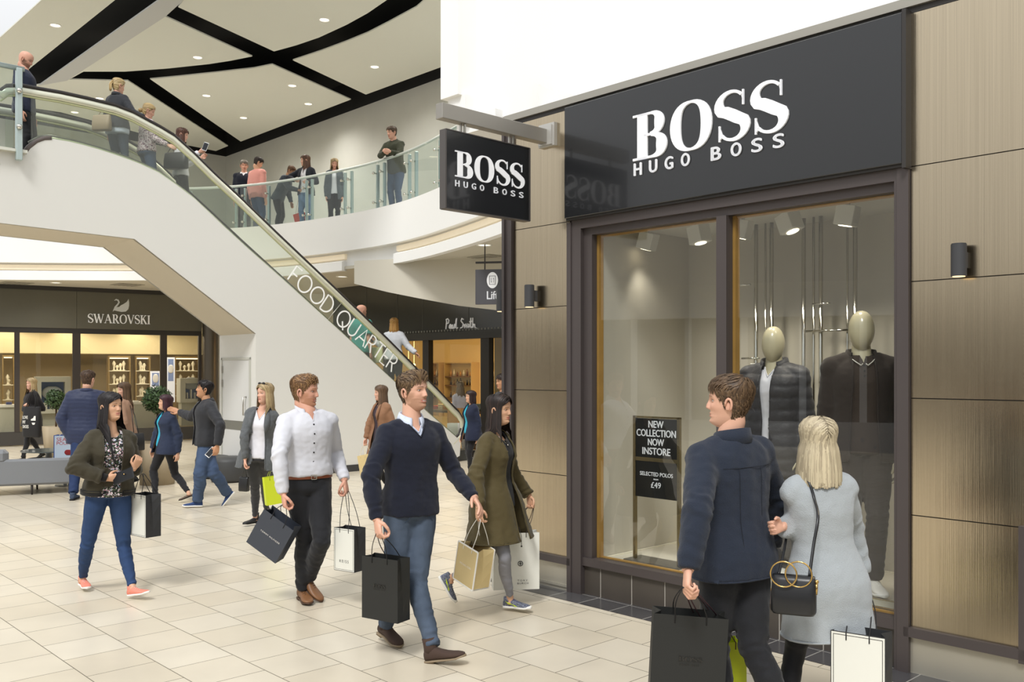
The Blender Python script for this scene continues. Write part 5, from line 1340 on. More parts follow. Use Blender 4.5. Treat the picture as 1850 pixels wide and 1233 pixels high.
    for t in (.45, .55, .65, .75, .85, .93, 1.0, 1.045):
        w, d_, o_ = tsec(T, t); rr.append(ell(Pv+upv*tl*t+fw*o_*h, latT, fw, (w*h-.014)*bodyw*(.88 if t > .8 and t < .99 else 1), d_*h-.009, 20, 2.3))
    mb.loft(rr)
    for s_ in 'LR':
        S0, E_, Wr, hd, A = arms[s_]
        limb(mb, [N-upv*.03*h+(S0-N)*.3, S0-upv*.008*h, S0.lerp(E_, .5), E_, E_.lerp(Wr, .35), Wr, Wr+hd*.01], [AR[0]*h*.6, AR[0]*h*.72, AR[2]*h*.75, AR[3]*h*.85, AR[4]*h*.9, AR[5]*h*.93, AR[5]*h*.9], 12)
    v, fs = vres(mb, .012 if not hero else .009, 3); o = len(body.v); sk_ = lin(fc['skin']); body.v += [tuple(p) for p in v]; body.c += [sk_]*len(v); body.f += [tuple(i+o for i in q) for q in fs]; body.mi += [0]*len(fs); body.sm += [True]*len(fs)
    # hands
    for s_ in 'LR':
        S0, E_, Wr, hd, A = arms[s_]; sg_ = 1 if s_ == 'L' else -1
        nr = A.get('n', latT*sg_*.9+f*.25*0-UP*.0); nr = Vector(nr)
        mb = MB(); ts = 1 if (hd.cross(nr)).dot(f) > 0 else -1
        ts = A.get('ts', ts); hz = h/1.76*(1. if sex == 'm' else .90)*hand_s
        build_hand(mb, Wr, hd, nr, ts, hz, A.get('curl', .32), A.get('spread', .1), A.get('thumb', .4), A.get('curls'))
        v, fs = vres(mb, .0034 if hero else .0075, 2, .4); o = len(body.v); hcol = sk_ if egg else tuple(np.array(sk_)*.97+np.array(lin('c86a58'))*.05)
        body.v += [tuple(p) for p in v]; body.c += [hcol]*len(v); body.f += [tuple(i+o for i in q) for q in fs]; body.mi += [0]*len(fs); body.sm += [True]*len(fs)
    # bare lower legs, feet inside shoes
    if legs and legs.get('bare'):
        mb = MB()
        for s_ in 'LR': H0, Kn, An, td, pit = lg[s_]; limb(mb, [Kn.lerp(An, .75), An, An-UP*.03], [.016*h, .0165*h, .02*h], 12)
        o = len(body.v); body.v += [tuple(p) for p in mb.v]; body.c += [sk_]*len(mb.v); body.f += [tuple(i+o for i in q) for q in mb.f]; body.mi += [0]*len(mb.f); body.sm += [True]*len(mb.f)
    body.build('body', mat('mannequin enamel', 'ffffff', .28, spec=.5, attr=True, coat=.4) if egg else mat('skin', 'ffffff', .48, spec=.4, attr=True, bump=.05, bscale=350), root, colors=True)
    if hair: build_hair(HM, hair, root, seed)
    # ---------------------------------------------------------------- garments
    Pn = np.array(Pv); un = np.array(upv); ln_ = np.array(latT); fn = np.array(fw)
    def local(v): q = v-Pn; return q@ln_, q@fn, (q@un)/tl
    def surf(x, t, off): w, d_, o_ = tsec(T, t); w = w*h*girth*bodyw+off; d_ = d_*h*girth+off; return o_*h+d_*math.sqrt(max(.02, 1-min(.98, (abs(x)/w)**2.3)))
    def sp(x, t, off): return Pv+upv*tl*t+latT*x+fw*surf(x, t, off)
    for gi, g in enumerate(tops):
        off = g.get('off', .008); mb = MB(); hem = g.get('hem', -.02); fl_ = g.get('flare', 0.); slv = g.get('slv', 1.0); bulk = g.get('sbulk', off)
        rr = []; top_t = g.get('top', 1.04); t = hem-.04; ts = []
        while t < top_t: ts.append(t); t += .07
        ts.append(top_t)
        for t in ts:
            w, d_, o_ = tsec(T, t); e_ = fl_*max(0, .25-t)
            bl = g.get('blouse', 0)*G(t-g.get('bt', .28), .14)
            rr.append(ell(Pv+upv*tl*t+fw*(o_*h+e_*.1), latT, fw, (w*h*girth*bodyw+off+e_+bl), (d_*h*girth+off+e_*.8+bl), 24, 2.35))
        mb.loft(rr)
        if g.get('chest'):
            pass
        for q_s in 'LR': limb(mb, [N-upv*.016*h-fw*.008*h, (N*.45+sh[q_s]*.55)+upv*.006*h, sh[q_s]+upv*.004*h], [.026*h+off*.8, .027*h+off*.8, .029*h+off*.8], 12)
        segs = []
        for s_ in 'LR':
            if slv <= 0: continue
            S0, E_, Wr, hd, A = arms[s_]; b_ = bulk
            mb.ball(tuple(S0), AR[0]*h*.96+b_*.95, 8)
            if slv >= .99:
                mb.ball(tuple(E_), AR[3]*h+b_*1.05, 8)
                cuff = E_.lerp(Wr, g.get('cuff', .97))
                limb(mb, [S0-(S0-N).normalized()*.02, S0.lerp(E_, .5), E_, E_.lerp(Wr, .4), cuff-(Wr-E_).normalized()*.03, cuff], [AR[0]*h+b_, AR[2]*h+b_, AR[3]*h+b_*1.1, AR[4]*h+b_*.9, AR[5]*h+b_*g.get('cf', .9)+.003, AR[5]*h+b_*g.get('cf', .9)], 14)
                segs += [(S0, E_), (E_, Wr)]
            else:
                limb(mb, [S0-(S0-N).normalized()*.02, S0.lerp(E_, slv*1.6)], [AR[0]*h+b_, AR[2]*h+b_+.008], 14); segs += [(S0, E_)]
        v, fs = vres(mb, g.get('vox', vox), g.get('it', 4))
        x, y, t = local(v); nn = vnorm(v, fs)
        # folds
        amp = g.get('fold', .006); dsp = np.zeros(len(v)); dr = g.get('drape', .35); q_ = seed*7.3+gi*3.1
        arm_d = np.full(len(v), 9.)
        for A0, B0 in segs: dd, tt = segdist(v, A0, B0); arm_d = np.minimum(arm_d, dd)
        for i in range(len(v)):
            a_ = x[i]; b_ = y[i]; c_ = t[i]*tl
            n1 = noise.noise(Vector((a_*11+q_, b_*11, c_*11*dr+q_))); n2 = noise.noise(Vector((a_*26, b_*26+q_, c_*26*(.5+dr)+c_*8)))
            dsp[i] = amp*(n1*1.1+n2*.45)
            if g.get('bands'): dsp[i] += g['bands'][1]*abs(math.sin(c_*math.pi/g['bands'][0]+n1*.5))**.5
        for s_ in 'LR':
            if slv < .99: break
            S0, E_, Wr, hd, A = arms[s_]
            for cpt, axs, rad, am in ((E_, (Wr-S0).normalized(), .09, 1.3), (E_.lerp(Wr, .75), (Wr-E_).normalized(), .07, 1.0), (S0-upv*.03, (latT*(.7 if s_ == 'L' else -.7)-upv*.7), .08, .8)):
                q = v-np.array(cpt); dist = np.linalg.norm(q, axis=1); ph = q@np.array(axs); k = np.exp(-(dist/rad)**2)
                wob = np.array([noise.noise(Vector(p*14.)) for p in v[k > .05]]); kk = k > .05
                dsp[kk] += am*amp*.7*k[kk]*np.sin(ph[kk]/.0125*1.0+wob*5)
        # waist gathering of tucked or knitted hems
        v = v+nn*dsp[:, None]
        x, y, t = local(v)
        nearA = np.full(len(v), 1.0)
        for A0, B0 in segs:
            dd, tt = segdist(v, A0, B0); rad = AR[3]*h+bulk+.016; nearA = np.minimum(nearA, np.where((tt > .12), (dd-rad)/.05, 1.))
        keep = np.ones(len(fs), bool); fa_ = np.array([q[:4] if len(q) > 3 else (q[0], q[1], q[2], q[2]) for q in fs]); vx = g.get('vox', vox)
        def cut(sd, snapdir):      # sd<0 region is removed; snap near vertices along snapdir
            nonlocal v, keep
            m_ = np.abs(sd) < vx*.62
            v = v.copy(); v[m_] -= (snapdir*sd[:, None])[m_]
            keep &= ~(sd[fa_].mean(1) < 0)
        isT = (nearA > 0)
        hs_ = np.where(t < .35, (t-hem)*tl, 1.0); hs_ = np.where(isT | (t < hem-.02), hs_, 1.0)
        if g.get('open_hem', True) and (g.get('open') is not None or g.get('skirt')): cut(hs_, np.tile(un, (len(v), 1)))
        if g.get('open') is not None:
            o0, o1, o2 = g['open']      # half gap at hem, waist, neck
            wg = np.where(t < .35, o0+(o1-o0)*np.clip((t-hem)/(.35-hem), 0, 1), o1+(o2-o1)*np.clip((t-.35)/.65, 0, 1)); sh_ = g.get('oshift', 0.)
            sdd = np.abs(x-sh_)-wg; sdd = np.where((y > 0) & isT, sdd, 1.0)
            cut(sdd, np.sign(x-sh_)[:, None]*ln_)
        if g.get('v') is not None:
            tv, kx = g['v']; sdd = np.abs(x)-(t-tv)*tl*kx; sdd = np.where((y > 0) & isT & (t > tv-.03), sdd*.8, 1.0); cut(sdd, np.sign(x)[:, None]*ln_)
        if g.get('scoop') is not None:
            tv, rx_ = g['scoop']; sdd = (np.hypot(x/rx_, (1.06-t)*tl/((1.06-tv)*tl))-1)*rx_; sdd = np.where((y > -.01) & (t > tv-.1), sdd, 1.0); cut(sdd, np.zeros_like(v))
        fs2 = [q for q, k in zip(fs, keep) if k]
        need = g.get('open') is not None or g.get('v') is not None or g.get('scoop') is not None or g.get('skirt')
        mo = mesh_obj(g['name'], v, fs2, g['mat'], root, solid=.006 if need else 0)
        if g.get('label'): mo['label'] = g['label']
        ot = off+amp*.35
        if g.get('v') is not None:
            tv, kx = g['v']; tt_ = 1.0; mbe = MB(); pl = [sp(-(tt_-(tt_-tv)*k/8-tv)*tl*kx, tt_-(tt_-tv)*k/8, ot) for k in range(8)]+[sp(0, tv, ot)]+[sp((tv+(tt_-tv)*k/8-tv)*tl*kx, tv+(tt_-tv)*k/8, ot) for k in range(1, 9)]
            mbe.tube(pl, g.get('rw', .0045), 6, sq=.8); mbe.build('neck_edge', g.get('cmat', g['mat']), mo)
        if g.get('scoop') is not None:
            tv, rx_ = g['scoop']; mbe = MB(); pl = []
            for k in range(17):
                xx = rx_*math.sin(R(-80+160*k/16)); t_ = 1.06-(1.06-tv)*math.cos(R(-80+160*k/16)); pl.append(sp(xx, min(t_, 1.0), ot))
            mbe.tube(pl, .004, 6); mbe.build('neck_edge', g['mat'], mo)
        if g.get('skirt') or g.get('open') is not None:
            w_, d_, oo_ = tsec(T, hem); e2 = fl_*max(0, .25-hem); W2_ = w_*h*girth*bodyw+off+e2-.002; D2_ = d_*h*girth+off+e2*.8-.002; cc_ = Pv+upv*tl*hem+fw*(oo_*h+e2*.1)
            osh = g.get('oshift', 0.); g0 = g['open'][0]/W2_ if g.get('open') else 0; ps_ = ell(cc_, latT, fw, W2_, D2_, 72, 2.35)
            ps_ = [p for p in ps_ if not (g0 and (Vector(p)-cc_).dot(fw) > 0 and abs((Vector(p)-cc_).dot(latT)-osh) < g['open'][0])]
            if g0:
                k0 = max(range(len(ps_)), key=lambda k: (Vector(ps_[k])-Vector(ps_[k-1])).length); ps_ = ps_[k0:]+ps_[:k0]
            mbe = MB(); mbe.tube(ps_, .005, 6, closed=not g0); mbe.build('hem_edge', g['mat'], mo)
        if g.get('open') is not None:
            o0, o1, o2 = g['open']
            for sg_ in (-1, 1):
                mbe = MB(); pl = []
                for k in range(22):
                    t_ = hem+(.97-hem)*k/21; wg_ = o0+(o1-o0)*min(1, max(0, (t_-hem)/(.35-hem))) if t_ < .35 else o1+(o2-o1)*(t_-.35)/.65
                    e2 = fl_*max(0, .25-t_); w_, d_, oo_ = tsec(T, t_); xx = sg_*wg_+g.get('oshift', 0.)
                    W2_ = w_*h*girth*bodyw+off+e2; D2_ = d_*h*girth+off+e2*.8; pl.append(Pv+upv*tl*t_+latT*xx+fw*(oo_*h+e2*.1+D2_*max(.05, 1-min(.97, (abs(xx)/W2_)**2.35))**(1/2.35)))
                mbe.tube(pl, .0055, 6, sq=.8); mbe.build('front_edge', g['mat'], mo)
        # collar
        if g.get('collar'):
            c_ = g['collar']; rc = c_.get('r', rn+.010); hh = c_.get('h', .038); fd = c_.get('fold', .040); gap = c_.get('gap', 24); pt_ = c_.get('pt', .03); mbc = MB(); mbc.smooth = True; n_ = 28; rows = []
            cN = N+upv*c_.get('dz', .012)-fw*.008; 
            ax_ = (HM @ Vector((0, -.02, -.09))-N).normalized()
            for k in range(n_+1):
                a = R(gap+(360-2*gap)*k/n_); fr_ = math.cos(a); dirv = latT*math.sin(a)+fw*fr_; e_ = max(0, fr_)**2; dip = upv*(-.022*max(0, fr_)+.012*max(0, -fr_))
                rows.append([cN+dirv*rc*1.12-upv*.012+dip, cN+dirv*rc+ax_*hh*(1-.15*e_)+dip, cN+dirv*(rc+.009)+ax_*hh*(1-.15*e_)+dip*1.0, cN+dirv*(rc*1.22+.012+pt_*.35*e_)-upv*(fd-hh*.55+pt_*e_)+dip])
            mbc.loft([[tuple(p) for p in r_] for r_ in rows], cap=False, closed=False); co = mbc.build('collar', g.get('cmat', g['mat']), mo)
            m_ = co.modifiers.new('thickness', 'SOLIDIFY'); m_.thickness = .003
        if g.get('lapel'):
            ww = g['lapel']
            for sg_ in (-1, 1):
                o0, o1, o2 = g['open']; mbl = MB(); mbl.smooth = True
                pts = []
                for k in range(9):
                    t_ = 1.0-.46*k/8; wg_ = (o1+(o2-o1)*max(0, (t_-.35)/.65)); wl = ww*math.sin(math.pi*min(1, (k+1.2)/9.5))**.7
                    pts.append([sp(sg_*wg_+g.get('oshift', 0.), t_, off+.008), sp(sg_*(wg_+wl*.5)+g.get('oshift', 0.), t_, off+.019), sp(sg_*(wg_+wl)+g.get('oshift', 0.), t_, off+.012)])
                mbl.loft([[tuple(p) for p in r_] for r_ in pts], cap=False, closed=False); lo_ = mbl.build('lapel', g['mat'], mo); m_ = lo_.modifiers.new('thickness', 'SOLIDIFY'); m_.thickness = .004
        if g.get('buttons'):
            t0, t1, nb, bm_ = g['buttons']
            for k in range(nb):
                t_ = t0+(t1-t0)*k/max(1, nb-1); p = sp(g.get('bx', .0), t_, off+amp*.6+.001); b_ = MB(frame(p, latT, upv)); b_.cyl((0, 0, -.004), .0062, .005, 12); b_.build('button', bm_, mo)
        if g.get('placket'):
            rows = []
            for k in range(24):
                t_ = g['placket'][0]+(g['placket'][1]-g['placket'][0])*k/23; rows.append([tuple(sp(g.get('bx', 0)+q, t_, off+amp*.45)) for q in (-.014, 0, .014)])
            b_ = MB(); b_.smooth = True; b_.loft(rows, cap=False, closed=False); b_.build('placket', g['mat'], mo)
        if g.get('hood'):
            b_ = MB(); c_ = N-fw*.055+upv*.0; rr = []
            for k, (r1, r2, zz) in enumerate(((.09, .045, -.05), (.115, .062, -.02), (.118, .066, .015), (.10, .058, .04), (.07, .04, .052))): rr.append(ell(c_+upv*zz, latT, fw, r1, r2, 20, 2.2))
            b_.smooth = True; b_.loft(rr); b_.build('hood', g['mat'], mo)
        if g.get('rib'):
            b_ = MB(); b_.smooth = True; w, d_, o_ = tsec(T, hem); rows = []
            gp = g['open'][0]/(w*h+off) if g.get('open') else 0
            a0_ = math.asin(min(.95, gp)); 
            for t_ in (hem+.02, hem-.01, hem-.055, hem-.07):
                e_ = -.006 if t_ < hem-.06 else .004; row = []
                for k in range(37):
                    a = a0_+(2*math.pi-2*a0_)*k/36; row.append(tuple(Pv+upv*tl*t_+fw*o_*h+latT*math.sin(a)*(w*h*girth+off+e_)+fw*math.cos(a)*(d_*h*girth+off+e_)))
                rows.append(row)
            b_.loft(rows, cap=False, closed=False); ro = b_.build('hem_rib', g['rib'], mo); m_ = ro.modifiers.new('thickness', 'SOLIDIFY'); m_.thickness = .004
            for s_ in 'LR':
                S0, E_, Wr, hd, A = arms[s_]; b_ = MB(); b_.smooth = True; q0 = E_.lerp(Wr, .80); b_.tube([q0, E_.lerp(Wr, .88), Wr], [AR[5]*h+.012, AR[5]*h+.010, AR[5]*h+.008], 14); b_.build('cuff_rib', g['rib'], mo)
    # trousers
    if legs:
        lw = legs.get('fit', 0.); ease = legs.get('ease', .008); mb = MB(); top_ = legs.get('top', .17); rr = []
        for t in (top_, .10, .02, -.06, -.13):
            w, d_, o_ = tsec(T, t); k = 1 if t > -.1 else .86; rr.append(ell(Pv+upv*tl*t+fw*o_*h, latT, fw, (w*h*girth+ease-.002)*k, (d_*h*girth+ease-.002)*k, 24, 2.3))
        mb.loft(rr)
        LR_ = (.048, .050, .0425, .0325, .032, .0235) if sex == 'm' else (.050, .050, .041, .0315, .0305, .0205)
        for s_ in 'LR':
            H0, Kn, An, td, pit = lg[s_]; sg_ = 1 if s_ == 'L' else -1
            kf = lambda i: LR_[i]*h+ease+(lw if i > 2 else lw*.3); an = Kn.lerp(An, legs.get('len', .98)); up0 = H0+UP*.03*h
            calf = Kn.lerp(An, .35)-f*.008*h
            limb(mb, [up0, H0.lerp(Kn, .25), H0.lerp(Kn, .6), Kn+f*.004, calf, Kn.lerp(An, .7), an], [kf(0), kf(1), kf(2), kf(3), kf(4), kf(5)+.004, kf(5)+lw*.4], 18)
        v, fs = vres(mb, vox, 4); nn = vnorm(v, fs); dsp = np.zeros(len(v)); amp = legs.get('fold', .004)
        for i, p in enumerate(v): dsp[i] = amp*(noise.noise(Vector((p[0]*16, p[1]*16, p[2]*12+seed)))+.5*noise.noise(Vector((p[0]*40, p[1]*40, p[2]*34))))
        for s_ in 'LR':
            H0, Kn, An, td, pit = lg[s_]
            for cpt, axs, rad, am in ((Kn, (An-H0).normalized(), .10, 1.2), (An+UP*.06, (An-Kn).normalized(), .08, 1.5), (H0-f*.0, (UP*.8+f*.3), .10, .9), (Kn.lerp(An, .45), (An-Kn).normalized(), .1, .8)):
                q = v-np.array(cpt); dist = np.linalg.norm(q, axis=1); k = np.exp(-(dist/rad)**2); kk = k > .05; ph = q@np.array(axs)
                wob = np.array([noise.noise(Vector(p*15.)) for p in v[kk]]) if kk.any() else 0
                dsp[kk] += am*amp*k[kk]*np.sin(ph[kk]/.0115+wob*5)
        v = v+nn*dsp[:, None]; tr = mesh_obj(legs.get('name', 'jeans'), v, fs, legs['mat'], root)
        if legs.get('belt'):
            b_ = MB(); b_.smooth = True; w, d_, o_ = tsec(T, top_); rows = []
            for zz, e_ in ((-.016, .0), (-.014, .004), (.014, .004), (.016, .0)): rows.append(ell(Pv+upv*(tl*(top_-.02)+zz)+fw*o_*h, latT, fw, w*h*girth+ease+e_+.004, d_*h*girth+ease+e_+.004, 36, 2.3))
            b_.loft(rows, cap=False); bo = b_.build('belt', legs['belt'], tr)
            p = sp(0, top_-.02, ease+.012); b_ = MB(frame(p, latT, upv)); b_.smooth = False
            for a, b, c_, d2 in ((-.022, .022, .014, .018), (-.022, .022, -.018, -.014), (-.022, -.018, -.018, .018), (.018, .022, -.018, .018), (-.002, .016, -.002, .002)): b_.box(a, b, c_, d2, -.002, .003)
            b_.build('buckle', M_chrome, bo)
        if legs.get('pockets'):
            for sg_ in (-1, 1):
                b_ = MB(); b_.tube([sp(sg_*x_, t_, ease+.004) for x_, t_ in ((.055, top_-.05), (.075, top_-.12), (.10, top_-.16))], .0018, 4); b_.build('pocket_seam', legs['pockets'], tr)
    # shoes
    if shoes:
        for s_ in 'LR':
            H0, Kn, An, td, pit = lg[s_]; build_shoe(root, An, td, shoes.get('s', 1.0)*h/1.78*(1 if sex == 'm' else .93), shoes['kind'], shoes['mat'], shoes['sole'], 1 if s_ == 'L' else -1, shoes.get('lace'), pit)
    return dict(root=root, N=N, Pv=Pv, up=upv, lat=latT, f=fw, arms=arms, legs=lg, HM=HM, sp=sp, h=h, hand={s_: arms[s_][2]+arms[s_][3]*.085*h/1.76 for s_ in 'LR'}, rn=rn)

# ------------------------------------------------------------------ paper carrier bags
def carrier(label, top, yaw, w, hgt, dep, m, mi_=None, grip=None, tilt=0., pitch=0., cord='222222', cord_l=.15, panel=None, text=None, flare=1.0, border=None, lab_mat=None, extra=None, group=None, ncord=2, edge=None):
    """top = centre of the bag mouth; yaw = direction the printed face looks; tilt rolls it"""
    fv = face_v(yaw); lv = Vector((math.cos(R(yaw)), math.sin(R(yaw)), 0))
    M = frame(top, lv, -fv) @ Matrix.Rotation(R(tilt), 4, 'Y') @ Matrix.Rotation(R(pitch), 4, 'X')
    root = empty('carrier_bag', M @ Vector((0, 0, -hgt)), label, 'carrier bag', group)
    W2, D2 = w/2, dep/2
    mb = MB(M); t = .0025
    def wall(x0, x1, y0, y1): mb.box(x0, x1, y0, y1, -hgt, 0)
    n = 6; rings = []
    # gusseted box : side folds sink inwards at the top
    def ring(z, gus, s=1.0): return [(-W2*s, -D2, z), (W2*s, -D2, z), (W2*s-gus, 0, z), (W2*s, D2, z), (-W2*s, D2, z), (-W2*s+gus, 0, z)]
    zs = [(-hgt, 0), (-hgt*.85, .004), (-hgt*.5, .012), (-hgt*.2, .022), (0, .030*(dep/.12))]
    outer = [ring(z, g_) for z, g_ in zs]
    mb.loft(outer, cap=False); mb.add(outer[0], [(0, 1, 2, 3, 4, 5)])
    inner = [[(x*.985, y*.97, z) for x, y, z in r_] for r_ in outer[::-1]]
    inn = [ [(x*.98, y*.95, z+ (.004 if z < -hgt+.001 else 0)) for x, y, z in r_] for r_ in outer]
    o = len(mb.f); mb.loft(inn[::-1], cap=False); 
    for a, b in zip([outer[-1]], [inn[-1]]):
        mb.loft([a, b], cap=False)
    body_ = mb.build('bag_body', m, root)
    if panel:   # (inset, material)
        for sg_ in (-1, 1):
            ins, pm = panel; b_ = MB(M); y = sg_*(D2+.0012); vs = [(-W2+ins, y, -hgt+ins), (W2-ins, y, -hgt+ins), (W2-ins, y, -ins*.8), (-W2+ins, y, -ins*.8)]; b_.add(vs, [(0, 1, 2, 3)]); b_.build('front_panel', pm, body_)
    if edge:
        em, ew = edge; b_ = MB(M)
        for sx_, sy_ in ((-1, -1), (1, -1), (1, 1), (-1, 1)): b_.box(sx_*W2-ew/2, sx_*W2+ew/2, sy_*D2-ew/2, sy_*D2+ew/2, -hgt, 0)
        for z in (-hgt, 0): 
            b_.box(-W2, W2, -D2-ew*.3, -D2+ew*.1, z-ew*.7, z+ew*.7); b_.box(-W2, W2, D2-ew*.1, D2+ew*.3, z-ew*.7, z+ew*.7); b_.box(-W2-ew*.3, -W2+ew*.1, -D2, D2, -hgt-ew*.0, -hgt+ew); b_.box(W2-ew*.1, W2+ew*.3, -D2, D2, -hgt, -hgt+ew)
        b_.build('edge_trim', em, body_)
    if border:
        bm_, ins, lw_ = border
        b_ = MB(M); y = -(D2+.002)
        for a, b, c, d in ((-W2+ins, W2-ins, -ins-lw_, -ins), (-W2+ins, W2-ins, -hgt+ins, -hgt+ins+lw_), (-W2+ins, -W2+ins+lw_, -hgt+ins, -ins), (W2-ins-lw_, W2-ins, -hgt+ins, -ins)):
            b_.add([(a, y, c), (b, y, c), (b, y, d), (a, y, d)], [(0, 1, 2, 3)])
        b_.build('border_line', bm_, body_)
    if text:
        TM_ = M @ Matrix(((1, 0, 0, 0), (0, 0, -1, -(D2+.0022)), (0, 1, 0, 0), (0, 0, 0, 1)))
        b_ = MB()
        for s_, x0, x1, y0, y1, space, kind in text[1]:
            if kind == 'serif': put_serif(b_, s_, TM_, x0*w, x1*w, y0*hgt, y1*hgt, .0006)
            else: put_text(b_, s_, TM_, x0*w, x1*w, y0*hgt, y1*hgt, .0005, space)
        b_.build('printed_lettering', text[0], body_)
    cm = mat('cord '+cord, cord, .7)
    gp = grip if grip is not None else M @ Vector((0, 0, cord_l))
    Mi = M.inverted(); gl_ = Mi @ gp
    for sg_ in (-1, 1):
        b_ = MB(M); a = W2*.42; y = sg_*(D2+.0015)
        pts = [Vector((-a, y, -.035)), Vector((-a, y, .0))]
        tgt = gl_+Vector((0, sg_*.006, .0))
        for k in range(1, 6): 
            q = k/6; pts.append(Vector((-a, y, 0)).lerp(tgt+Vector((-.018, 0, -.004)), q)+Vector((-.012*math.sin(math.pi*q), 0, 0)))
        pts += [tgt+Vector((-.018, 0, -.002)), tgt+Vector((0, 0, .004)), tgt+Vector((.018, 0, -.002))]
        for k in range(5, 0, -1):
            q = k/6; pts.append(Vector((a, y, 0)).lerp(tgt+Vector((.018, 0, -.004)), q)+Vector((.012*math.sin(math.pi*q), 0, 0)))
        pts += [Vector((a, y, 0)), Vector((a, y, -.035))]
        b_.tube(pts, .0028, 6); b_.build('handle', cm, root)
    return root
# ================================================================== cloth materials
def cloth(name, col=None, rough=.85, b=.25, s=260, **k): return _m[name] if name in _m else mat(name, col, rough, bump=b, bscale=s, sheen=k.pop('sheen', .12), spec=.3, **k)
def denim(name, c1, var=.22): return mat(name, c1, .8, bump=.3, bscale=300, var=var, vscale=5, spec=.3)
V3 = Vector
M_navyk = cloth('navy knit', '191d2c', .9, .5, 320)
M_wshirt = mat('white cotton shirt', 'cecfd6', .8, bump=.15, bscale=200, spec=.3, sheen=.05)
M_blk = cloth('black denim', '1f2024', .8)
M_btn = mat('dark button', '15151a', .4)
M_pale = mat('pale blue shirt', 'c9d2e4', .8, var=.1, vscale=60)
def dots_mat(name, base, cols, scale, thr=.42, rough=.8):
    if name in _m: return _m[name]
    m = bpy.data.materials.new(name); m.use_nodes = True; n = m.node_tree; b = n.nodes['Principled BSDF']; b.inputs['Roughness'].default_value = rough
    t = n.nodes.new('ShaderNodeTexCoord'); col = None; prev = None
    for i, (c, sc_i, th) in enumerate(cols):
        mp = n.nodes.new('ShaderNodeMapping'); mp.inputs['Location'].default_value = (i*3.7, i*1.3, i*2.1); n.links.new(t.outputs['Object'], mp.inputs[0])
        no = n.nodes.new('ShaderNodeTexNoise'); no.inputs['Scale'].default_value = sc_i*1.3; n.links.new(mp.outputs[0], no.inputs[0])
        ad = n.nodes.new('ShaderNodeMix'); ad.data_type = 'VECTOR'; ad.inputs['Factor'].default_value = .035
        n.links.new(mp.outputs[0], ad.inputs['A']); n.links.new(no.outputs['Color'], ad.inputs['B'])
        vo = n.nodes.new('ShaderNodeTexVoronoi'); vo.inputs['Scale'].default_value = sc_i; n.links.new(ad.outputs['Result'], vo.inputs[0])
        lt = n.nodes.new('ShaderNodeMath'); lt.operation = 'LESS_THAN'; lt.inputs[1].default_value = th; n.links.new(vo.outputs['Distance'], lt.inputs[0])
        mx = n.nodes.new('ShaderNodeMix'); mx.data_type = 'RGBA'; mx.inputs['B'].default_value = (*lin(c), 1); n.links.new(lt.outputs[0], mx.inputs['Factor'])
        if prev is None: mx.inputs['A'].default_value = (*lin(base), 1)
        else: n.links.new(prev.outputs['Result'], mx.inputs['A'])
        prev = mx
    n.links.new(prev.outputs['Result'], b.inputs['Base Color']); _m[name] = m; return m
M_floral = dots_mat('floral print', '14141a', [('4d6b45', 60, .32), ('a9bd86', 80, .20), ('e9dfe6', 44, .36), ('dba6b8', 48, .24), ('b9cdea', 40, .22), ('f3ecdc', 70, .18)], 30)
M_runner = dots_mat('speckled runner mesh', '2b2e3c', [('8e96ab', 130, .42), ('d7dbe4', 170, .26), ('5a5c88', 90, .2)], 100)

# ================================================================== hero 1 : man in the navy sweater
p1_ = person('man in a navy v-neck sweater and blue jeans striding with a black paper bag', 5.95, 1.80, neck=(743, 766), pelvis=(742, 915), yaw=33, skin='fair', head=(746, 708), hyaw=58, hpitch=6, hero=True, seed=3,
    Rt=dict(e=(669, 862, -1), w=(681, 940, -1), h=(685, 968, -1), curl=.85, thumb=.8, n=(-.85, -.5, 0)), L=dict(e=(822, 856, 1), w=(857, 901, -1), h=(868, 918, -1), curl=.28, thumb=.35, spread=.12, n=(.9, -.1, .4)),
    legL=dict(a=(783, 1173, .085), k=(753, 1052, -1), ty=72, p=.22), legR=dict(a=(697, 1131, .11), k=(716, 1046, 1), ty=38, p=-.15),
    face=dict(browc='5b4030', lipc='b96a60', smile=.8, beard='8a6243', bd=.55, teeth=True, eye='3c5a6e'),
    hair=dict(col='5e4a36', hcol='8f7552', len=.050, comb='quiff', line=.062, top=1.15, n=700, w=.0060, mess=.45, hl=.35),
    tops=[dict(name='shirt', mat=M_pale, off=.003, hem=.3, slv=0, vox=.011, v=(.90, .75), fold=.002, collar=dict(r=.068, h=.044, fold=.030, gap=20, pt=.035, dz=.022)),
          dict(name='sweater', mat=M_navyk, off=.015, sbulk=.012, hem=-.06, top=1.01, v=(.85, .72), fold=.007, drape=.8, vox=.010, cf=.7, cuff=.99, it=7)],
    legs=dict(mat=denim('washed blue denim', '4a5667', .25), fit=.001, ease=.007, top=.0, fold=.004, name='jeans', pockets=mat('seam', '26384f', .8)), shoes=dict(kind='chelsea', mat=mat('brown suede', '46362e', .95, bump=.3, bscale=300), sole=mat('dark tan sole', '8b7a62', .6)))
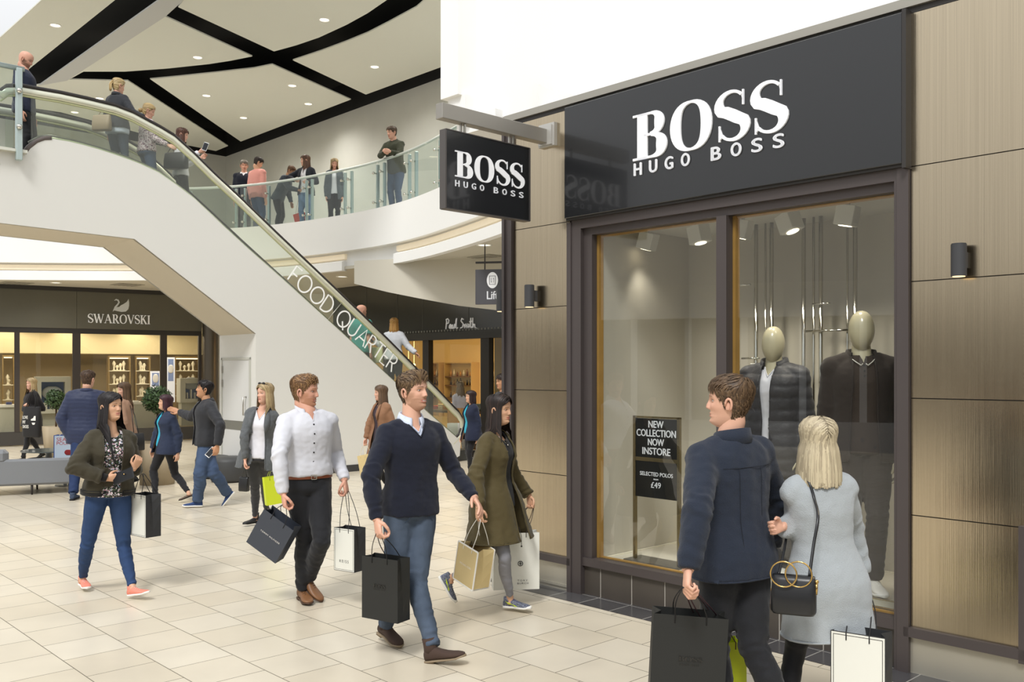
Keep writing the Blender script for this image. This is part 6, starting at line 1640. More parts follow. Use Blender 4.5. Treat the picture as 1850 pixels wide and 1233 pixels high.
# ================================================================== hero 2 : ginger man
p2_ = person('ginger bearded man laughing in a white shirt, brown belt and black jeans with two bags', 7.1, 1.81, neck=(556, 748), pelvis=(556, 874), yaw=32, skin='rosy', head=(550, 708), hyaw=82, hpitch=0, hero=True, seed=5,
    Rt=dict(e=(504, 824, -1), w=(512, 893, -1), h=(515, 918, -1), curl=.9, thumb=.8, n=(-.9, -.4, 0)), L=dict(e=(606, 818, 1), w=(622, 868, -1), h=(627, 892, -1), curl=.9, thumb=.8, n=(.95, -.1, 0)),
    legR=dict(a=(546, 1066, .085), k=(550, 972, -1), ty=28, p=0.), legL=dict(a=(558, 1046, .17), k=(581, 978, 1), ty=58, p=-.55),
    face=dict(browc='a87448', lipc='b0645a', smile=1., beard='a06a40', bd=.6, teeth=True, eye='5c7a86'),
    hair=dict(col='7a5a3c', hcol='ab8757', len=.036, comb='curl', line=.062, top=1.1, n=620, w=.0052, cap=.007, mess=1.2, hl=.4),
    tops=[dict(name='shirt', mat=M_wshirt, off=.016, sbulk=.014, hem=.155, fold=.007, drape=.55, v=(.90, .42), vox=.010, blouse=.010, bt=.22, cuff=.99, cf=.75, it=7, placket=(.14, .90), buttons=(.20, .86, 6, M_btn), collar=dict(r=.067, h=.044, fold=.036, gap=22, pt=.034, dz=.026))],
    legs=dict(mat=M_blk, fit=.002, ease=.008, top=.135, fold=.004, name='jeans', belt=mat('brown leather belt', '7b3f22', .45)), shoes=dict(kind='shoe', mat=mat('tan brogue leather', '7d5738', .5, var=.15, vscale=12), sole=mat('brown sole', '4c3524', .6), lace=mat('brown lace', '54391f', .8)))
# ================================================================== hero 3 : woman in a floral top
M_oliv = cloth('dark olive jacket cloth', '3c3729', .8, .3, 180)
p3_ = person('dark-haired woman in a floral top, olive bomber jacket and coral trainers', 7.35, 1.60, neck=(201, 783), pelvis=(196, 886), yaw=34, sex='f', skin='asian', head=(200, 736), hyaw=66, hpitch=7, hero=True, seed=8,
    Rt=dict(e=(133, 846, -1), w=(196, 866, -1), h=(219, 862, -1), curl=.45, thumb=.4, n=(0, -.9, -.3)), L=dict(e=(243, 848, 1), w=(243, 846, -1), h=(252, 829, -1), curl=.8, thumb=.7, n=(.7, -.5, .3)),
    legR=dict(a=(149, 1046, .085), k=(158, 985, -1), ty=38, p=0.), legL=dict(a=(240, 1063, .085), k=(224, 990, -1), ty=66, p=.2),
    face=dict(browc='2a201c', lipc='c0706a', smile=.3, eye='2a1c14', fold_lid=True),
    hair=dict(col='1e1a1b', hcol='3a3436', len=.46, comb='down', line=.064, part=-.022, n=700, w=.0085, cap=.008, long=True, mess=.5, hl=.1, neckr=.088, fan=1.3, fwd=-.06),
    tops=[dict(name='floral_top', mat=M_floral, off=.006, hem=-.06, slv=0, scoop=(.93, .062), fold=.004, vox=.011),
          dict(name='bomber_jacket', mat=M_oliv, off=.030, sbulk=.026, hem=.0, open=(.072, .070, .075), fold=.009, drape=.8, vox=.011, hood=True, rib=cloth('black rib', '1b1a1a', .9, .4, 200), cuff=.84, cf=1.2)],
    legs=dict(mat=denim('deep blue stretch denim', '2b4166', .14), fit=-.001, ease=.004, top=.10, fold=.004, name='jeans', len=.93, bare=True), girth=1.06,
    shoes=dict(kind='sneaker', mat=mat('coral canvas', 'e58a76', .8), sole=mat('white rubber', 'eeece6', .6), lace=mat('pale lace', 'f0cdc2', .8), s=.97))
# ================================================================== hero 4 : woman in the olive parka
M_khaki = cloth('khaki parka cloth', '4f4529', .8, .3, 200)
p4_ = person('smiling dark-haired woman in a khaki parka, grey leggings and patterned running shoes', 6.9, 1.61, neck=(894, 787), pelvis=(898, 902), yaw=58, sex='f', skin='asian', head=(902, 741), hyaw=64, hpitch=1, hero=True, seed=11,
    Rt=dict(e=(860, 860, -1), w=(864, 918, -1), h=(867, 942, -1), curl=.6, thumb=.6, n=(-.6, -.75, 0)), L=dict(e=V3((.05, .12, -.25)), w=V3((.14, .05, -.19)), h=V3((.02, -.01, -.08)), curl=.8),
    legR=dict(a=(922, 1084, .085), k=(911, 1008, 1), ty=62, p=.05), legL=dict(a=(812, 1047, .22), k=(884, 1000, 1), ty=82, p=-1.0),
    face=dict(browc='33261f', lipc='b9665c', smile=.55, eye='2a1c14', fold_lid=True),
    hair=dict(col='251d1b', hcol='4a3a33', len=.40, comb='down', line=.062, part=.0, n=520, w=.0085, cap=.008, long=True, mess=.5, hl=.12, neckr=.080, fan=1.0, fwd=.03),
    tops=[dict(name='black_top', mat=cloth('black jersey', '19191c', .8), off=.006, hem=-.10, slv=0, scoop=(.91, .07), fold=.003, vox=.011),
          dict(name='parka', mat=M_khaki, off=.024, sbulk=.022, hem=-.62, flare=.14, open=(.075, .050, .070), oshift=.012, fold=.010, drape=.25, vox=.011, cf=1.15)],
    legs=dict(mat=cloth('grey leggings', '85858b', .8), fit=-.003, ease=.001, top=.10, fold=.002, name='leggings', len=.90, bare=True),
    shoes=dict(kind='runner', mat=M_runner, sole=mat('white rubber'), lace=mat('violet lace', '5f577c', .8), s=1.02))
# ================================================================== hero 5 : couple seen from behind
M_navyj = cloth('navy wool overshirt', '232a38', .9, .4, 240)
p5_ = person('man in a navy overshirt and black jeans seen from behind at the display window', 4.35, 1.765, neck=(1318, 800), pelvis=(1327, 1004), yaw=-152, skin='fair', head=(1319, 727), hyaw=-112, hpitch=4, hero=True, seed=14,
    L=dict(e=(1262, 922, -1), w=(1243, 1030, -1), h=(1240, 1066, -1), curl=.9, thumb=.8, n=(-.95, -.1, 0)), Rt=dict(e=(1404, 905, 1), w=(1392, 985, 1), h=(1386, 1010, 1), curl=.4),
    legL=dict(a=(1300, 1335, .09), k=(1292, 1165, 1), ty=-165), legR=dict(a=(1430, 1330, .12), k=(1362, 1170, -1), ty=-165, p=-.5),
    face=dict(browc='5b4030', smile=.2),
    hair=dict(col='54412f', hcol='7a6146', len=.045, comb='fwd', line=.062, n=700, w=.0062, cap=.009, mess=.7, hl=.3),
    tops=[dict(name='overshirt', mat=M_navyj, off=.024, sbulk=.020, hem=-.16, flare=.05, fold=.008, drape=.4, vox=.011, cf=1.0, cuff=.99, skirt=True, collar=dict(r=.076, h=.045, fold=.050, gap=30, pt=.03, dz=.016))],
    legs=dict(mat=M_blk, fit=.003, ease=.008, top=.10, fold=.005, name='jeans'), shoes=dict(kind='shoe', mat=mat('black leather', '1a1a1b', .4), sole=M_dark), bodyw=1.02)
M_greyc = cloth('pale grey wool', 'a4aaae', .95, .5, 260, sheen=.3)
p6_ = person('blonde woman in a pale grey wool coat seen from behind beside her partner', 4.3, 1.585, neck=(1478, 866), pelvis=(1491, 1046), yaw=-172, sex='f', skin='fair', head=(1478, 801), hyaw=-174, hero=True, seed=17,
    L=dict(e=(1449, 957, 1), w=(1413, 952, -1), h=(1390, 955, -1), curl=.5), Rt=dict(e=(1541, 955, 1), w=(1556, 1040, 1), h=(1562, 1068, 1), curl=.85),
    legL=dict(a=(1404, 1325, .09), k=(1436, 1180, 1), ty=172, p=-.3), legR=dict(a=(1572, 1330, .09), k=(1543, 1180, 1), ty=172),
    face=dict(browc='8a6a45', smile=.2, ears=False),
    hair=dict(col='a89b82', hcol='dccfae', len=.50, endz=-.180, comb='down', line=.062, n=1000, w=.0085, long=True, mess=.25, hl=.4, neckr=.100, t1=.020, fan=1.1, free=True),
    tops=[dict(name='coat', mat=M_greyc, off=.022, sbulk=.018, hem=-.54, flare=.07, fold=.006, drape=.2, vox=.011, skirt=True, cf=1.5, cuff=.95)],
    legs=dict(mat=cloth('black stretch', '1b1b1e', .7), fit=-.002, ease=.002, top=.10, fold=.002, name='leggings'), shoes=dict(kind='boot', mat=mat('black leather'), sole=M_dark))

# ================================================================== the other shoppers on the concourse
M_jn = denim('mid blue denim', '435470', .18); M_dk = cloth('black trousers', '1d1d20', .8)
M_bsole = mat('black sole', '18181a', .7); M_bshoe = mat('black leather')
H_blond = dict(col='a08a66', hcol='cfbb90', len=.36, comb='down', line=.062, n=330, w=.011, long=True, mess=.5, hl=.4, neckr=.088, fan=1.2)
H_dark = dict(col='2a201c', hcol='4a3a30', len=.055, comb='fwd', line=.062, n=260, w=.010, mess=.7)
H_brown = dict(col='54402f', hcol='7b6045', len=.40, comb='down', line=.062, n=330, w=.011, long=True, mess=.5, hl=.3, neckr=.085, fan=1.2)
H_short = dict(col='4a3a2c', hcol='6b563f', len=.045, comb='fwd', line=.062, n=260, w=.010, mess=.7)
M_blaz = cloth('grey tweed blazer', '5d6062', .9, .5, 200, var=.12, vscale=40)
q7 = person('blonde woman in a grey blazer and white top with sunglasses pushed up on her hair', 10.3, 1.655, neck=(474, 742), pelvis=(466, 823), yaw=2, sex='f', skin='fair', head=(479, 712), hyaw=-34, hpitch=4, seed=21, vox=.013,
    Rt=dict(e=(441, 788, -1), w=(443, 832, -1), curl=.8, h=(443, 848, -1)), L=dict(e=(501, 790, 1), w=(497, 835, -1), h=(494, 850, -1), curl=.8),
    legR=dict(a=(461, 936, .085), k=(461, 880, -1), ty=-40), legL=dict(a=(481, 921, .12), k=(478, 872, 1), ty=-20, p=-.4),
    face=dict(browc='8a6a45', lipc='b9655c', smile=.1, ears=False), hair=dict(H_blond, n=420, w=.009, len=.26),
    tops=[dict(name='white_top', mat=mat('white silk', 'e4e3ea', .6), off=.008, hem=-.02, slv=0, v=(.80, .55), fold=.006, vox=.012, it=3), dict(name='blazer', mat=M_blaz, off=.020, sbulk=.014, hem=-.28, flare=.12, open=(.13, .085, .055), fold=.006, vox=.012, lapel=.055)],
    legs=dict(mat=cloth('charcoal skinny jeans', '3c3d41', .8), fit=-.002, ease=.003, top=.1, fold=.003, name='jeans', bare=True, len=.93), shoes=dict(kind='pointyboot', mat=M_bshoe, sole=M_bsole, s=.95))
sgm = MB(q7['HM'])
for sx_ in (-1, 1): sgm.ball((sx_*.034, .062, .118), .025, 8, sc=(1.1, .45, .75))
sgm.tube([(-.088, -.01, .075), (-.072, .045, .112), (0, .068, .124), (.072, .045, .112), (.088, -.01, .075)], .0035, 6)
tag(sgm.build('sunglasses', mat('dark lens', '1a1512', .1)), 'dark sunglasses resting on top of the blonde woman\'s hair', 'sunglasses')
q8 = person('man in a black jacket and blue jeans guiding the woman in teal, phone in hand', 12.1, 1.715, neck=(373, 727), pelvis=(371, 796), yaw=-56, skin='tan', head=(370, 704), hyaw=-70, hpitch=12, seed=22,
    L=dict(e=(398, 768, -1), w=(392, 812, -1), h=(388, 824, -1), curl=.5), Rt=dict(e=(346, 754, 1), w=(324, 745, 1), h=(313, 741, 1), curl=.15, spread=.15),
    legL=dict(a=(357, 906, .085), k=(361, 856, -1), ty=-84), legR=dict(a=(411, 892, .16), k=(386, 855, 1), ty=-90, p=-.9),
    face=dict(browc='1d1714', smile=.2), hair=dict(H_dark, col='1c1718', hcol='2c2626'), girth=1.08,
    tops=[dict(name='striped_jumper', mat=cloth('plum stripe jumper', '2c2338', .9), off=.004, hem=-.05, slv=0, fold=.002), dict(name='jacket', mat=cloth('black softshell', '2c2d31', .7, .2, 120), off=.026, sbulk=.022, hem=-.12, open=(.05, .035, .04), fold=.008, cuff=.97, collar=dict(r=.076, h=.04, fold=.03, gap=35, pt=.01))],
    legs=dict(mat=M_jn, fit=.014, ease=.010, top=.1, fold=.006, name='jeans'), shoes=dict(kind='sneaker', mat=mat('blue suede', '27406f', .8), sole=mat('white rubber'), lace=None))
q9 = person('short woman with plum hair in a navy jacket and turquoise top walking in flats', 12.6, 1.50, neck=(303, 747), pelvis=(300, 804), yaw=-42, sex='f', skin='light', head=(299, 728), hyaw=-62, hpitch=10, seed=23,
    L=dict(e=(323, 788, -1), w=(321, 822, -1), h=(320, 832, -1), curl=.4), Rt=dict(e=(283, 784, 1), w=(275, 812, 1), h=(275, 822, 1), curl=.4),
    legR=dict(a=(281, 898, .08), k=(277, 852, 1), ty=-74), legL=dict(a=(341, 891, .13), k=(317, 858, -1), ty=-74, p=-.35),
    face=dict(browc='3a2a22', smile=.2, ears=False), hair=dict(col='3a2229', hcol='55303a', len=.15, comb='down', line=.060, n=420, w=.011, long=True, mess=.3, free=True, neckr=.080, bulk=.02), girth=1.08,
    tops=[dict(name='turquoise_top', mat=cloth('turquoise jersey', '1fa6c4', .8), off=.008, hem=-.02, slv=0, fold=.004, scoop=(.93, .055)), dict(name='jacket', mat=cloth('navy quilted jacket', '262f45', .8, .3, 90), off=.026, sbulk=.020, hem=-.26, flare=.08, open=(.075, .065, .050), oshift=-.02, fold=.007, vox=.014, collar=dict(r=.066, h=.03, fold=.03, gap=45, pt=.02))],
    legs=dict(mat=M_dk, fit=.002, ease=.005, top=.1, fold=.004, name='trousers', len=.93, bare=True), shoes=dict(kind='flat', mat=mat('bronze pump', '5a4a3e', .5), sole=M_bsole))
q10 = person('broad man in a navy quilted jacket seen from behind beyond the sofa', 13.2, 1.83, neck=(157, 710), pelvis=(155, 780), yaw=198, skin='fair', head=(159, 686), hyaw=168, hpitch=0, seed=24, bodyw=1.12, girth=1.12,
    L=dict(e=(111, 756, 1), w=(127, 792, 1), curl=.6), Rt=dict(e=(200, 757, -1), w=(191, 800, -1), curl=.5), legL=dict(a=(132, 893, .085), ty=-170), legR=dict(a=(178, 893, .085), ty=165),
    hair=dict(H_short, col='4a382c'), tops=[dict(name='quilted_jacket', mat=cloth('navy quilted nylon', '2a324d', .55, .15, 60), off=.034, sbulk=.030, hem=-.30, fold=.005, skirt=True, bands=(.055, .006), collar=dict(r=.080, h=.045, fold=.03, gap=25, pt=.01))],
    legs=dict(mat=denim('navy jeans', '26365a', .1), fit=.010, ease=.010, top=.1, name='jeans'), shoes=dict(kind='shoe', mat=mat('navy suede', '39465c', .8), sole=M_bsole))
q11 = person('smiling blonde woman all in black carrying a printed tote by the jewellery window', 18.3, 1.665, px=58, yaw=-38, sex='f', skin='fair', hyaw=-28, hpitch=4, seed=25, stride=.42,
    L=dict(e=(79, 742, -1), w=(52, 736, -1), h=(47, 732, -1), curl=.8), Rt=dict(e=(44, 742, 1), w=(46, 733, -1), curl=.8),
    face=dict(browc='8a6a45', smile=.9, teeth=True, ears=False), hair=dict(H_blond, len=.40),
    tops=[dict(name='black_coat', mat=cloth('black wool', '1d1a1c', .9), off=.024, sbulk=.020, hem=-.35, flare=.10, fold=.006, skirt=True, scoop=(.93, .05))], legs=dict(mat=M_dk, ease=.004, name='leggings', top=.1), shoes=dict(kind='boot', mat=M_bshoe, sole=M_bsole))
q12 = person('brown-haired woman in a camel coat looking left behind the woman in the floral top', 14.2, 1.63, px=226, yaw=-92, sex='f', skin='fair', hyaw=-42, hpitch=-2, seed=26, stride=.2, hair=dict(H_brown, len=.34), face=dict(smile=.2, ears=False),
    tops=[dict(name='camel_coat', mat=cloth('camel wool', 'a5836c', .9), off=.024, sbulk=.020, hem=-.62, flare=.08, fold=.006, skirt=True)], legs=dict(mat=M_dk, ease=.004, name='leggings', top=.1), shoes=dict(kind='boot', mat=M_bshoe, sole=M_bsole))
q13 = person('long-haired woman in an open tan coat walking left before the white escalator wall', 13.3, 1.60, px=690, yaw=-46, sex='f', skin='fair', hyaw=-68, hpitch=2, seed=27, stride=.30, hair=dict(H_brown, len=.44, col='5b4635'), face=dict(smile=.1, ears=False),
    Rt=dict(e=V3((-.10, -.06, -.23)), w=V3((-.04, -.03, -.22)), curl=.8),
    tops=[dict(name='dark_top', mat=cloth('plum top', '3a2c34', .8), off=.006, hem=-.1, slv=0, scoop=(.93, .05), fold=.002), dict(name='tan_coat', mat=cloth('tan wool', '8f6a50', .9), off=.022, sbulk=.018, hem=-.66, flare=.10, open=(.07, .05, .05), fold=.007, lapel=.05)],
    legs=dict(mat=M_dk, ease=.004, name='leggings', top=.1), shoes=dict(kind='boot', mat=M_bshoe, sole=M_bsole))
q14 = person('woman in an open navy cardigan over a turquoise top near the boutique', 15.4, 1.475, px=852, yaw=-58, sex='f', skin='light', hyaw=-66, hpitch=6, seed=28, stride=.12, girth=1.06,
    face=dict(browc='3a2a22', smile=.1, ears=False), hair=dict(col='2c1f1d', hcol='43302c', len=.16, comb='down', line=.060, n=380, w=.011, long=True, mess=.3, free=True, neckr=.078),
    tops=[dict(name='turquoise_top', mat=cloth('turquoise jersey'), off=.008, hem=-.02, slv=0, fold=.004, scoop=(.92, .05)), dict(name='cardigan', mat=cloth('navy knit cardigan', '20263a', .9), off=.024, sbulk=.018, hem=-.30, flare=.08, open=(.085, .070, .050), oshift=-.02, fold=.006)],
    legs=dict(mat=M_dk, ease=.004, name='trousers', top=.1), shoes=dict(kind='flat', mat=M_bshoe, sole=M_bsole))
q15 = person('dark-haired man half hidden behind the corner post of the menswear shop', 14.6, 1.76, px=909, yaw=-60, skin='tan', hyaw=-60, seed=29, hair=H_dark, face=dict(browc='1d1714'),
    tops=[dict(name='sweater', mat=cloth('dark grey knit', '35363a', .9), off=.014, hem=-.1, fold=.004)], legs=dict(mat=M_dk, ease=.008, name='trousers', top=.1), shoes=dict(kind='shoe', mat=M_bshoe, sole=M_bsole))
q16 = person('grey-blonde woman in a white top at the foot of the escalator with paper bags', 19.3, 1.58, px=832, yaw=205, sex='f', skin='fair', hyaw=200, seed=30, hair=dict(H_blond, col='8d7f6c', hcol='b5a58c', len=.28),
    tops=[dict(name='white_blouse', mat=mat('white silk'), off=.014, hem=-.12, fold=.006)], legs=dict(mat=mat('white trousers', 'dcdcd8', .8), ease=.006, name='trousers', top=.1), shoes=dict(kind='flat', mat=M_bshoe, sole=M_bsole))
# ================================================================== riders on the escalator
def rider(px, py_top, w, h): 
    s_, z = ep(px, py_top, w); D = (EO-E1*w+E2*s_).y; return D, z-h
D_, zf_ = rider(47, 88, .75, 1.80)
r1 = person('bald bearded man in a navy jacket at the top landing of the escalator', D_, 1.78, px=44, yaw=95, zf=zf_, skin='rosy', hyaw=98, hpitch=-22, seed=31, face=dict(beard='5a3a28', bd=.8, browc='5a3a28'),
    tops=[dict(name='jacket', mat=cloth('navy jacket cloth', '252b40', .85), off=.018, hem=-.12, fold=.006)], legs=dict(mat=M_dk, ease=.010, name='trousers', top=.1), shoes=dict(kind='shoe', mat=M_bshoe, sole=M_bsole))
D_, zf_ = rider(214, 139, .75, 1.68)
r2 = person('ponytailed blonde woman in a dark jacket riding up with a tan handbag', D_, 1.67, px=212, yaw=168, zf=zf_, sex='f', skin='fair', hyaw=142, hpitch=-6, seed=32, face=dict(smile=.1), girth=1.06,
    hair=dict(col='b0976a', hcol='e6d3a4', len=.12, comb='bun', line=.062, n=360, w=.010, mess=.3, hl=.4, tail=.17), Rt=dict(e=V3((.16, -.10, -.22)), w=V3((.20, -.06, -.10)), curl=.4),
    tops=[dict(name='blue_shirt', mat=mat('pale blue shirt'), off=.014, hem=-.16, slv=0, fold=.004), dict(name='jacket', mat=cloth('charcoal jacket', '2f3136', .8), off=.024, sbulk=.018, hem=-.02, fold=.006, skirt=True, collar=dict(r=.064, h=.035, fold=.03, gap=30))],
    legs=dict(mat=denim('slate jeans', '4b5566', .1), ease=.006, name='jeans', top=.1), shoes=dict(kind='boot', mat=M_bshoe, sole=M_bsole))
D_, zf_ = rider(270, 185, .75, 1.66)
r3 = person('blonde woman with a low bun in a floral blouse and jeans on the escalator', D_, 1.65, px=266, yaw=132, zf=zf_, sex='f', skin='fair', hyaw=112, hpitch=-18, seed=33, face=dict(smile=.1), girth=1.08,
    hair=dict(col='a98f62', hcol='e0cb98', len=.12, comb='bun', line=.062, n=360, w=.010, mess=.3, hl=.4, bun=(0, -.118, -.03), bunr=.034), Rt=dict(e=V3((.08, -.03, -.26)), w=V3((.22, -.02, -.10)), curl=.3),
    tops=[dict(name='floral_blouse', mat=dots_mat('pink and navy blouse', 'cfc3c6', [('6a4a5c', 40, .42), ('c78e9a', 55, .25), ('2f2f44', 60, .22)], 40), off=.014, sbulk=.020, hem=-.0, fold=.006)],
    legs=dict(mat=M_jn, ease=.006, name='jeans', top=.14), shoes=dict(kind='sneaker', mat=mat('white canvas', 'e8e6e0', .8), sole=mat('white rubber')))
D_, zf_ = rider(329, 229, .75, 1.62)
r4 = person('brown-haired woman in a white top photographing with her phone on the escalator', D_, 1.61, px=327, yaw=120, zf=zf_, sex='f', skin='fair', hyaw=102, hpitch=-8, seed=34, face=dict(smile=.1),
    hair=dict(H_brown, col='4a2f22', hcol='6b4632', len=.26), Rt=dict(e=V3((.10, -.06, -.21)), w=V3((.20, -.02, .10)), h=V3((.08, 0, .05)), curl=.4), L=dict(e=V3((.14, .03, -.22)), w=V3((.22, -.05, .08)), h=V3((.07, 0, .05)), curl=.4),
    tops=[dict(name='white_top', mat=mat('white silk'), off=.016, sbulk=.02, hem=-.06, fold=.006)], legs=dict(mat=M_dk, ease=.004, name='leggings', top=.1), shoes=dict(kind='flat', mat=M_bshoe, sole=M_bsole))
D_, zf_ = rider(655, 548, .80, 1.80)
r5 = person('bald man in a teal t-shirt riding the lower escalator with his back turned', D_, 1.79, px=652, yaw=150, zf=zf_, skin='rosy', hyaw=130, hpitch=0, seed=35,
    tops=[dict(name='teal_tshirt', mat=cloth('teal jersey', '3f8f86', .85), off=.018, hem=-.12, slv=.45, sbulk=.03, fold=.006)], legs=dict(mat=M_dk, ease=.014, name='shorts', top=.1), shoes=dict(kind='shoe', mat=M_bshoe, sole=M_bsole), girth=1.1)
D_, zf_ = rider(713, 573, .70, 1.66)
r6 = person('red-blonde woman in a pale blouse and black trousers seen from behind on the escalator', D_, 1.65, px=712, yaw=172, zf=zf_, sex='f', skin='rosy', hyaw=190, seed=36, girth=1.06,
    hair=dict(col='a5793f', hcol='d8b274', len=.20, comb='down', line=.062, n=420, w=.010, long=True, mess=.4, hl=.4, free=True, neckr=.088, fan=1.2), Rt=dict(e=V3((.14, -.02, -.22)), w=V3((.17, -.10, -.13)), curl=.3), L=dict(e=V3((-.14, .02, -.20)), w=V3((-.12, .05, .10)), curl=.2),
    tops=[dict(name='pale_blouse', mat=mat('pale grey blouse', 'cdd0d6', .8), off=.020, sbulk=.028, hem=-.06, fold=.008)], legs=dict(mat=M_dk, ease=.006, name='trousers', top=.1), shoes=dict(kind='flat', mat=M_bshoe, sole=M_bsole))
# ================================================================== people on the upper floor
u1 = person('man in an olive quarter-zip leaning on the curved glass balustrade', 17.75, 1.75, px=716, yaw=-25, zf=ZF, skin='fair', hyaw=-48, hpitch=-8, lean=.10, seed=41, hair=H_short, face=dict(browc='6b4a35'),
    L=dict(e=V3((-.01, -.16, -.24)), w=V3((-.16, -.20, .02)), curl=.5), Rt=dict(e=V3((-.10, -.15, -.22)), w=V3((.12, -.22, .02)), curl=.5),
    tops=[dict(name='olive_jumper', mat=cloth('dark olive knit', '3a3d2e', .9), off=.016, sbulk=.014, hem=-.1, fold=.006, collar=dict(r=.068, h=.04, fold=.02, gap=20, pt=0))], legs=dict(mat=M_jn, ease=.008, name='jeans', top=.1), shoes=dict(kind='shoe', mat=M_bshoe, sole=M_bsole))
u2 = person('grey-haired man in a navy jumper and white collar on the upper floor', 20.7, 1.80, px=441, yaw=10, zf=ZF, skin='rosy', hyaw=20, hpitch=-8, seed=42, hair=dict(H_short, col='6f665c', hcol='9a9186'),
    tops=[dict(name='shirt', mat=mat('white silk'), off=.004, hem=.3, slv=0, collar=dict(r=.068, h=.035, fold=.03, gap=20)), dict(name='jumper', mat=M_navyk, off=.016, hem=-.08, top=1.0, v=(.86, .6), fold=.005)], legs=dict(mat=M_dk, ease=.01, name='trousers', top=.1), shoes=dict(kind='shoe', mat=M_bshoe, sole=M_bsole))
u3 = person('dark-haired man in a salmon pink jumper seen from behind on the upper floor', 20.3, 1.78, px=465, yaw=150, zf=ZF, skin='light', hyaw=120, hpitch=-25, seed=43, hair=H_dark,
    tops=[dict(name='pink_jumper', mat=cloth('salmon knit', 'dd9a90', .9), off=.020, hem=-.1, fold=.006, sbulk=.018)], legs=dict(mat=M_jn, ease=.008, name='jeans', top=.1), shoes=dict(kind='sneaker', mat=mat('white canvas'), sole=mat('white rubber')))
u4 = person('person in a dark top bending forward with a red carrier bag on the upper floor', 20.0, 1.52, px=502, yaw=80, zf=ZF, skin='tan', hyaw=80, hpitch=-30, lean=.22, seed=44, hair=dict(H_short, col='6b4a30'),
    Rt=dict(e=V3((.12, -.06, -.22)), w=V3((.22, -.04, -.06)), curl=.8),
    tops=[dict(name='dark_top', mat=cloth('slate top', '3c424a', .9), off=.02, hem=-.1, fold=.006)], legs=dict(mat=M_dk, ease=.012, name='trousers', top=.1), shoes=dict(kind='shoe', mat=M_bshoe, sole=M_bsole))
u5 = person('long-haired woman in a dark cardigan and white top, elbow out, at the balustrade', 19.8, 1.70, px=553, yaw=-15, zf=ZF, sex='f', skin='fair', hyaw=-70, seed=45, hair=dict(H_brown, col='4a3024'),
    Rt=dict(e=V3((-.24, -.05, -.14)), w=V3((.16, -.12, -.08)), curl=.5), L=dict(e=V3((.10, -.02, -.24)), w=V3((-.14, -.14, -.03)), curl=.5),
    tops=[dict(name='white_top', mat=mat('white silk'), off=.008, hem=-.02, slv=0, scoop=(.92, .06)), dict(name='cardigan', mat=cloth('black cardigan', '20222b', .9), off=.024, sbulk=.024, hem=-.12, open=(.10, .08, .06), fold=.006)],
    legs=dict(mat=denim('light jeans', '66809f', .15), ease=.005, name='jeans', top=.1), shoes=dict(kind='sneaker', mat=mat('white canvas'), sole=mat('white rubber')))
u6 = person('blonde woman in a grey cardigan looking down beside a glass joint upstairs', 19.6, 1.58, px=604, yaw=10, zf=ZF, sex='f', skin='rosy', hyaw=15, hpitch=-15, seed=46, hair=dict(H_blond, len=.14, free=True),
    tops=[dict(name='white_top', mat=mat('white silk'), off=.008, hem=-.02, slv=0, scoop=(.92, .06)), dict(name='cardigan', mat=cloth('slate cardigan', '555d63', .9), off=.024, hem=-.3, open=(.08, .06, .05), fold=.006)], legs=dict(mat=M_dk, ease=.006, name='trousers', top=.1), shoes=dict(kind='flat', mat=M_bshoe, sole=M_bsole))

# seams on the back of the navy overshirt
bs = lambda x, t: p5_['Pv']+p5_['up']*(p5_['N']-p5_['Pv']).length*t+p5_['lat']*x-p5_['f']*(surf_b(x, t))
def surf_b(x, t):
    w, d_, o_ = tsec(TM, t); h_ = p5_['h']; w = w*h_*1.02+.024; d_ = d_*h_+.024; return -o_*h_+d_*math.sqrt(max(.02, 1-min(.98, (abs(x)/w)**2.35)))+.002
mb = MB(); mb.tube([bs(-.16+.32*k/12, .80) for k in range(13)], .0016, 4)
mb.tube([bs(-.065, .80-.92*k/14) for k in range(15)], .0014, 4); mb.tube([bs(.065, .80-.92*k/14) for k in range(15)], .0014, 4)
mb.build('back_seams', mat('seam navy', '141924', .9), p5_['root'])
# ================================================================== carrier bags and small things
M_bk = mat('matt black paper', '232423', .45, spec=.4); M_navp = mat('navy paper', '3a3f49', .5); M_wp = mat('ivory paper', 'e2e2d9', .6); M_blp = mat('black paper side', '2c2d2f', .5)
M_gl = mat('gloss black print', '0a0a0a', .15, spec=.7); M_kr = mat('kraft paper', 'cbb684', .7, var=.05, vscale=6); M_wh = mat('white paper', 'eceae4', .6); M_lime = mat('lime plastic', 'c6d32a', .4); M_prt = mat('dark print', '4a4a48', .6)
lv = Vector((1, 0, 0))
b1 = carrier('matt black paper bag with tonal BOSS print carried by the man in the navy sweater', Pt(697, 1006, 5.72), -32, .285, .385, .12, M_bk, grip=p1_['hand']['R'], cord='17171a', text=(M_gl, [('BOSS', -.17, .17, -.48, -.42, 1, 'serif'), ('HUGO BOSS', -.16, .16, -.515, -.495, 1.1, '')]))
b2 = carrier('navy paper bag with TOMMY HILFIGER lettering swinging from the ginger man\'s hand', Pt(511, 936, 6.95), -12, .285, .315, .12, M_navp, grip=p2_['hand']['R'], tilt=33, pitch=8, cord='22252c', text=(M_wh, [('TOMMY', -.30, -.04, -.52, -.48, 1.4, ''), ('HILFIGER', .0, .34, -.52, -.48, 1.4, '')]))
tp = MB(Matrix.Translation(Vector((0, 0, 0))))
b3 = carrier('ivory and black paper bag printed REISS hanging from the ginger man\'s left hand', Pt(632, 953, 7.0), -32, .205, .325, .125, M_blp, grip=p2_['hand']['L'], cord='17171a', panel=(.004, M_wp), border=(M_gl, .012, .002), text=(M_prt, [('REISS', -.22, .22, -.80, -.735, 1.5, '')]))
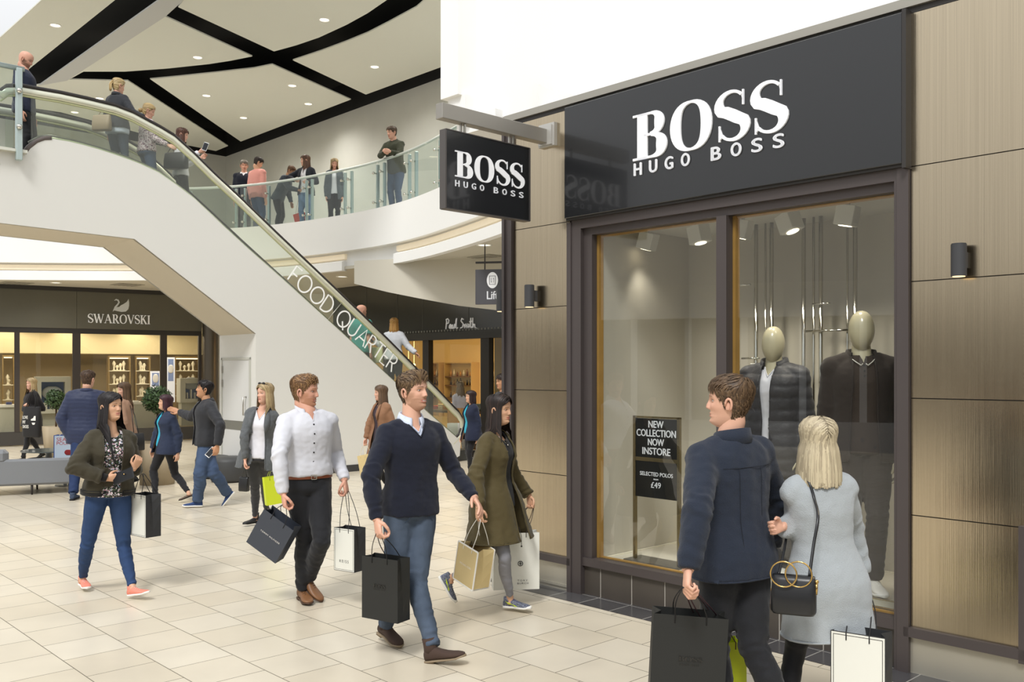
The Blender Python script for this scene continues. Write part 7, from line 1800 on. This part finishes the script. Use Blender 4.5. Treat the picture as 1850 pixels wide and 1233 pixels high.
b4 = carrier('kraft paper bag with white edges and MICHAEL KORS print held by the woman in khaki', Pt(861, 986, 6.62), -50, .235, .29, .15, M_kr, grip=p4_['hand']['R'], tilt=13, cord='f0eee8', edge=(M_wh, .008), text=(M_wh, [('MICHAEL KORS', -.28, .28, -.52, -.47, 1.1, '')]))
b5 = carrier('large pale paper bag printed TORY BURCH with round emblem behind the woman in khaki', Pt(931, 961, 7.12), 8, .355, .435, .13, M_wp, grip=p4_['hand']['L'], cord='4a4038', text=(M_prt, [('TORY', .02, .24, -.855, -.825, 1.5, ''), ('BURCH', .02, .26, -.905, -.875, 1.3, '')]))
M5 = b5.children[0]
em = MB(frame(Pt(931, 961, 7.12), Vector((math.cos(R(8)), math.sin(R(8)), 0)), -face_v(8)))
em.tube([(.03+.018*math.cos(2*math.pi*k/20), -.068, -.235+.018*math.sin(2*math.pi*k/20)) for k in range(20)], .003, 5, closed=True); em.box(.02, .04, -.0695, -.0675, -.238, -.232); em.box(.027, .033, -.0695, -.0675, -.248, -.222)
em.build('round_emblem', M_prt, M5)
b6 = carrier('white and black paper carrier bag beside the woman in the floral top', Pt(263, 892, 7.45), -38, .235, .34, .13, M_blp, grip=p3_['hand']['L']+Vector((.02, .03, -.12)), cord='1d1d1f', panel=(.004, M_wp), border=(M_gl, .012, .002))
b7 = carrier('large matt black paper bag with tonal BOSS print held by the man seen from behind', Pt(1246, 1107, 4.17), -6, .33, .44, .14, M_bk, grip=p5_['hand']['L'], cord='17171a', tilt=3, text=(M_gl, [('BOSS', -.14, .18, -.46, -.41, 1, 'serif'), ('HUGO BOSS', -.12, .14, -.50, -.482, 1.1, '')]))
b8 = carrier('lime green paper bag partly hidden behind the big black bag', Pt(1304, 1158, 4.55), 20, .22, .36, .10, M_lime, grip=p5_['hand']['L']+Vector((.01, .02, .0)), cord='3a1f26')
b9 = carrier('ivory and black paper bag printed REISS held by the woman in the pale grey coat', Pt(1556, 1140, 4.12), -34, .235, .36, .13, M_blp, grip=p6_['hand']['R'], cord='17171a', panel=(.004, M_wp), border=(M_gl, .012, .0025), text=(M_prt, [('REISS', -.20, .24, -.78, -.70, 1.5, '')]))
b10 = carrier('lime yellow carrier bag held by the blonde woman in the grey blazer', Pt(492, 861, 9.9), 30, .20, .30, .08, M_lime, grip=q7['hand']['L'], cord='8f9a20', tilt=-6)
b11 = carrier('plain kraft paper bag held low by the woman in the open tan coat', Pt(660, 822, 12.9), -30, .20, .28, .12, M_kr, grip=q13['hand']['R'], cord='d8c9a0', tilt=-12)
b12 = carrier('kraft brown paper bag held by the grey-blonde woman at the escalator foot', Pt(824, 738, 18.7), 10, .34, .30, .14, mat('brown kraft', 'a87a44', .7), grip=q16['hand']['L'], cord='d8c9a0')
b13 = carrier('white paper bag with blue print below the brown one at the escalator foot', Pt(822, 765, 18.5), -5, .30, .32, .12, M_wp, grip=q16['hand']['R'], cord='e8e8e8')
b14 = carrier('red carrier bag held by the bending person on the upper floor', Pt(540, 386, 19.9), -10, .24, .26, .10, mat('red plastic', 'c8442e', .5), grip=u4['hand']['R'], tilt=-15, cord='8a2a1c')
# tote of the woman in black
Mt = frame(Pt(58, 735, 17.95), Vector((math.cos(R(-20)), math.sin(R(-20)), 0)), -face_v(-20)); tt_ = empty('tote_bag', Mt @ Vector((0, 0, -.6)), 'black cloth tote bag printed LOVE MY SHOES on the arm of the woman in black', 'tote bag')
mb = MB(Mt); mb.smooth = True; mb.loft([[(w*math.copysign(abs(math.cos(a))**.3, math.cos(a)), d*math.copysign(abs(math.sin(a))**.6, math.sin(a)), z) for a in [2*math.pi*k/24 for k in range(24)]] for z, w, d in ((-.60, .20, .03), (-.58, .22, .05), (-.3, .22, .06), (-.02, .205, .03), (0, .20, .015))]); tbm = mb.build('bag_body', cloth('black canvas', '1d1c1e', .8), tt_)
mb = MB(Mt @ Matrix(((1, 0, 0, 0), (0, 0, -1, -.064), (0, 1, 0, 0), (0, 0, 0, 1))))
I4 = Matrix.Identity(4)
for s_, y0, y1, x1 in (('LOVE', -.24, -.18, -.04), ('MY', -.33, -.27, -.10), ('SHOES', -.42, -.36, -.02)): put_text(mb, s_, I4, -.17, x1, y0, y1, .001, 1.0, bold=.003)
mb.add([(.04, -.27, .001), (.16, -.27, .001), (.16, -.18, .001), (.12, -.18, .001), (.10, -.22, .001), (.04, -.245, .001)], [(0, 1, 2, 3, 4, 5)]); mb.add([(.06, -.31, .001), (.15, -.31, .001), (.13, -.35, .001), (.08, -.35, .001)], [(0, 1, 2, 3)])
mb.build('printed_lettering', M_wh, tbm)
mb = MB(Mt)
for y in (-.02, .02): mb.tube([(-.12, y, -.02), (-.07, y, .16), (-.02, y+.05, .33), (.06, y+.05, .16), (.10, y, -.02)], .010, 6)
mb.build('strap', cloth('black canvas'), tt_)
# blue and red shopping bag on the table by the sofa
c_ = Pt(118, 786, 14.4); bb = carrier('glossy blue and white shopping bag with red lettering standing behind the sofa', c_, 12, .30, .40, .14, mat('royal blue gloss', '2d4f9a', .35), cord='e8e8e8', cord_l=.03, panel=(.012, mat('pale blue print', 'c3d2e2', .4)), text=(mat('red print', 'b5362e', .5), [('SEAU', -.36, .30, -.24, -.10, 1.0, ''), ('POUR', -.36, .30, -.38, -.26, 1.0, '')]))
mb = MB(frame(c_, Vector((math.cos(R(12)), math.sin(R(12)), 0)), -face_v(12))); mb.smooth = True; mb.ball((.06, -.076, -.27), .05, 8, sc=(1.1, .05, .9)); mb.build('printed_motif', mat('deep red print', '8f1f22', .5), bb.children[0])
st_ = empty('side_table', Vector((c_.x, c_.y, 0)), 'small dark side table behind the sofa carrying the blue shopping bag', 'table')
zt_ = c_.z-.402
mb = MB(); mb.cyl((c_.x, c_.y, zt_-.02), .22, .02, 28); mb.build('table_top', mat('smoked glass'), st_); mb = MB(); mb.cyl((c_.x, c_.y, 0), .03, zt_-.02, 14); mb.cyl((c_.x, c_.y, 0), .15, .015, 24); mb.build('pedestal', mat('table steel'), st_)

def handbag(label, top, yaw, w, hh, d, m, strap=None, rings=False, hw=None):
    M = frame(top, Vector((math.cos(R(yaw)), math.sin(R(yaw)), 0)), -face_v(yaw)); root = empty('handbag', M @ Vector((0, 0, -hh)), label, 'handbag')
    mb = MB(M); mb.smooth = True
    mb.loft([[(w/2*k_*math.copysign(abs(math.cos(a))**.35, math.cos(a)), d/2*dd*math.copysign(abs(math.sin(a))**.5, math.sin(a)), z) for a in [2*math.pi*k/28 for k in range(28)]] for z, k_, dd in ((-hh, .92, .85), (-hh+.012, 1, 1), (-hh*.5, 1, .95), (-.02, .96, .55), (0, .93, .40))]); body_ = mb.build('bag_body', m, root)
    if rings:
        for x in (-w*.20, w*.12):
            mb = MB(M); mb.tube([(x+.055*math.cos(2*math.pi*k/28), -d*.40-.012+(.02 if x > 0 else 0), .012+.055*math.sin(2*math.pi*k/28)) for k in range(28)], .0035, 8, closed=True); mb.build('ring_handle', mat('gold metal', 'c9a868', .2, 1.), root)
        mb = MB(M); mb.tube([(w*.5, 0, -.02), (w*.50, -.01, -.05), (w*.49, -.005, -.075)], .006, 6); mb.ball((w*.5, -.003, -.02), .010, 5); mb.build('clasp', mat('gold metal'), root)
    if strap:
        mb = MB(); mb.tube(strap, hw or .006, 6, sq=.5); mb.build('strap', m, root)
    return root
tb_ = Pt(1434, 1040, 4.02)
sL = p6_['arms']['L'][0]
strap = [Pt(1462, 1045, 4.0), Pt(1470, 985, 4.05), Pt(1478, 935, 4.09), sL+Vector((.07, -.100, -.02)), sL+Vector((.055, -.06, .062)), sL+Vector((.045, .02, .075)), sL+Vector((.0, .11, -.02)), Pt(1422, 960, 4.32), Pt(1406, 1045, 4.15)]
handbag('black leather handbag with two gold ring handles beside the grey-coated blonde woman', tb_, -22, .19, .165, .10, mat('black smooth leather', '17181b', .35, spec=.5), strap=catmull([Vector(p) for p in strap], 5), rings=True, hw=.007)
handbag('small black handbag held low by the blonde woman in the blazer', Pt(441, 862, 10.2), -20, .12, .16, .07, M_bshoe, strap=[Pt(437, 862, 10.2), q7['hand']['R'], Pt(446, 862, 10.2)])
A_ = q12['arms']['L'][0]; handbag('black leather shoulder bag on the back of the woman in the camel coat', Pt(247, 783, 13.9), 40, .22, .26, .12, M_bshoe, strap=[Pt(242, 785, 13.9), Pt(238, 745, 13.95), q12['arms']['R'][0]+Vector((0, 0, .06)), Pt(243, 750, 14.1), Pt(251, 785, 13.9)])
handbag('tan leather handbag on the arm of the ponytailed woman on the escalator', Pt(184, 208, r2['N'].y-.22), -10, .30, .24, .12, mat('taupe leather', '9c8a70', .5), strap=[Pt(178, 208, r2['N'].y-.22), Pt(190, 190, r2['N'].y-.1), Pt(198, 178, r2['N'].y+.0)])
handbag('large black shoulder bag of the woman photographing on the escalator', Pt(318, 276, r4['N'].y-.22), -10, .40, .26, .14, M_bshoe, strap=[Pt(302, 278, r4['N'].y-.22), Pt(318, 252, r4['N'].y-.10), Pt(334, 278, r4['N'].y-.22)])
handbag('cream shoulder bag of the red-blonde woman on the lower escalator', Pt(679, 628, r6['N'].y-.22), -10, .28, .30, .12, mat('cream leather', 'cdcf9f', .6), strap=[Pt(670, 632, r6['N'].y-.2), Pt(680, 606, r6['N'].y-.12), Pt(690, 632, r6['N'].y-.2)])
# phones and the wallet
def slab(name, label, cat, c, ax, up, w, h_, t, m, m2=None):
    ax = ax.normalized(); up = (up-ax*up.dot(ax)).normalized(); mb = MB(frame(c, ax, up)); mb.box(-w/2, w/2, -h_/2, h_/2, -t/2, t/2, bev=t*.3); root = empty(name, c, label, cat); mb.build('case', m, root)
    if m2: mb = MB(frame(c, ax, up)); mb.box(-w/2+.004, w/2-.004, -h_/2+.01, h_/2-.01, t/2, t/2+.0008); mb.build('screen', m2, root)
    return root
hR = p3_['hand']['R']
slab('wallet', 'black leather wallet held open in the right hand of the woman in the floral top', 'wallet', hR+Vector((.055, -.03, .012)), Vector((.92, -.2, .36)), Vector((-.3, .3, .9)), .19, .09, .016, mat('black smooth leather', '17181b', .35, spec=.5))
mb = MB(); mb.ball(tuple(hR+Vector((.07, -.05, .03))), .006, 6); mb.build('clasp', mat('gold metal', 'c9a868', .2, 1.), bpy.data.objects['wallet'])
hL = q8['hand']['L']; slab('mobile_phone', 'white mobile phone in the hand of the man in the black jacket', 'phone', hL+Vector((-.06, -.02, -.0)), Vector((.75, 0, -.6)), Vector((.5, .3, .7)), .07, .14, .008, mat('white phone', 'e6e6e6', .3), mat('phone screen', '1a1c20', .1))
hp_ = r4['hand']['R']; slab('mobile_phone', 'white mobile phone held up by the woman on the escalator', 'phone', hp_+Vector((.04, -.03, .04)), Vector((.9, 0, -.3)), Vector((.2, .1, .95)), .08, .14, .009, mat('white phone'), mat('phone screen'))
# necklace of the woman in khaki
sp_ = p4_['sp']; mb = MB(); mb.tube([sp_(-.045, 1.0, .014), sp_(-.02, .92, .012), sp_(0.004, .86, .012), sp_(.028, .92, .012), sp_(.05, 1.0, .014)], .0018, 5); mb.ball(tuple(sp_(.004, .85, .014)), .007, 6); tag(mb.build('necklace', M_chrome), 'thin silver necklace on the woman in khaki', 'necklace')
# drawstring ends of the parka
for x, t0, t1 in ((-.10, .02, -.20), (.075, -.45, -.75)):
    mb = MB(); mb.tube([p4_['sp'](x, t0, .045), p4_['sp'](x+.004, (t0+t1)/2, .06), p4_['sp'](x, t1, .06)], .0025, 5); mb.ball(tuple(p4_['sp'](x, t1, .06)), .007, 5); mb.build('drawstring', mat('dark cord', '2a241c', .8), p4_['root'])
# waist channel of the parka
# earrings
for pp, sg_ in ((p3_, 1), (p4_, 1)):
    mb = MB(pp['HM']); mb.ball((sg_*.082, -.004, -.040), .005, 6); mb.ball((-.082, -.004, -.040), .005, 6); mb.build('pearl_earring', mat('pearl', 'efe9dc', .25), pp['root'])
# lime flash on the running shoes
for ch in list(p4_['root'].children):
    if ch.name.startswith('shoe'):
        me = ch.data; vs = [v.co for v in me.vertices]
        # project a tapering flash on the outer side of the shoe
        k_ = 'R' if (wloc(ch)+ch.data.vertices[0].co-p4_['legs']['R'][2]).length < (wloc(ch)+ch.data.vertices[0].co-p4_['legs']['L'][2]).length else 'L'
        An, td, pit = p4_['legs'][k_][2], p4_['legs'][k_][3], p4_['legs'][k_][4]
        y = Vector((td.x, td.y, 0)).normalized(); x = Vector((y.y, -y.x, 0)); Rm = Matrix.Rotation(pit, 3, x); M = frame(An, x, (Rm @ y))
        s_ = 1.02*1.61/1.78*.93; mb = MB(M)
        pts = [(.02, -.030), (.045, -.045), (.075, -.048), (.045, -.035), (-.03, -.012), (-.05, -.006), (-.01, -.030)]
        mb.add([(.047*s_, (y_+.02)*s_, z_*s_) for y_, z_ in pts], [tuple(range(7))]); mb.add([(-.047*s_, (y_+.02)*s_, z_*s_) for y_, z_ in pts], [tuple(range(7))[::-1]])
        mb.build('lime_flash', mat('lime flash', 'c8e020', .5), ch)

# ================================================================== display window : mannequins, rods, lights, sign stand
EGG = 'c6bd9f'
def wpx(px, b):    # x position along the shopfront for a picture column at depth b
    k = (px-CX)/F; o = F0+E2*b; return (o.y*k-o.x)/(E1.x-E1.y*k)
def dpt(px, b): a = wpx(px, b); p = S @ Vector((a, b, 0)); return p.y
m1 = person('faceless cream mannequin in a padded dark grey hooded parka behind the glass', dpt(1398, .50), 1.835, px=1398, yaw=-38, zf=.30, hyaw=-30, hpitch=0, seed=51, egg=EGG, girth=1.05, hero=True, vox=.012,
    tops=[dict(name='white_shirt', mat=mat('white silk', 'e4e3ea', .6), off=.004, hem=-.02, slv=0, v=(.90, .6)), dict(name='padded_parka', mat=cloth('dark grey nylon', '3b3a3d', .5, .2, 60), off=.034, sbulk=.030, hem=-.40, open=(.035, .03, .05), fold=.008, bands=(.085, .010), skirt=True, collar=dict(r=.085, h=.07, fold=.03, gap=30, pt=.0), hood=True)],
    legs=dict(mat=cloth('grey wool trousers', '4b4846', .85), ease=.012, top=.1, name='trousers'), shoes=dict(kind='sneaker', mat=mat('white leather', 'e8e4dc', .5), sole=mat('white rubber', 'eeece6', .6), lace=mat('white lace', 'e8e4dc', .8)))
m2 = person('taller faceless mannequin in a brown jacket over a polo with white-tipped collar', dpt(1556, .52), 1.92, px=1556, yaw=-12, zf=.30, hyaw=-18, hpitch=0, seed=52, egg=EGG, hero=True, vox=.012,
    tops=[dict(name='polo_shirt', mat=cloth('brown polo', '3c322b', .8), off=.010, hem=-.08, slv=0, v=(.93, .3), buttons=(.80, .92, 3, M_btn), collar=dict(r=.070, h=.03, fold=.036, gap=16, pt=.03)), dict(name='jacket', mat=cloth('dark brown wool', '352e2a', .9), off=.026, sbulk=.022, hem=-.20, open=(.10, .085, .07), fold=.006, skirt=True, collar=dict(r=.088, h=.05, fold=.05, gap=45, pt=.04))],
    legs=dict(mat=cloth('dark brown trousers', '332d2a', .85), ease=.010, top=.1, name='trousers'), shoes=dict(kind='sneaker', mat=mat('white leather', 'e8e4dc', .5), sole=mat('white rubber'), lace=mat('white lace', 'e8e4dc', .8)))
k_ = 0
rods = ((1333, .012), (1366, .016), (1383, .008), (1394, .016), (1452, .016), (1470, .010), (1483, .016), (1531, .008), (1545, .016))
for i, (px, r_) in enumerate(rods):
    a = wpx(px, 1.05); mb = MB(S); mb.tube([(a, 1.05, .293), (a, 1.05, 2.98)], r_, 12); o = mb.build('display_rod', M_chrome); tag(o, ORD[i]+' from the left of nine tall chrome display rods behind the mannequins', 'rod', 'vertical chrome rods in the display window')
CRL = ['level with the padded mannequin\'s chin', 'highest, between the two groups of rods', 'long one left of the taller mannequin\'s head', 'at chest height between the mannequins', 'beside the window mullion']
for i, (px0, px1, py, b) in enumerate(((1340, 1372, 648, 1.02), (1468, 1500, 550, 1.02), (1455, 1533, 599, 1.02), (1480, 1510, 691, 1.02), (1322, 1356, 517, 1.02))):
    a0_, a1_ = wpx(px0, b), wpx(px1, b); p = S @ Vector((a0_, b, 0)); z = HC+(CY-py)/F*p.y; mb = MB(S); mb.tube([(a0_, b, z), (a1_, b, z)], .008, 8); o = mb.build('cross_rod', M_chrome); tag(o, 'horizontal chrome bar across the display rods, '+CRL[i], 'rod', 'horizontal bars across the display rods')
# cup and folded item on a small rod shelf
a = wpx(1364, .95); zc = HC+(CY-672)/F*dpt(1364, .95); mb = MB(S); mb.lathe([(.001, 0), (.028, 0), (.033, .005), (.038, .06), (.040, .062), (.036, .066), (.001, .066)], (a, .95, zc), 20); o = mb.build('white_cup', mat('porcelain', 'eceae6', .3)); tag(o, 'small white cup on a glass shelf beside the padded mannequin', 'cup')
mb = MB(S); mb.box(a-.09, a+.09, .88, 1.06, zc-.012, zc-.002); o = mb.build('glass_shelf', mat('shelf glass', 'd4d6cf', .2)); tag(o, 'small glass shelf under the white cup in the window', 'shelf')
# spotlights
M_spot = mat('white spotlight box', 'dcdad2', .5)
for i, (px, py, rz) in enumerate(((1172, 436, 12), (1262, 424, -8), (1342, 410, 10), (1424, 402, -14), (1532, 386, 8))):
    b = .55; a = wpx(px, b); e_ = empty('window_spotlight', S @ Vector((a, b, 2.82)), ('leftmost', 'second', 'middle', 'fourth', 'rightmost')[i]+' of the five boxy white spotlights under the display ceiling', 'spotlight', 'white box spotlights in the display window')
    Mq = S @ Matrix.Translation(Vector((a, b, 2.90))) @ Matrix.Rotation(R(rz*1.5), 4, 'Y') @ Matrix.Rotation(R(rz), 4, 'Z')
    mb = MB(Mq); mb.box(-.065, .065, -.065, .065, -.10, .04, bev=.004); mb.build('housing', M_spot, e_)
    mb = MB(Mq); mb.cyl((0, 0, -.104), .045, .004, 20); mb.build('lens', mat('spot lens', 'fff2d8', .3, emis='fff0d0', estr=5), e_)
    mb = MB(S); mb.box(a-.012, a+.012, b-.012, b+.012, 2.93, 2.98); mb.build('bracket', M_spot, e_)
    sp2 = bpy.data.lights.new('window_lamp', 'SPOT'); sp2.energy = 38 if i else 12; sp2.spot_size = R(95); sp2.spot_blend = .8; sp2.color = (1, .93, .80); sp2.shadow_soft_size = .05
    so2 = bpy.data.objects.new('window_lamp', sp2); C.objects.link(so2); so2.location = S @ Vector((a, b, 2.78)); so2.rotation_euler = (R(14), 0, math.atan2(E1.y, E1.x))
# sign stand
ss = empty('sign_stand', S @ Vector((1.325, .28, .292)), 'brass framed floor stand with black NEW COLLECTION NOW INSTORE price panels', 'sign')
M_br = mat('brass frame', 'a89a78', .25, .9)
mb = MB(S); mb.box(1.10, 1.125, .27, .295, .295, 1.44); mb.box(1.53, 1.555, .27, .295, .295, 1.44); mb.box(1.10, 1.555, .27, .295, 1.425, 1.44); mb.build('frame', M_br, ss)
mb = MB(S); mb.box(1.06, 1.60, .20, .42, .292, .300); mb.build('base_plate', mat('base plate', '6d6a64', .3, .5), ss)
M_pn = mat('black card', '1c1d1e', .35)
Mst = S @ Matrix(((1, 0, 0, 0), (0, 0, -1, .273), (0, 1, 0, 0), (0, 0, 0, 1)))
mb = MB(S); mb.box(1.127, 1.528, .274, .290, 1.115, 1.422); up1 = mb.build('upper_panel', M_pn, ss)
mb = MB(S); mb.box(1.127, 1.528, .274, .290, .80, 1.085); lo1 = mb.build('lower_panel', M_pn, ss)
mb = MB(S); mb.box(1.125, 1.53, .272, .292, 1.085, 1.115); mb.build('divider_bar', M_br, ss)
for txt, x0, x1, z0, z1 in (('NEW', 1.255, 1.40, 1.352, 1.405), ('COLLECTION', 1.137, 1.518, 1.282, 1.336), ('NOW', 1.250, 1.405, 1.212, 1.265), ('INSTORE', 1.195, 1.465, 1.140, 1.194)):
    mb = MB(); put_text(mb, txt, Mst, x0, x1, z0, z1, .001, 1.0, bold=.0022); mb.build('printed_line', M_lett, up1)
for txt, x0, x1, z0, z1 in (('SELECTED POLOS', 1.17, 1.49, .972, 1.002), ('FROM', 1.305, 1.35, .942, .952), ('\u00a349', 1.28, 1.375, .880, .925)):
    mb = MB(); put_text(mb, txt, Mst, x0, x1, z0, z1, .001, 1.0, bold=.0012); mb.build('printed_line', M_lett, lo1)
# low step with brass edge at the right of the window floor
stp_ = empty('display_step', S @ Vector((2.9, .3, .292)), 'low pale display step with a brass edge in front of the white trainers', 'display step')
mb = MB(S); mb.box(2.55, 3.3, .16, .33, .292, .315); mb.build('step_board', mat('step board', 'b9b4a2', .4), stp_); mb = MB(S); mb.box(2.55, 3.3, .325, .34, .292, .322); mb.box(2.55, 3.3, .15, .16, .292, .318); mb.build('brass_edge', M_br, stp_)
# round dark cushion object near the first mannequin
a = wpx(1348, .75); mb = MB(S); zc = HC+(CY-762)/F*dpt(1348, .75); mb.tube([(a+.055*math.cos(2*math.pi*k/24), .75, zc+.055*math.sin(2*math.pi*k/24)) for k in range(24)], .018, 8, closed=True); o = mb.build('scarf_ring', cloth('cream scarf', 'c9c2b2', .9)); tag(o, 'rolled cream scarf hanging beside the padded mannequin', 'scarf')
mb = MB(S); mb.tube([(a, .75, zc+.07), (a, .80, zc+.10), (a, 1.0, zc+.10)], .005, 6); o = mb.build('scarf_hook', M_chrome); tag(o, 'small chrome hook holding the rolled cream scarf', 'hook')
for sg_ in (-1, 1):
    mb = MB(); mb.tube([m2['sp'](sg_*.070, .995, .032), m2['sp'](sg_*.052, .965, .036), m2['sp'](sg_*.022, .925, .034), m2['sp'](sg_*.010, .945, .032)], .0035, 6); mb.build('white_collar_tip', mat('white piping', 'ece8de', .6), m2['root'])
